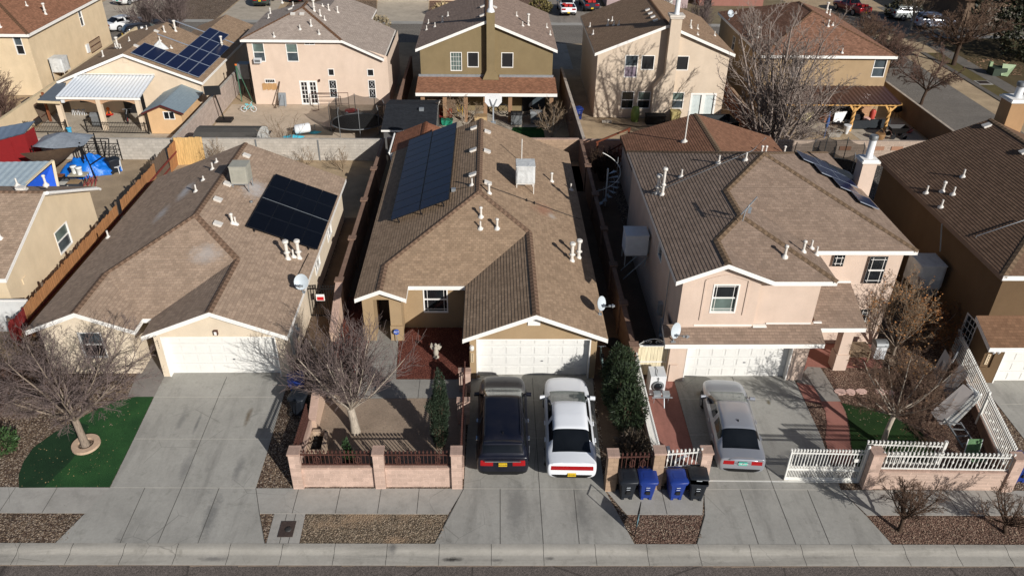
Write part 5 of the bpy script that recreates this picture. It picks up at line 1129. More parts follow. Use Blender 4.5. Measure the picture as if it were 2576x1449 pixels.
PL10f = (e10-.4*y0_, 0, .4); PL10l = (e10-.4*xl, .4, 0); PL10r = (e10+.4*xr, -.4, 0)
vents(h10, PL10f, [('cap', 'D', 828, 198), ('short', 'D', 862, 190), ('pipe', 'D', 932, 395)]); vents(h10, PL10l, [('flue', 'D', 303, 285), ('pipe', 'D', 238, 258), ('short', 'D', 140, 105)]); vents(h10, PL10r, [('flue', 'D', 815, 100), ('cap', 'D', 838, 115)])
dish(h10, atp('D', 95, 150, PL10l), (.2, -.8, .5), .36)
tp = thing('timber_porch', 'timber porch with brown ribbed metal roof and carved wooden posts', 'porch', (28, 64, G0))
corrugated(tp, 'roof', (22.6, 65.48, .78), (33.65, 65.48, .78), (33.7, 61.9, .42), (22.6, 61.9, .42), 30, plain('brown_metal_roof', srgb(84, 58, 52), .45, .3, var=.12), .03)
WDP = wood('pine_timber', srgb(206, 160, 98), (3, 3, 3))
m = MB(); m.bar((22.6, 62.15, .3), (33.5, 62.15, .3), .14, .2); m.bar((33.5, 62.15, .3), (33.8, 62.1, .38), .13, .16); build('beam', m, WDP, tp)
for X in (25.3, aty('D', 985, 900, 62.15).x+.25, aty('D', 1265, 880, 62.15).x+.1):
    m = MB(); rows = []
    for k in range(22):
        z_ = G0+2.05*k/21; tw = k*.33 if 4 < k < 19 else 0; r_ = .11
        rows.append([(X+r_*1.3*math.cos(tw+math.pi/4+j*math.pi/2), 62.15+r_*1.3*math.sin(tw+math.pi/4+j*math.pi/2), z_) for j in range(4)])
    m.grid(rows, 0, False, True); m.bar((X, 62.15, -.32), (X-.42, 62.15, .2), .1, .14); m.bar((X, 62.15, -.32), (X+.42, 62.15, .2), .1, .14); build('post', m, WDP, tp)
# ---- houses across the back street, only their feet in the picture
FARW = stucco('far_stucco', srgb(214, 188, 160))
hf = thing('far_house', 'house across the back street, only its white garage door in view', 'house', (-10, 113, G0))
a, b = -15.03, -8.3; m = MB(); wall(m, (a-3.2, 109), (b+9, 109), G0, 1.2, [(3.2, 3.2+(b-a), G0, .4, .25)]); wall(m, (b+9, 109), (b+9, 120), G0, 1.2); wall(m, (a-3.2, 120), (a-3.2, 109), G0, 1.2); build('wall', m, FARW, hf); garage_door(hf, (a-3.2, 109), (b+9, 109), 3.2, 3.2+b-a, G0, .4, .25)
roof(hf, [[(a-4, 108.4, 1.2), (b+9.6, 108.4, 1.2), (b+5, 114, 3.4), (a+1, 114, 3.4)], [(a-4, 120, 1.2), (a-4, 108.4, 1.2), (a+1, 114, 3.4)], [(b+9.6, 108.4, 1.2), (b+9.6, 120, 1.2), (b+5, 114, 3.4)], [(a-4, 120, 1.2), (a+1, 114, 3.4), (b+5, 114, 3.4), (b+9.6, 120, 1.2)]], [SH9, CAPB])
hg = thing('far_house', 'mauve house across the back street with a pale wall behind bare shrubs', 'house', (24, 112, G0))
m = MB(); wall(m, (15, 106), (25.6, 106), G0, 1.4, [(8.0, 8.6, -1., .6, .08)]); wall(m, (25.6, 106), (25.6, 116), G0, 1.4); wall(m, (15, 116), (15, 106), G0, 1.4); build('wall', m, stucco('mauve_stucco', srgb(172, 152, 150)), hg); m = MB(); m.box(19, 23.6, 105.9, 105.98, G0, .9); build('garage_door', m, DOORW, hg)
roof(hg, [[(14.4, 105.4, 1.4), (26.2, 105.4, 1.4), (20.5, 111, 3.6)], [(26.2, 105.4, 1.4), (26.2, 117, 1.4), (20.5, 111, 3.6)], [(14.4, 117, 1.4), (14.4, 105.4, 1.4), (20.5, 111, 3.6)], [(26.2, 117, 1.4), (14.4, 117, 1.4), (20.5, 111, 3.6)]], [SH8, CAPB])
hh_ = thing('far_house', 'shaded tan house across the side street at the top right corner', 'house', (60, 105, G0))
m = MB(); wall(m, (57.5, 97.5), (75, 97.5), G0, 1.3, [(2, 7, G0, .3, .2)]); wall(m, (57.5, 112), (57.5, 97.5), G0, 1.3); build('wall', m, stucco('shade_dark_stucco', srgb(112, 94, 78)), hh_); roof(hh_, [[(56.8, 96.9, 1.3), (76, 96.9, 1.3), (70, 104, 4), (63, 104, 4)], [(56.8, 112, 1.3), (56.8, 96.9, 1.3), (63, 104, 4)]], [SH4, CAPB]); garage_door(hh_, (57.5, 97.5), (75, 97.5), 2, 7, G0, .3, .2, mat=stucco('shade_dark_door', srgb(120, 112, 102)))  # wall and door colours darkened to carry the tree shade
hk = thing('far_house', 'low brown house with red trim across the back street beside the mauve house', 'house', (31, 112, G0))
m = MB(); wall(m, (27.5, 107.5), (36, 107.5), G0, .8, [(.6, 1.6, G0, .1, .1)]); wall(m, (36, 107.5), (36, 116), G0, .8); wall(m, (27.5, 116), (27.5, 107.5), G0, .8); build('wall', m, stucco('red_brown_stucco', srgb(150, 106, 94)), hk); roof(hk, [[(27, 107, .8), (36.6, 107, .8), (31.8, 112, 2.6)], [(36.6, 107, .8), (36.6, 117, .8), (31.8, 112, 2.6)], [(27, 117, .8), (27, 107, .8), (31.8, 112, 2.6)]], [SHR, CAPB])
# slabs and strips on the lower lots
def low(name, pts, mt, lift=.008, kind='structure'):
    m = MB(); a_ = sum(pts[i][0]*pts[(i+1) % len(pts)][1]-pts[(i+1) % len(pts)][0]*pts[i][1] for i in range(len(pts)))
    m.poly([(x, y, -2.03+lift) for x, y in (pts if a_ > 0 else pts[::-1])]); tag(build(name, m, mt), None, None, None, kind)
BC = BACKC
low('patio_slab', [(-37, 58), (-24.5, 58), (-24.5, 65.5), (-37, 65.5)], BC, .012)
low('patio_slab', [(-22.9, 54), (-12, 54), (-8.8, 62), (-8.8, 67.9), (-22.9, 67.9)], concrete('pink_yard_concrete', srgb(190, 172, 150), .14, (1, 1, 1)), .012)
low('patio_slab', [(-6.2, 61.2), (3.9, 60.8), (4.3, 66.6), (-6.2, 66.6)], BC, .012)
low('patio_slab', [(30.5, 58), (35.6, 57.5), (35.6, 65.5), (22.8, 65.5), (22.8, 61.8), (30, 61.8)], BC, .012)
m = MB(); p = [atz('C', x, y, -2) for x, y in ((262, 948), (485, 948), (470, 1037), (440, 1037))]; low('lawn', [(p[0].x, p[0].y), (p[1].x, p[1].y), (p[1].x+.1, 54), (p[0].x-1.5, 54)], turf('small_lawn', srgb(26, 66, 30), srgb(36, 86, 36)), .02, 'stuff')
low('far_driveway', [(-13.8, 96.6), (-7.7, 96.7), (-8.3, 109.3), (-15.1, 109.1)], BC, .012); low('far_driveway', [(-33, 96.6), (-26.5, 96.6), (-27.5, 110), (-33, 110)], BC, .012); low('far_driveway', [(7.2, 96.6), (14.2, 96.6), (14.6, 112), (7.2, 112)], concrete('oily_concrete', srgb(140, 132, 122), .35), .012); low('far_driveway', [(-50, 96.6), (-41, 96.6), (-41, 112), (-50, 112)], BC, .012)
low('far_driveway', [(-46, 80), (-40, 80), (-38.5, 88.5), (-46, 88.5)], BC, .012)
low('driveway', [(-5, 79), (5, 79), (5, 88.5), (-5, 88.5)], BC, .012); low('driveway', [(5.8, 79), (8.3, 79), (8.3, 88.5), (5.8, 88.5)], BC, .013)
low('far_yard', [(-41, 98), (-33.2, 98), (-33.2, 112), (-41, 112)], GRAV, .01); low('far_yard', [(-26.3, 98), (-13.9, 98), (-15.2, 109), (-26.3, 109)], GRAV, .01); low('far_yard', [(-7.6, 98), (7, 98), (7, 112), (-8.2, 109)], GRAVR, .01); low('far_yard', [(14.4, 98), (40, 98), (40, 112), (14.7, 112)], dirt('far_dirt', srgb(128, 116, 92)), .01)
low('far_sidewalk', [(-100, 96.6), (42, 96.6), (42, 97.9), (-100, 97.9)], WALKC, .02)
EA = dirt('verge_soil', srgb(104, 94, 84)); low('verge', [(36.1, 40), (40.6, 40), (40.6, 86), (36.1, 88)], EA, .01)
low('side_sidewalk', [(49.4, 40), (51.0, 40), (51.0, 90), (49.4, 90)], concrete('shade_dark_concrete', srgb(112, 106, 98), .2, (1, 1, 1)), .03); low('side_kerb', [(47.2, 40), (47.8, 40), (47.8, 86), (47.2, 86)], concrete('shade_dark_kerb', srgb(104, 98, 90), .2, (1, 1, 1)), .06)  # concrete darker than elsewhere: shade over this corner is put into its colour
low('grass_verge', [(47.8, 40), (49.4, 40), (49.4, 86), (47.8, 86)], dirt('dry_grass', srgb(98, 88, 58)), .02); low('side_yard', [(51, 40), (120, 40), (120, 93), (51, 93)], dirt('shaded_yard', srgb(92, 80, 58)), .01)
low('far_sidewalk', [(51, 92.2), (120, 92.2), (120, 93.6), (51, 93.6)], WALKC, .02); low('far_driveway', [(51.5, 98), (57, 98), (57, 108), (51.5, 108)], ASPH2, .012)
# ------------------------------------------------------------------ walls, fences and things in the front yards
PBLK = block('pink_split_block', srgb(188, 162, 146), .40, .20, .16, .12); PCAP = block('pink_cap_block', srgb(178, 150, 134), .42, .4, .2, .1)
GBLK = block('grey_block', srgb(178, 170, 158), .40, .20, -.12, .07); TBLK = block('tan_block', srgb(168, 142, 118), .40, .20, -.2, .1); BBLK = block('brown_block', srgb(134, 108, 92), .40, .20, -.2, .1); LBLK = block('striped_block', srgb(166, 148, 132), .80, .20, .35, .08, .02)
def blocks(m, p, q, zb, zt, th=.2, mi=0, zb2=None, zt2=None, cap=.05, capmi=1):
    """straight wall slab with brick UVs from p to q (x, y); zt2: other end height"""
    p, q = Vector((*p, 0)), Vector((*q, 0)); d = (q-p); L = d.length; d.normalize(); n = Vector((d.y, -d.x, 0))*th/2
    zt2 = zt if zt2 is None else zt2; zb2 = zb if zb2 is None else zb2; up = lambda z: Vector((0, 0, z))
    for s_ in (1, -1):
        a, b = (p, q) if s_ == 1 else (q, p); za, zb_, ta, tb = (zb, zb2, zt, zt2) if s_ == 1 else (zb2, zb, zt2, zt); o = n*s_
        m.poly([a+o+up(za), b+o+up(zb_), b+o+up(tb), a+o+up(ta)], mi, [(0, za), (L, zb_), (L, tb), (0, ta)])
    for e, o1, za, ta in ((p, n, zb, zt), (q, -n, zb2, zt2)):
        m.poly([e-o1+up(za), e+o1+up(za), e+o1+up(ta), e-o1+up(ta)], mi, [(0, za), (th, za), (th, ta), (0, ta)])
    if cap:
        n2 = n*1.12; e = d*.005
        P = [p-n2-e, q-n2+e, q+n2+e, p+n2-e]; Z = [zt, zt2, zt2, zt]
        m.poly([v+up(z+cap) for v, z in zip(P, Z)][::-1], capmi, [(0, 0), (L, 0), (L, th), (0, th)][::-1])
        for i in range(4):
            j = (i+1) % 4; m.poly([P[i]+up(Z[i]), P[j]+up(Z[j]), P[j]+up(Z[j]+cap), P[i]+up(Z[i]+cap)], capmi, [(0, 0), (1, 0), (1, .05), (0, .05)])
    else: m.poly([p-n+up(zt), q-n+up(zt2), q+n+up(zt2), p+n+up(zt)][::-1], mi, [(0, 0), (L, 0), (L, th), (0, th)])
def pier(parent, x, y, zb, zt, w=.4, mat=(None,), name='pier', cap=.08, dpt=None):
    m = MB(); d = dpt or w; blocks(m, (x-w/2, y), (x+w/2, y), zb, zt, d, 0, cap=0)
    m.box(x-w/2-.03, x+w/2+.03, y-d/2-.03, y+d/2+.03, zt, zt+cap, 1)
    return build(name, m, [mat[0], mat[1]], parent)
def pickets(parent, p, q, zb, zt, sp, mat, name='iron_panel', r=.015, tips=True, low=None, slope=(0, 0), knuckle=False):
    """iron fence panel between two ground points; rails plus pickets"""
    p, q = Vector((*p, 0)), Vector((*q, 0)); L = (q-p).length; N = max(2, int(round(L/sp))); m = MB(); up = lambda z: Vector((0, 0, z))
    o = lambda t: up(slope[0]+(slope[1]-slope[0])*t)
    for z in (zb+.04, zt-.12): m.bar(p+up(z)+o(0), q+up(z)+o(1), .045)
    if low: m.bar(p+up(low)+o(0), q+up(low)+o(1), .045)
    for k in range(N+1):
        t = k/N; b = p.lerp(q, t)+o(t); m.bar(b+up(zb), b+up(zt), r*1.6)
        if tips: m.obox(b+up(zt+.03), (r*2, 0, 0), (0, r*2, 0), (0, 0, .04))
        if knuckle and k % 2: m.obox(b+up(zb+(zt-zb)*(.5 if k % 4 == 1 else .35)), (r*1.9, 0, 0), (0, r*1.9, 0), (0, 0, .045))
        if low and k < N:
            b2 = p.lerp(q, (k+.5)/N)+o(t); m.bar(b2+up(zb), b2+up(low+.1), r*1.5); m.obox(b2+up(low+.11), (r*1.8, 0, 0), (0, r*1.8, 0), (0, 0, .03))
    return build(name, m, mat, parent)
FENW = plain('white_iron', srgb(224, 222, 214), .5, .1, var=.08, sc=8)
def ornament(parent, x, y, z, mat):
    m = MB()
    for s_ in (-1, 1):
        m.tube([(x+s_*(.02+.06*math.sin(t)), y, z+.16*math.cos(t)) for t in [k*math.pi/8 for k in range(9)]], .016, 4); m.tube([(x+s_*.07, y, z+.12), (x+s_*.11, y, z+.05), (x+s_*.07, y, z-.02), (x+s_*.11, y, z-.09), (x+s_*.07, y, z-.13)], .014, 4)
    m.bar((x, y, z-.22), (x, y, z+.22), .03); build('scroll_ornament', m, mat, parent)
fw = thing('front_wall', 'pink block front wall with three piers and brown iron panels before the dirt yard', 'garden wall', (-4.1, 20.9, -.28))
for x, y in ((-7.13, 21.05), (-4.1, 21.03), (-1.27, 21.0)): pier(fw, x, y, -.3, 1.42, .38, (PBLK, PCAP), dpt=.42)
for a, b in (((-6.94, 21.06), (-4.3, 21.04)), ((-3.9, 21.03), (-1.47, 21.01))):
    m = MB(); blocks(m, a, b, -.3, .62, .2, 0, cap=.1); build('low_wall', m, [PBLK, PCAP], fw); pickets(fw, a, b, .74, 1.38, .145, RUST)
    for t in (.2, .5, .8) if a[0] > -5 else (.22, .5, .78): x = a[0]+(b[0]-a[0])*t; ornament(fw, x, a[1]-.03, 1.02, RUST)
sidew = thing('side_fence', 'low pink wall with brown iron pickets along the left side of the dirt yard', 'fence', (-7.2, 23, -.2))
m = MB(); blocks(m, (-7.2, 21.3), (-7.2, 23.6), -.3, .55, .2, 0, cap=.08); build('low_wall', m, [PBLK, PCAP], sidew); pickets(sidew, (-7.2, 21.3), (-7.2, 23.6), .65, 1.4, .13, RUST)
m = MB(); blocks(m, (-7.1, 25.7), (-7.1, 23.7), -.25, 1.4, .28, 0, zt2=.5, cap=.06); build('sloping_wall', m, [stucco('pink_cement', srgb(196, 168, 146)), PCAP], sidew)
stub = thing('sloping_wall', 'pale stuccoed wall end sloping down beside the black iron gate', 'garden wall', (-7.3, 31, 0))
m = MB(); blocks(m, (-7.3, 32.2), (-7.3, 29.7), -.05, 1.65, .3, 0, zt2=.5, cap=.05); build('wall', m, [bpy.data.materials['pink_cement'], PCAP], stub)
rs = thing('side_fence', 'brown iron fence with paired pink posts between the dirt yard and the suv', 'fence', (-1.1, 24, -.1))
m = MB(); blocks(m, (-1.12, 21.3), (-1.12, 26.6), -.3, .3, .16, 0, cap=.06); build('low_wall', m, [PBLK, PCAP], rs); pickets(rs, (-1.12, 21.3), (-1.12, 26.6), .38, 1.15, .13, RUST)
for y in (24.25, 26.15):
    for dx in (-.13, .13): pier(rs, -1.12+dx, y+.02, -.2, 1.0, .22, (PBLK, PCAP), 'post', .12)
kw = thing('front_wall', 'short block wall with brown and white iron panels behind the four wheeled bins', 'garden wall', (6.2, 20.8, -.28))
for x, y, zt, w in ((4.42, 20.82, 1.45, .38), (6.12, 20.9, 1.5, .40), (7.93, 21.12, 1.28, .38)): pier(kw, x, y, -.3, zt, w, (TBLK if x < 7 else PBLK, PCAP))
for a, b, mt in (((4.62, 20.86), (5.91, 20.9), RUST), ((6.33, 20.98), (7.74, 21.1), FENW)):
    m = MB(); blocks(m, a, b, -.3, .48, .18, 0, cap=.06); build('low_wall', m, [TBLK, PCAP], kw); pickets(kw, a, b, .55, 1.36, .16, mt, knuckle=mt == FENW)
for t in (.42, .72): ornament(kw, 4.62+1.29*t, 20.84, .95, RUST)
bf = thing('side_fence', 'white iron fence running back between the oleander and the red slab', 'fence', (6.3, 24, -.1))
m = MB(); blocks(m, (6.22, 21.2), (6.22, 26.9), -.3, .25, .16, 0, cap=.05); build('low_wall', m, [TBLK, PCAP], bf)
pickets(bf, (6.22, 21.2), (6.22, 24.0), .3, 1.25, .11, FENW); pickets(bf, (6.22, 24.0), (6.22, 26.85), .32, 1.3, .11, FENW, slope=(.0, .1))
sg = thing('side_gate', 'cream plank gate with white scrolled iron top beside the pink house', 'gate', (6.9, 27.1, 0))
m = MB()
for k in range(9): m.box(6.32+k*.143, 6.32+k*.143+.135, 27.08, 27.12, .1, 1.62)
build('plank_panel', m, wood('cream_planks', srgb(216, 204, 172)), sg)
m = MB(); m.box(6.25, 6.31, 27.06, 27.13, 0, 1.7); m.box(7.6, 7.66, 27.06, 27.13, 0, 1.7); m.box(6.31, 7.6, 27.06, 27.13, 1.63, 1.7); m.box(6.31, 7.6, 27.05, 27.07, .8, .86); build('gate_frame', m, FENW, sg)
m = MB(); m.tube([(6.3+1.33*k/12, 27.1, 1.72+.3*math.sin(math.pi*k/12)) for k in range(13)], .018, 5)
for cx_, s_ in ((6.55, 1), (6.8, -1), (7.1, 1), (7.36, -1)): m.tube([(cx_+s_*(.11-.012*k)*math.cos(k*.7), 27.1, 1.84+(.11-.012*k)*math.sin(k*.7)) for k in range(9)], .014, 4)
build('scrollwork', m, FENW, sg)
rg = thing('rolling_gate', 'white iron driveway gate slid open in front of the red path', 'gate', (12.5, 21.2, -.25))
pickets(rg, (11.12, 21.18), (13.95, 21.08), -.2, 1.22, .118, FENW, 'gate_panel', low=.3, knuckle=True)
m = MB()
for x in (11.12, 13.9): m.bar((x, 21.13, -.22), (x, 21.13, 1.25), .06)
m.bar((11.1, 21.15, -.21), (14, 21.05, -.21), .07); m.bar((11.1, 21.15, .27), (13.95, 21.05, .27), .04); build('gate_frame', m, FENW, rg)
m = MB(); m.bar((13.88, 21.0, -.25), (13.88, 21.0, 1.5), .08); m.lathe([(.05, 0), (.06, .05), (.0, .12)], (13.88, 21, 1.5), 8); m.box(13.5, 13.72, 21.02, 21.06, .75, .9); build('latch_post', m, FENW, rg)
m = MB(); m.bar((7.9, 21.12, -.262), (13.9, 21.0, -.265), .05, .02); tag(build('gate_track', m, FENW), 'pale gate rail set across the driveway behind the sidewalk', 'gate track')
rw = thing('front_wall', 'pink block wall topped with white iron pickets at the right front corner', 'garden wall', (16.7, 20.6, -.28))
pier(rw, 14.14, 20.86, -.3, 1.42, .42, (PBLK, PCAP)); pier(rw, 19.32, 20.66, -.3, 1.32, .40, (PBLK, PCAP))
m = MB(); blocks(m, (14.36, 20.78), (19.12, 20.64), -.3, .6, .2, 0, cap=.06); build('low_wall', m, [block('pink_scored_block', srgb(184, 160, 144), 1.2, .155, .32, .06, .012), PCAP], rw)
pickets(rw, (14.36, 20.76), (19.12, 20.62), .68, 1.45, .155, FENW, knuckle=True)
g2 = thing('rolling_gate', 'second white iron gate slid open behind the white topped front wall', 'gate', (15.5, 21.3, -.2)); pickets(g2, (14.0, 21.35), (16.85, 21.22), -.2, 1.46, .14, FENW, 'gate_panel', low=.35)
m = MB(); m.bar((16.85, 21.22, -.2), (16.85, 21.22, 1.6), .1); build('gate_frame', m, FENW, g2)
sf = thing('side_fence', 'white iron fence on a low dark wall at the right side of the yard', 'fence', (19.7, 23, -.1))
m = MB(); blocks(m, (19.36, 21.0), (20.35, 25.1), -.3, .35, .18, 0, cap=.05); blocks(m, (20.35, 25.1), (21.1, 28.5), -.1, .4, .18, 0, cap=.05); build('low_wall', m, [BBLK, PCAP], sf)
pickets(sf, (19.36, 20.95), (20.0, 24.0), .42, 1.45, .125, FENW, knuckle=True); pickets(sf, (20.05, 24.1), (21.0, 28.4), .45, 1.5, .14, FENW)
for x, y in ((20.02, 24.05),):
    m = MB(); m.bar((x, y, -.1), (x, y, 1.6), .09); build('post', m, FENW, sf)
# boundary walls
def bwall(name, label, p, q, zb, zt, mat, capm, cols=(), zt2=None, colm=None, th=.2):
    o = thing(name, label, 'boundary wall', ((p[0]+q[0])/2, (p[1]+q[1])/2, 0)); m = MB(); blocks(m, p, q, zb, zt, th, 0, cap=.05, zt2=zt2); build('wall', m, [mat, capm], o)
    for x, y in cols: pier(o, x, y, zb, zt+.06, .36, (mat, capm), 'column', .07)
    return o
bwall('boundary_wall', 'grey block wall between the red shed yard and the cream patio house', (-42, 50.9), (-21.2, 50.9), -2.1, 1.45, GBLK, GBLK, [(-38.2, 50.9)])
w1 = bwall('boundary_wall', 'grey block back wall behind the cream house with black solar panels', (-21.0, 50.9), (-7.45, 50.9), -2.1, 1.5, GBLK, GBLK)
for x in (-11.8, -16.0): m = MB(); m.box(x-.05, x+.05, 50.77, 50.795, 0, 1.5); build('expansion_joint', m, GREYM, w1)
bwall('boundary_wall', 'tan back wall behind the house with two columns of blue panels', (-7.1, 50.9), (6.0, 50.9), -2.1, 1.6, TBLK, PCAP)
bwall('boundary_wall', 'pink back wall beside the wooden deck of the pink house', (6.3, 50.9), (19.5, 50.9), -2.1, 1.55, block('pink_block', srgb(192, 150, 126), .4, .2, .1, .06), PCAP)
w3 = bwall('boundary_wall', 'striped grey block wall behind the tall white chimney flue', (19.6, 50.4), (36, 50.4), -2.1, 1.75, LBLK, LBLK)
m = MB()
for x in (24.3, 26.6, 27.9): m.box(x-.4, x+.4, 50.26, 50.295, 1.15, 1.42)
build('accent_block', m, plain('accent_block', srgb(156, 116, 92), .9), w3)
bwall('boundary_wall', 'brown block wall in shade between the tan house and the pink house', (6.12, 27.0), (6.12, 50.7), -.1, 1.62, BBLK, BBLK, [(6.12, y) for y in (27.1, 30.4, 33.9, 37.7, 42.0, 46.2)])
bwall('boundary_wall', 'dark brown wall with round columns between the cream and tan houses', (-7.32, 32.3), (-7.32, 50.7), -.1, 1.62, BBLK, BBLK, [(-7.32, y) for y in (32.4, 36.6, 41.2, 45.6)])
bwall('boundary_wall', 'white end wall panel between the cream gabled house and the bare tree', (-24.2, 30.6), (-21.25, 30.6), -.1, 1.68, stucco('white_wash', srgb(206, 206, 202), .16), WHITE, th=.12)
bwall('boundary_wall', 'pinkish block wall between the cream patio house and the pale pink house', (-23.15, 71.5), (-23.15, 51.2), G0, -.1, block('mauve_block', srgb(172, 156, 144), .4, .2, -.1, .08), GBLK, zt2=.05)
bwall('boundary_wall', 'dark block wall between the pale pink house and the olive house', (-7.72, 76), (-7.72, 60.5), G0, 0., BBLK, BBLK)
bwall('boundary_wall', 'stepped block wall between the olive house and the beige house', (6.45, 72), (6.45, 51.2), G0, .2, BBLK, block('pale_cap', srgb(190, 176, 160), .4, .2, -.1, .1), zt2=1.3)
bwall('boundary_wall', 'tan wall between the ochre house and the side street', (35.95, 84), (35.95, 50.6), G0, -.2, stucco('tan_wall_stucco', srgb(128, 106, 84)), block('pale_cap_b', srgb(176, 162, 146), .4, .2, -.1, .1))
bwall('boundary_wall', 'rusty brown wall between the beige house and the ochre house', (21.2, 74), (21.2, 51.2), G0, -.2, stucco('rust_wall', srgb(120, 78, 58)), TBLK)
bwall('boundary_wall', 'cream yard wall below the yellow house', (-37.6, 86), (-37.4, 51.2), G0, 0., YEL, block('cream_cap', srgb(206, 186, 150), .4, .2, -.08, .06))
# wooden fence between H0 and H1
wf = thing('wooden_fence', 'long orange cedar picket fence leaning along the cream house', 'fence', (-21.2, 39, 0))
CED = wood('cedar_pickets', srgb(164, 116, 76), (9, 9, .7)); CEDR = wood('red_pickets', srgb(120, 42, 40), (9, 9, .7)); CEDD = wood('old_pickets', srgb(104, 88, 74), (9, 9, .7)); rnd = random.Random(8)
mats3 = [MB(), MB(), MB()]; y = 28.6
while y < 50.4:
    w_ = .135; k = 2 if (46.2 < y < 48.6) else (1 if y < 30 else 0); h = 1.72+rnd.uniform(-.05, .05); lean = (.1 if k != 2 else -.12)+rnd.uniform(-.02, .02)
    if not (40.4 < y < 40.9): mats3[k].obox((-21.2+lean*.5, y+w_/2, h/2), (.011, 0, 0), (0, w_/2-.004, 0), (lean/2, 0, h/2))
    y += w_+rnd.uniform(.002, .012)
for mb_, mt, nm in zip(mats3, (CED, CEDR, CEDD), ('picket_run', 'red_picket_run', 'broken_picket_run')): build(nm, mb_, mt, wf)
m = MB(); m.bar((-21.12, 28.6, .95), (-21.12, 50.3, .95), .05, .12); m.bar((-21.2, 28.6, .35), (-21.2, 50.3, .35), .05, .1); build('rail', m, plain('red_rail', srgb(112, 44, 36), .8, var=.2), wf)
for y in (29, 32, 35, 38, 40.6, 43.5, 46.4, 50.2): m = MB(); m.bar((-21.28, y, -.1), (-21.22, y, 1.8), .09); build('post', m, CEDD, wf)
wf2 = thing('wooden_fence', 'short run of pale tall pickets at the end of the cedar fence', 'fence', (-20.4, 49.8, 0)); m = MB(); x = -21.1
while x < -19.3: h = 1.9+rnd.uniform(-.03, .03); m.obox((x, 50.0+.1*(x+21), h/2), (.066, 0, 0), (0, .011, 0), (0, .06, h/2)); x += .14
build('picket_run', m, wood('pale_pickets', srgb(206, 168, 110), (9, 9, .7)), wf2)
# iron gate with red and white sign
ig = thing('iron_gate', 'black iron side gate with a red and white notice between two houses', 'gate', (-8.1, 31.7, 0)); pickets(ig, (-8.7, 31.7), (-7.48, 31.7), .08, 1.75, .12, BLACK, 'gate_panel')
m = MB(); m.box(-8.35, -7.95, 31.64, 31.67, 1.0, 1.35, 0); m.box(-8.31, -7.99, 31.63, 31.64, 1.03, 1.22, 1); build('notice', m, [WHITE, plain('notice_red', srgb(178, 30, 34), .5)], ig)
# ------------------------------------------------------------------ small things in the front
BINB = plain('bin_blue', srgb(28, 52, 122), .45, var=.1); BINK = plain('bin_black', srgb(28, 32, 38), .5, var=.15); LABW = plain('bin_mark', srgb(206, 212, 216), .6)
def make_bin(mat, label, loc, rz=0., group='wheeled bins by the sidewalk', mark=True):
    t = thing('wheeled_bin', label, 'bin', (0, 0, 0), 0, group)
    w0, w1, d0, d1, h = .23, .32, .26, .38, .93; m = MB()
    def ring(w, da, db, z, c=.05): return [(-w+c, -da, z), (w-c, -da, z), (w, -da+c, z), (w, db-c, z), (w-c, db, z), (-w+c, db, z), (-w, db-c, z), (-w, -da+c, z)]
    m.grid([ring(w0, d0, d0, .06), ring(w0+.03, d0+.03, d0+.02, .35), ring(w1-.02, d1-.03, d0+.09, h-.09), ring(w1+.02, d1+.0, d0+.1, h-.09), ring(w1+.02, d1, d0+.1, h)], 0, False, True); m.poly(ring(w0, d0, d0, .06)[::-1])
    m.box(-.2, -.1, -d0-.02, -d0+.06, 0, .12); m.box(.1, .2, -d0-.02, -d0+.06, 0, .12)
    m.poly([(-.07, -.335, .50), (.07, -.335, .50), (.07, -.352, .62), (-.07, -.352, .62)]); b = build('body', m, mat, t, True)
    s = MB(); s.box(-.055, .1, -.353, -.31, .32, .47); build('bar_recess', s, RUBBER, t, True)
    l = MB(); l.grid([ring(w1+.03, d1+.03, d0+.1, h), ring(w1+.035, d1+.035, d0+.1, h+.03), ring(w1+.01, d1+.005, d0+.07, h+.055, .08), ring(w1-.08, d1-.12, d0-.06, h+.075, .1)], 0, True, True); l.poly(ring(w1-.08, d1-.12, d0-.06, h+.075, .1))
    l.box(-.16, .16, -d1+.17, -d1+.42, h+.065, h+.085); l.tube([(-.25, d0+.1, h-.02), (-.25, d0+.18, h+.02), (.25, d0+.18, h+.02), (.25, d0+.1, h-.02)], .02, 6); build('lid', l, mat, t, True)
    if mark:
        k = MB(); k.poly([(-.1, -d1+.16, h+.074), (.1, -d1+.16, h+.074), (.1, -d1+.10, h+.066), (-.1, -d1+.10, h+.066)][::-1]); k.obox((0, -.366, .70), (.07, 0, 0), (0, .004, 0), (0, 0, .009)); k.obox((0, -.352, .58), (.065, 0, 0), (0, .004, 0), (0, 0, .007)); build('marking', k, LABW, t, True)
    for sx in (-1, 1):
        q = MB(); q.lathe([(.11, -.025), (.12, 0), (.11, .025)], (0, 0, 0), 14)
        o = build('wheel', q, RUBBER, t, True); o.rotation_euler = (0, math.pi/2, 0); o.location = (sx*.27, d0+.02, .12)
    t.location = loc; t.rotation_euler = (0, 0, rz); return t
bk = make_bin(BINK, 'black wheeled bin, leftmost of four in front of the brown iron panel', (4.97, 20.5, -.27), .02)
bb = make_bin(BINB, 'blue wheeled bin with a white lid marking in front of the middle pier', (5.70, 20.49, -.27), -.03)
dup(bb, (6.78, 20.47, -.27), .04, 'blue wheeled bin in front of the white iron panel'); 
bx4 = dup(bk, (7.55, 20.42, -.27), -.10, 'black wheeled bin with its lid ajar, rightmost of four by the sidewalk')
for k in kids(bx4):
    if k.name.startswith('lid'): k.rotation_euler = (-.10, 0, 0); k.location = (0, .03, .07)
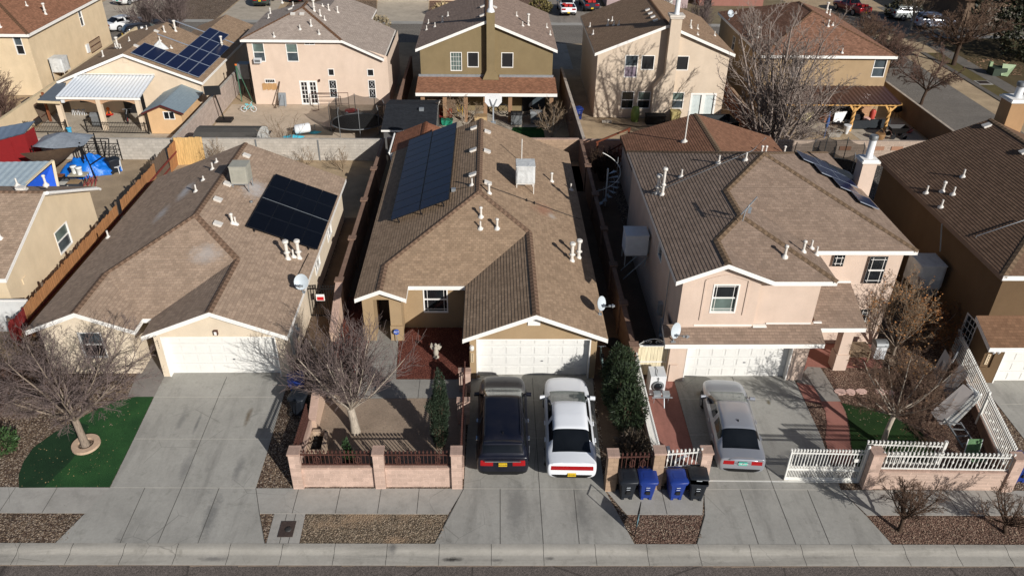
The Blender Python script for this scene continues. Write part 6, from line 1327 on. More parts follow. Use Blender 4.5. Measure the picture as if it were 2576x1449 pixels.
dup(bb, (20.05, 21.2, -.27), .1, 'blue wheeled bin cut off at the right edge beyond the pier'); dup(bb, (-8.15, 25.9, -.03), .3, 'blue wheeled bin half hidden by the bare tree at the garage corner', 'bins beside the houses'); dup(bk, (-7.85, 24.9, -.1), 2.9, 'black wheeled bin beside the sloping wall near the bare tree', 'bins beside the houses')
dup(bk, (-24.9, 48.7, 0), 2.4, 'dark wheeled bin behind the blue tarpaulin', 'bins beside the houses'); dup(bb, atz('C', 745, 885, G0), .2, 'dark blue wheeled bin at the corner of the beige house', 'bins beside the houses')
t = thing('front_loading_washer', 'white front loading washer standing on the red slab by the plank gate', 'washer', (7.05, 26.2, -.02), 0)
m = MB(); m.box(6.72, 7.38, 25.85, 26.55, -.02, .98); m.box(6.72, 7.38, 25.835, 25.85, .82, .97); build('cabinet', m, WHITE2, t)
m = MB(); q = [(.25, 0), (.27, .03), (.22, .06), (.19, .05)]; 
dr = MB(); dr.lathe([(.24, 0), (.265, .03), (.22, .055)], (0, 0, 0), 24, 0); dr.lathe([(.19, .05), (.18, .062), (.1, .075), (.02, .08)], (0, 0, 0), 24, 1); o = build('door', dr, [GREYM, GLASS], t, True); o.rotation_euler = (math.pi/2, 0, 0); o.location = Vector((7.05, 25.845, .48))-org(t)
m = MB(); m.lathe([(.035, 0), (.035, .03)], (0, 0, 0), 12); o = build('knob', m, GREYM, t, True); o.rotation_euler = (math.pi/2, 0, 0); o.location = Vector((7.02, 25.835, .89))-org(t)
m = MB(); m.tube([(7.0, 26.5, 1.0), (7.05, 26.2, 1.03), (6.95, 25.9, 1.01), (7.06, 25.82, .9), (7.0, 25.8, .5), (7.05, 25.75, .1)], .012, 5); build('cord', m, RUBBER, t)
t = thing('camp_stove', 'silver two burner camp stove on thin legs in front of the washer', 'stove', (7.15, 25.45, -.04)); m = MB(); m.box(6.82, 7.12, 25.35, 25.6, .3, .42); m.box(7.2, 7.5, 25.35, 25.6, .3, .42); m.box(6.75, 7.6, 25.28, 25.34, .27, .3); build('burner_box', m, GALV, t)
m = MB()
for x, y in ((6.85, 25.35), (7.45, 25.35), (6.85, 25.58), (7.45, 25.58)): m.bar((x, y, .3), (x, y, -.05), .02)
m.bar((7.25, 25.3, .27), (7.25, 25.05, -.08), .03); build('legs', m, GALV, t)
t = thing('ceiling_fan', 'broken white ceiling fan lying behind the white iron panel', 'fan', (7.0, 22.0, -.2)); m = MB(); m.lathe([(.05, 0), (.13, .04), (.13, .16), (.05, .2)], (6.95, 21.9, -.2), 14); build('motor', m, GREYM, t)
for a in (1.65, .45, -.8): d = Vector((math.cos(a), math.sin(a), .35 if a > 1 else .12)).normalized(); s_ = Vector((-math.sin(a), math.cos(a), 0)); c = Vector((6.95, 21.9, -.08)); m = MB(); m.obox(c+d*.44, d*.27, s_*.065, Vector((0, 0, .006))); m.bar(c, c+d*.2, .03); build('blade', m, WHITE2, t)
t = thing('yard_sign', 'small wire framed yard sign on the red gravel strip by the kerb', 'sign', (5.1, 18.75, -.32)); a, b = Vector((5.02, 18.55, -.33)), Vector((5.2, 19.05, -.33)); m = MB()
for p in (a, b): m.bar(p, p+Vector((0, 0, 1.22)), .025)
for z in (1.22, .86, .3): m.bar(a+Vector((0, 0, z)), b+Vector((0, 0, z)), .025)
build('sign_frame', m, BLACK, t); m = MB(); d = (b-a); n = Vector((d.y, -d.x, 0)).normalized()*.012; P = lambda f, z: a+d*f+Vector((0, 0, z)); m.obox(P(.5, .58), d*.46, n, Vector((0, 0, .27)), 0); build('sign_panel', m, plain('sign_dark', srgb(44, 52, 60), .5), t)
m = MB(); m.obox(P(.5, .66)+n*1.4, d*.30, n*.3, Vector((0, 0, .07)), 0); m.obox(P(.5, .47)+n*1.4, d*.36, n*.3, Vector((0, 0, .02)), 0); build('sign_band', m, plain('sign_pale', srgb(120, 160, 170), .5), t)
t = thing('utility_box', 'rusty square utility box lid set in a concrete slab by the kerb', 'utility box', (-7.17, 19.0, -.3)); m = MB(); z = gz(19)+.014; m.obox((-7.17, 19.0, z+.008), (.26, 0, 0), (0, .34, .006), (0, 0, .012)); build('lid', m, plain('rusty_lid', srgb(74, 62, 56), .7, .3, var=.25, sc=9), t); m = MB(); m.lathe([(.12, 0), (.12, .015), (.08, .03), (.02, .035)], (-7.12, 18.98, z+.018), 20); build('cap', m, plain('lid_cap', srgb(58, 56, 54), .6, .3), t)
t = thing('raised_planter', 'low stone planter box in the corner of the dirt yard', 'planter', (-6.95, 22.7, -.2)); m = MB()
blocks(m, (-7.05, 22.3), (-6.45, 22.3), -.25, .25, .16, 0, cap=0); blocks(m, (-6.45, 22.3), (-6.5, 23.4), -.25, .28, .16, 0, cap=0); blocks(m, (-6.5, 23.4), (-7.05, 23.4), -.2, .28, .16, 0, cap=0); blocks(m, (-7.05, 23.4), (-7.05, 22.3), -.2, .26, .1, 0, cap=0); build('stone_rim', m, block('planter_stone', srgb(190, 166, 142), .3, .16, -.2, .16), t); m = MB(); m.poly([(-7.0, 22.35, .05), (-6.5, 22.35, .05), (-6.5, 23.35, .05), (-7.0, 23.35, .05)]); build('soil', m, DARK, t)
t = thing('tree_ring', 'round pale concrete ring around the foot of the bare lawn tree', 'tree ring', (-15.84, 23.1, gz(23.1))); m = MB(); N = 24; sl_ = .28/5.7; rows = []
for r_, z in ((.53, -.02), (.52, .12), (.3, .12), (.28, 0.02)): rows.append([(-15.84+r_*math.cos(2*math.pi*k/N), 23.1+r_*math.sin(2*math.pi*k/N), gz(23.1)+z+sl_*r_*math.sin(2*math.pi*k/N)) for k in range(N)])
m.grid(rows, 0, False, True); m.poly([(-15.84+.3*math.cos(2*math.pi*k/N), 23.1+.3*math.sin(2*math.pi*k/N), gz(23.1)+.05) for k in range(N)], 1); build('ring', m, [plain('ring_concrete', srgb(178, 152, 128), .9, var=.12, sc=7), GRAV], t)
t = thing('security_sign', 'blue octagonal security sign on a stake beside the porch pier', 'sign', (-4.36, 29.6, 0)); m = MB(); m.lathe([(.14, -.012), (.14, .012)], (0, 0, 0), 8, 0, False); o = build('sign_panel', m, plain('sign_blue', srgb(36, 78, 160), .5), t, True); o.rotation_euler = (math.pi/2-.2, 0, 0); o.location = (0, 0, .62)
m = MB(); m.bar((-4.36, 29.6, 0), (-4.36, 29.6, .52), .025); build('stake', m, GALV, t); txt(t, 'ADT', (-4.36, 29.58, .625), .12, WHITE, (math.pi/2-.2, 0, 0))
t = thing('garden_statue', 'small pale winged statue on the red lava rock', 'statue', (-2.5, 28.5, 0)); m = MB(); c = (-2.5, 28.5, 0); m.lathe([(.14, 0), (.14, .06), (.08, .1), (.1, .14), (.13, .28), (.1, .42), (.08, .5), (.1, .56), (.04, .62), (.065, .67), (.07, .72), (.03, .77)], c, 12); build('body', m, plain('statue_stone', srgb(168, 160, 144), .8, var=.15, sc=12), t)
for sx in (-1, 1): m = MB(); pts = [(-2.5, 28.54, .58), (-2.5+sx*.2, 28.6, .72), (-2.5+sx*.26, 28.6, .5), (-2.5+sx*.16, 28.58, .34), (-2.5+sx*.04, 28.55, .42)]; m.poly(pts); m.poly([(x, y+.03, z) for x, y, z in pts][::-1]); build('wing', m, bpy.data.materials['statue_stone'], t)
REDP = plain('red_plastic', srgb(176, 34, 30), .5)
for i, (x, y) in enumerate(((-6.05, 27.5), (-5.72, 27.55))):
    t = thing('garden_ornament', ('small red ornament with gold top, left of two under the bare tree', 'small red ornament with gold top, right of two under the bare tree')[i], 'ornament', (x, y, 0)); m = MB(); m.lathe([(.09, 0), (.11, .05), (.07, .2), (.09, .3), (.05, .38)], (x, y, 0), 10); build('body', m, REDP, t); m = MB(); m.lathe([(.05, 0), (.07, .05), (.02, .12)], (x, y, .38), 10); build('top', m, plain('gold_top', srgb(196, 150, 70), .5), t); m = MB(); m.box(x-.12, x+.12, y-.09, y-.07, .1, .2); build('band', m, WHITE, t)
for i, (x, y, r_) in enumerate(((15.05, 26.0, .3), (15.5, 25.98, .27), (15.98, 26.02, .26), (16.8, 26.0, .27), (17.2, 25.95, .24))):
    m = MB(); rnd = random.Random(i); N = 9; rr = [r_*rnd.uniform(.75, 1) for _ in range(N)]; z = gz(26)+.015; a = [(x+rr[k]*math.cos(2*math.pi*k/N), y+.8*rr[k]*math.sin(2*math.pi*k/N)) for k in range(N)]; m.grid([[(u, v, z-.02) for u, v in a], [(u, v, z+.03) for u, v in a]], 0, False, True); m.poly([(u, v, z+.03) for u, v in a]); tag(build('stepping_stone', m, plain('pink_flagstone', srgb(206, 172, 158), .9, var=.1) if i == 0 else bpy.data.materials['pink_flagstone']), ('pale pink stepping stone nearest the red patio', 'pale pink stepping stone second from the red patio', 'pale pink stepping stone third from the red patio', 'pale pink stepping stone partly under bare twigs', 'pale pink stepping stone farthest to the right under twigs')[i], 'stepping stone', 'stepping stones across the gravel')
# porch furniture of H3
t = thing('porch_table', 'weathered wooden table on the red patio behind the porch pillar', 'table', (16.65, 28.3, 0)); m = MB(); m.box(16.1, 17.1, 28.0, 28.7, .62, .68); m.box(16.12, 17.08, 28.02, 28.68, .3, .34); build('top', m, wood('grey_wood', srgb(136, 116, 94)), t)
for x in (16.15, 17.05):
    for y in (28.05, 28.65): m = MB(); m.bar((x, y, 0), (x, y, .62), .07); build('leg', m, bpy.data.materials['grey_wood'], t)
t = thing('gas_grill', 'grey lidded gas grill at the corner of the red patio', 'grill', (17.6, 28.35, 0)); m = MB(); m.box(17.35, 17.85, 28.15, 28.6, .1, .75); build('cabinet', m, WHITE2, t); m = MB(); m.grid([[(17.33+.54*i, 28.1+.55*(.5-.5*math.cos(a)), .78+.24*math.sin(a)) for a in [math.pi*k/8 for k in range(9)]] for i in (0, 1)], 0, True); m.poly([(17.33, 28.1+.55*(.5-.5*math.cos(a)), .78+.24*math.sin(a)) for a in [math.pi*k/8 for k in range(9)]]); m.poly([(17.87, 28.1+.55*(.5-.5*math.cos(a)), .78+.24*math.sin(a)) for a in [math.pi*k/8 for k in range(9)]][::-1]); build('lid', m, GREYM, t)
# leaning sheets and strips at the right yard side
SHEET = plain('grey_board', srgb(118, 112, 108), .85, var=.06)
for i, (c, lab) in enumerate(((((1375, 55), (1425, 140), (1330, 300), (1285, 210)), 'grey board leaning, farthest back against the white fence'), (((1485, 160), (1540, 235), (1390, 400), (1345, 305)), 'grey board leaning, middle one of three by the white fence'), (((1500, 300), (1580, 370), (1335, 590), (1270, 500)), 'grey board leaning on the stack of white strips'))):
    zs = ((1.5, 1.35, .7, .8), (1.6, 1.45, .7, .85), (1.45, 1.2, .5, .7))[i]; P = [atz('L', *p, z) for p, z in zip(c, zs)]; nrm = (P[1]-P[0]).cross(P[2]-P[0]).normalized(); m = MB(); m.poly(P); m.poly([p-nrm*.03 for p in P][::-1])
    for k in range(4): m.poly([P[k], P[(k+1) % 4], P[(k+1) % 4]-nrm*.03, P[k]-nrm*.03])
    tag(build('leaning_board', m, SHEET), lab, 'board', 'grey boards leaning at the right yard')
for i in range(5):
    a = atz('L', 1530+i*24, 300+i*16, 1.2-.1*i); b = atz('L', 1590+i*10, 372+i*4, 1.15-.12*i); c = atz('L', 1340+i*22, 585+i*2, .45-.05*i); m = MB(); m.bar(a, b, .09, .03); m.bar(b, c, .09, .03)
    tag(build('metal_strip', m, FENW if i % 2 == 0 else GALV), 'bent white metal strip in the stack under the leaning board', 'metal strip', 'white metal strips stacked by the fence')
t = thing('ladder', 'dark metal ladder lying tilted behind the white topped wall', 'ladder', (18, 22.5, 0)); m = MB(); a, b = atz('L', 1370, 545, .9), atz('L', 1500, 745, .55); c, d = atz('L', 1480, 570, .9), atz('L', 1580, 720, .55); m.bar(a, b, .05); m.bar(c, d, .05)
for k in range(4): m.bar(a.lerp(b, .1+.27*k), c.lerp(d, .1+.27*k), .04)
build('frame', m, GREYM, t)
t = thing('patio_chair', 'green striped folding chair behind the white topped wall', 'chair', (18.2, 21.6, -.2)); m = MB(); a = atz('L', 1580, 730, .75); m.obox(a, (.27, 0, 0), (0, .05, .25), (0, .012, -.003)); m.obox(a+Vector((0, -.3, -.32)), (.27, 0, 0), (0, .25, .02), (0, 0, .02)); build('sling', m, plain('green_stripe', srgb(84, 116, 78), .8, var=.3, sc=16), t); m = MB()
for sx in (-.28, .28): m.bar(a+Vector((sx, .05, .25)), a+Vector((sx, -.1, -.9)), .03); m.bar(a+Vector((sx, -.55, -.3)), a+Vector((sx, .1, -.9)), .03)
build('frame', m, WHITE2, t)
m = MB(); m.tube([atz('L', 1490, 20, 1.2), atz('L', 1420, 150, .9)], .05, 8); tag(build('pipe', m, GALV), 'grey pipe leaning in the dark gap beside the brown house', 'pipe')
# ------------------------------------------------------------------ trees, bushes and hedges
BARK1 = bark('grey_bark', srgb(134, 120, 106)); TWIG1 = bark('mauve_twigs', srgb(116, 102, 97)); TWIG2 = bark('brown_twigs', srgb(104, 84, 70)); TWIG5 = bark('pale_twigs', srgb(146, 132, 122)); TWIG3 = bark('dark_twigs', srgb(72, 58, 48)); TWIG4 = bark('tan_twigs', srgb(140, 120, 98)); BARKW = bark('pale_bark', srgb(168, 156, 140)); TWIGR = bark('reddish_twigs', srgb(106, 84, 74))
def leafmat(name, c, v=.35):
    t = NT(name); oi = t.n('NewGeometry'); f = oi.outputs['Random Per Island']
    m = t.base(t.ramp(f, [(0, mul(c, 1-v)), (1, mul(c, 1+v))]), .6, 0, .3); t.p.inputs['Subsurface Weight'].default_value = 0
    return m
def perp(d, rnd):
    u = Vector((rnd.gauss(0, 1), rnd.gauss(0, 1), rnd.gauss(0, 1))); u -= d*u.dot(d)
    return u.normalized() if u.length > 1e-6 else perp(d, rnd)
def bare_tree(name, label, cat, base, seed, trunk_h=1.2, trunk_r=.14, lean=(0, 0), nmain=6, L=2.6, tilt=(20, 55), levels=3, kids_n=(6, 6, 4), ratio=.55, up=.25, droop=0., mats=(None, None), squash=1., leaves=None, nleaf=0, group=None, tw=.007, stems=1, wig=.10, limb=.55):
    rnd = random.Random(seed); base = Vector(base); t = thing(name, label, cat, base, 0, group)
    tr, cr, tips = MB(), MB(), []
    top = base+Vector((lean[0], lean[1], trunk_h))
    if stems == 1:
        pts = [base+Vector((0, 0, -.1)), base+Vector((0, 0, .08)), base.lerp(top, .5)+Vector((rnd.uniform(-.04, .04), rnd.uniform(-.04, .04), 0)), top]
        tr.tube(pts, [trunk_r*1.45, trunk_r*1.15, trunk_r*.95, trunk_r*.92], 9)
    def grow(p, d, ln, r, lv):
        n = 5 if lv == 0 else (4 if lv == 1 else 3); pts = [p]; q = p.copy(); dd = d.copy()
        for i in range(n):
            dd = (dd+perp(dd, rnd)*wig*(1+lv*.5)*rnd.uniform(.4, 1.3)+Vector((0, 0, up*(.35 if lv < 2 else .2)-droop*lv*.12*(i/n)))).normalized()
            q = q+dd*ln/n; pts.append(q.copy())
        rt = max(tw*.7, r*(.35 if lv < levels else .3)); rad = [r+(rt-r)*i/n for i in range(n+1)]
        (tr if lv == 0 and stems == 1 else cr).tube(pts, rad, 6 if lv == 0 else (4 if lv == 1 else 3), 0, False)
        if lv >= levels: tips.append((q, dd)); return
        k = kids_n[min(lv, len(kids_n)-1)]
        for j in range(k):
            f = .22+.78*(j+rnd.uniform(.1, .9))/k; s_ = f*n; i = min(int(s_), n-1); pp = pts[i].lerp(pts[i+1], s_-i)
            d2 = (pts[i+1]-pts[i]).normalized(); a = R(rnd.uniform(22, 52)); nd = (d2*math.cos(a)+perp(d2, rnd)*math.sin(a)).normalized()
            grow(pp, nd, ln*ratio*rnd.uniform(.7, 1.2)*(1.1-.45*f), max(tw, rad[i]*.58), lv+1)
    for k in range(nmain):
        a = 2*math.pi*(k+rnd.uniform(-.3, .3))/nmain ; ti = R(rnd.uniform(*tilt))
        d = Vector((math.sin(ti)*math.cos(a), math.sin(ti)*math.sin(a), math.cos(ti)))
        if stems == 1: p = top-Vector((0, 0, rnd.uniform(0, .12*trunk_h)))
        else: p = base+Vector((rnd.uniform(-.15, .15), rnd.uniform(-.15, .15), -.05))
        grow(p, d, L*rnd.uniform(.75, 1.15), trunk_r*(limb if stems == 1 else 1)*rnd.uniform(.75, 1.05), 0)
    if tr.f: build('trunk', tr, mats[0], t)
    build('crown', cr, mats[1], t)
    if leaves:
        lf = MB()
        for _ in range(nleaf):
            q, d = tips[rnd.randrange(len(tips))]; c = q+Vector((rnd.gauss(0, .06), rnd.gauss(0, .06), rnd.gauss(0, .06))); u = perp(Vector((0, 0, 1)), rnd)*.045; v_ = perp(u.normalized(), rnd)*.03; lf.poly([c-u, c+v_, c+u, c-v_])
        build('dry_leaves', lf, leaves, t)
    return t
def leaf_bush(name, label, cat, blobs, seed, n, size, mat, group=None, stem=None, narrow=.3, base=None, upb=.4):
    """dense evergreen: leaf blades through the volume of several ellipsoids (centre, radii)"""
    rnd = random.Random(seed); b0 = Vector(base or (blobs[0][0][0], blobs[0][0][1], gz(blobs[0][0][1]))); t = thing(name, label, cat, b0, 0, group); m = MB()
    tot = sum(r[0]*r[1]*r[2] for _, r in blobs)
    for c, r in blobs:
        k = int(n*r[0]*r[1]*r[2]/tot)
        for _ in range(k):
            d = perp(Vector((0, 0, 1e-3)), rnd); d = Vector((rnd.gauss(0, 1), rnd.gauss(0, 1), rnd.gauss(0, 1))).normalized(); f = rnd.uniform(.45, 1.05)**.6*(1+.22*noise.noise(Vector((d.x*2+seed, d.y*2, d.z*2+c[0]))))
            p = Vector((c[0]+d.x*r[0]*f, c[1]+d.y*r[1]*f, c[2]+d.z*r[2]*f))
            if p.z < b0.z+.03: continue
            ax = (d+Vector((0, 0, upb))+perp(d, rnd)*.9).normalized(); s_ = size*rnd.uniform(.6, 1.3); u = ax*s_; v_ = perp(ax, rnd)*s_*narrow
            m.poly([p-u*.2, p+u*.4+v_, p+u, p+u*.4-v_])
    build('foliage', m, mat, t); s = MB()
    for c, r in blobs:
        for _ in range(4): s.tube([(b0.x+(c[0]-b0.x)*.7+rnd.uniform(-.15, .15), b0.y+(c[1]-b0.y)*.7+rnd.uniform(-.15, .15), b0.z-.05), (c[0]+rnd.uniform(-.5, .5)*r[0], c[1]+rnd.uniform(-.5, .5)*r[1], c[2]+r[2]*.3)], [.03, .01], 4)
    build('stem', s, stem or TWIG2, t); return t
bare_tree('bare_tree', 'wide bare tree with fine twigs on the green lawn, trunk in a round ring', 'tree', (-15.84, 23.07, gz(23.07)), 11, 1.35, .14, (-.12, .1), 13, 3.5, (15, 66), 3, (10, 9, 6), .48, .16, .5, (BARK1, TWIG1), tw=.0055, limb=.42, wig=.08)
bare_tree('bare_tree', 'pruned bare tree with upright shoots on a stout trunk in the dirt yard', 'tree', (-5.45, 23.76, gz(23.76)), 5, 1.15, .17, (-.12, .12), 22, 3.0, (4, 62), 2, (13, 8), .52, .3, 0, (BARKW, TWIG1), tw=.0075, limb=.30, wig=.06)
bare_tree('bare_tree', 'slim bare tree with leaning pale trunk on the small shaded lawn', 'tree', (15.58, 22.85, gz(22.85)), 21, 1.5, .10, (.22, .25), 12, 2.5, (25, 80), 3, (9, 8, 5), .5, .2, .2, (BARKW, TWIG2), tw=.0055, limb=.42, leaves=leafmat('dry_leaf_b', srgb(120, 84, 52)), nleaf=70)
bare_tree('leafy_bare_tree', 'small tree with orange dead leaves in front of the pink house corner', 'tree', (18.5, 28.6, 0), 31, .5, .07, (0, 0), 12, 2.7, (10, 56), 3, (7, 6, 5), .5, .3, 0, (BARK1, TWIG4), tw=.007, leaves=leafmat('orange_leaf', srgb(158, 108, 62)), nleaf=1100)
bare_tree('leafy_bare_tree', 'second low tree with brown dead leaves beside the dark house wall', 'tree', (20.3, 29.0, 0), 33, .4, .06, (0, 0), 8, 1.6, (15, 65), 3, (6, 5, 4), .5, .25, 0, (BARK1, TWIG2), tw=.007, leaves=leafmat('brown_leaf', srgb(134, 84, 42)), nleaf=900)
bare_tree('bare_shrub', 'bare shrub with brown leaves low in front of the porch table', 'shrub', (18.0, 26.4, 0), 37, .3, .05, (0, 0), 8, 1.3, (20, 75), 3, (6, 5, 4), .5, .2, 0, (TWIG2, TWIG2), tw=.006, leaves=leafmat('brown_leaf_b', srgb(128, 92, 54)), nleaf=240)
bare_tree('bare_street_tree', 'small bare vase shaped tree on the red gravel strip beside the wide driveway', 'tree', (14.49, 18.72, gz(18.7)), 41, .55, .075, (.05, .1), 11, 1.4, (15, 64), 3, (8, 7, 5), .52, .3, 0, (TWIG3, TWIG2), tw=.006)
bare_tree('bare_street_tree', 'low bare street shrub on the red gravel strip near the right edge', 'tree', (18.24, 18.6, gz(18.6)), 43, .35, .07, (.0, .1), 10, 1.2, (25, 78), 3, (7, 7, 5), .5, .2, 0, (TWIG3, TWIG2), tw=.006)
bare_tree('bare_tree', 'big bare many stemmed tree rising in front of the ochre house', 'tree', (20.5, 53.6, -2.03), 51, 1, .13, (0, 0), 20, 9.6, (2, 36), 3, (11, 9, 5), .36, .16, .12, (BARK1, TWIG5), tw=.012, stems=9, wig=.07)
bare_tree('bare_tree', 'tangled low bare tree at the foot of the big bare tree', 'tree', (24.6, 56.5, -2.03), 53, .4, .07, (0, 0), 12, 2.2, (40, 86), 3, (7, 6, 4), .5, .1, .4, (TWIG2, TWIG4), tw=.010)
bare_tree('bare_tree', 'umbrella shaped bare tree on the verge behind the tan wall', 'tree', (39.3, 69.0, -2.03), 57, 1.3, .13, (.2, .1), 7, 3.2, (30, 66), 3, (9, 8, 6), .48, .12, .5, (TWIG3, TWIGR), tw=.013)
bare_tree('bare_tree', 'dark bare tree on the grass verge across the side street', 'tree', (48.6, 81.5, -2.03), 59, 2.2, .22, (.15, .2), 11, 4.2, (20, 72), 3, (8, 8, 6), .5, .18, .2, (TWIG3, TWIG2), tw=.016)
bare_tree('bare_tree', 'pale bare tree beside the white station wagon on the far corner', 'tree', (50.6, 96.0, -2.03), 61, 1.2, .14, (.1, .0), 9, 3.8, (15, 55), 3, (7, 6, 4), .5, .2, .1, (BARKW, TWIG4), tw=.013)
for i, (x, y, h, lab) in enumerate(((40.3, 78.5, 2.6, 'bare rounded tree on the verge, just behind the umbrella shaped one'), (40.2, 84.5, 2.6, 'bare rounded tree on the verge between the ochre house and the crossing'), (43.2, 90.5, 2.0, 'bare rounded tree nearest the red pickup'), (39.5, 91.5, 1.7, 'low bare bush behind the rust roof'))):
    bare_tree('bare_tree', lab, 'tree', (x, y, -2.03), 70+i, .6, .1, (0, 0), 12, h*1.15, (20, 78), 3, (8, 7, 6), .5, .15, .3, (TWIG3, TWIG2 if i % 2 else TWIGR), tw=.012, group='bare trees along the side street')
bare_tree('bare_shrub', 'large bare bush behind the roof with the blue panels', 'shrub', (-35.5, 91.5, -2.03), 81, .3, .06, (0, 0), 22, 4.3, (4, 50), 2, (12, 8), .45, .25, 0, (TWIG1, TWIG1), tw=.014, stems=9, wig=.06)
bare_tree('bare_shrub', 'second large bare bush behind the roof with the blue panels', 'shrub', (-39.0, 92.0, -2.03), 82, .3, .06, (0, 0), 16, 3.6, (4, 55), 2, (12, 8), .45, .25, 0, (TWIG1, TWIG1), tw=.014, stems=9, wig=.06)
bare_tree('bare_shrub', 'brown bare bush at the left edge below the yellow house', 'shrub', (-40.6, 63.2, -2.03), 83, .4, .09, (0, 0), 15, 3.6, (8, 62), 3, (8, 7, 4), .5, .22, 0, (TWIGR, TWIGR), tw=.011, stems=9)
bare_tree('bare_shrub', 'small bare shrub in front of the grey back wall, right of the joint', 'shrub', (-9.9, 48.9, 0), 84, .2, .03, (0, 0), 7, 1.2, (10, 60), 2, (6, 5), .5, .2, 0, (TWIG4, TWIG4), tw=.007)
bare_tree('bare_shrub', 'small bare shrub in front of the grey back wall, left of the joint', 'shrub', (-12.4, 49.4, 0), 85, .2, .03, (0, 0), 6, 1.1, (10, 50), 2, (6, 5), .5, .2, 0, (TWIG4, TWIG4), tw=.007)
bare_tree('bare_shrub', 'dry shrub by the pale pickets behind the cream house', 'shrub', (-18.2, 49.3, 0), 86, .2, .03, (0, 0), 9, 1.5, (5, 40), 2, (6, 5), .5, .3, 0, (TWIG4, TWIG4), tw=.007)
bare_tree('bare_tree', 'thin bare branches rising behind the grey back wall near the small shed', 'tree', (-14.6, 52.6, -2.03), 87, 1.4, .05, (0, 0), 8, 2.6, (15, 50), 2, (6, 5), .5, .2, 0, (TWIG2, TWIG4), tw=.009)
bare_tree('bare_shrub', 'dark bare shrub by the wooden deck in the shaded side yard', 'shrub', (7.35, 47.6, 0), 88, .3, .05, (0, 0), 16, 2.0, (5, 48), 2, (8, 6), .5, .25, 0, (TWIG3, TWIG3), tw=.012, stems=9)
bare_tree('bare_tree', 'small pale bare tree on the lawn by the olive house porch', 'tree', (4.75, 58.5, -2.03), 89, .8, .06, (0, 0), 9, 2.3, (10, 55), 3, (6, 5, 3), .5, .25, 0, (BARKW, TWIG4), tw=.010)
bare_tree('bare_tree', 'small bare tree standing in front of the olive house porch roof', 'tree', (-2.1, 60.0, -2.03), 90, 1.2, .06, (0, 0), 8, 2.5, (12, 60), 3, (6, 5, 3), .5, .2, 0, (BARKW, TWIG4), tw=.010)
bare_tree('bare_shrub', 'bare tangled bush behind the beige house by the ochre house', 'shrub', (24, 92.5, -2.03), 91, .3, .07, (0, 0), 18, 3.4, (6, 60), 2, (10, 8), .5, .2, 0, (TWIG1, TWIG1), tw=.014, stems=9)
bare_tree('bare_shrub', 'bare bush along the back street behind the beige house roof', 'shrub', (20, 99.5, -2.03), 92, .3, .07, (0, 0), 18, 3.0, (6, 60), 2, (10, 8), .5, .2, 0, (TWIG1, TWIG1), tw=.014, stems=9)
for i, (x, y, h, mt, lab) in enumerate(((-20.6, 26.6, 1.0, TWIGR, 'reddish dry shrub by the left edge, nearest the house wall'), (-20.9, 28.6, 1.1, TWIG4, 'tan dry shrub below the white wall panel at the left edge'), (-19.7, 27.0, .9, TWIG2, 'brown dry shrub at the left corner of the cream house'), (-20.4, 24.6, .9, TWIGR, 'reddish dry shrub at the left edge above the green clump'), (-18.5, 26.4, .7, TWIG2, 'low dry shrub behind the wide bare tree'))):
    bare_tree('bare_shrub', lab, 'shrub', (x, y, gz(y)), 100+i, .15, .03, (0, 0), 14, h, (8, 70), 2, (9, 7), .5, .1, 0, (mt, mt), tw=.009, stems=9, group='dry shrubs at the left edge')
for i, (x, y, lab) in enumerate(((-13.2, 94.0, 'grey dry bush beside the far white garage driveway'), (6.2, 103.5, 'dry bush between the far driveway and the white pickup'), (-5.8, 100.5, 'tan dry bush right of the far white garage driveway'))):
    leaf_bush('dry_bush', lab, 'shrub', [((x, y, -1.4), (1.4, 1.1, .9))], 110+i, 700, .3, leafmat('dry_bush_leaf%s' % 'abc'[i], (srgb(150, 136, 110), srgb(110, 100, 62), srgb(166, 146, 110))[i]), base=(x, y, -2.03))
leaf_bush('oleander', 'dense dark green oleander hedge between the white sedan and the white fence', 'hedge', [((5.45, 26.2, 1.0), (.75, .8, 1.15)), ((5.35, 25.0, .95), (.78, .85, 1.2)), ((5.5, 23.9, .8), (.7, .75, 1.1))], 120, 12000, .16, leafmat('oleander_leaf', srgb(46, 58, 36), .5), narrow=.12, base=(5.4, 25, gz(25)))
leaf_bush('dead_shrub', 'grey brown dead shrub behind the brown iron panel by the bins', 'shrub', [((5.5, 22.35, .25), (.62, .7, .6))], 121, 1500, .22, leafmat('dead_leaf', srgb(78, 68, 56), .4), narrow=.1, base=(5.5, 22.3, gz(22.3)))
leaf_bush('juniper', 'tall slender dark green juniper at the right side of the dirt yard', 'tree', [((-2.02, 22.95, .75), (.33, .33, 1.0)), ((-1.98, 23.0, 1.7), (.36, .36, 1.1)), ((-1.95, 23.0, 2.6), (.24, .24, .95)), ((-2.2, 22.9, 1.9), (.3, .2, .35))], 122, 11000, .085, leafmat('juniper_leaf', srgb(50, 62, 46), .4), narrow=.16, base=(-2.0, 22.95, gz(22.95)), upb=1.4)
leaf_bush('juniper', 'short dark green juniper behind the left iron panel', 'tree', [((-5.35, 21.75, .3), (.2, .2, .65)), ((-5.4, 21.75, .8), (.14, .14, .55))], 123, 1300, .1, leafmat('juniper_leaf_b', srgb(52, 74, 44), .4), narrow=.2, base=(-5.35, 21.75, gz(21.75)), upb=1.4)
leaf_bush('evergreen_clump', 'green clump cut off by the left edge near the lawn', 'shrub', [((-18.9, 22.9, 0.1), (.5, .6, .5))], 124, 900, .16, leafmat('clump_leaf', srgb(60, 84, 46), .4), narrow=.15, base=(-18.9, 22.9, gz(22.9)))
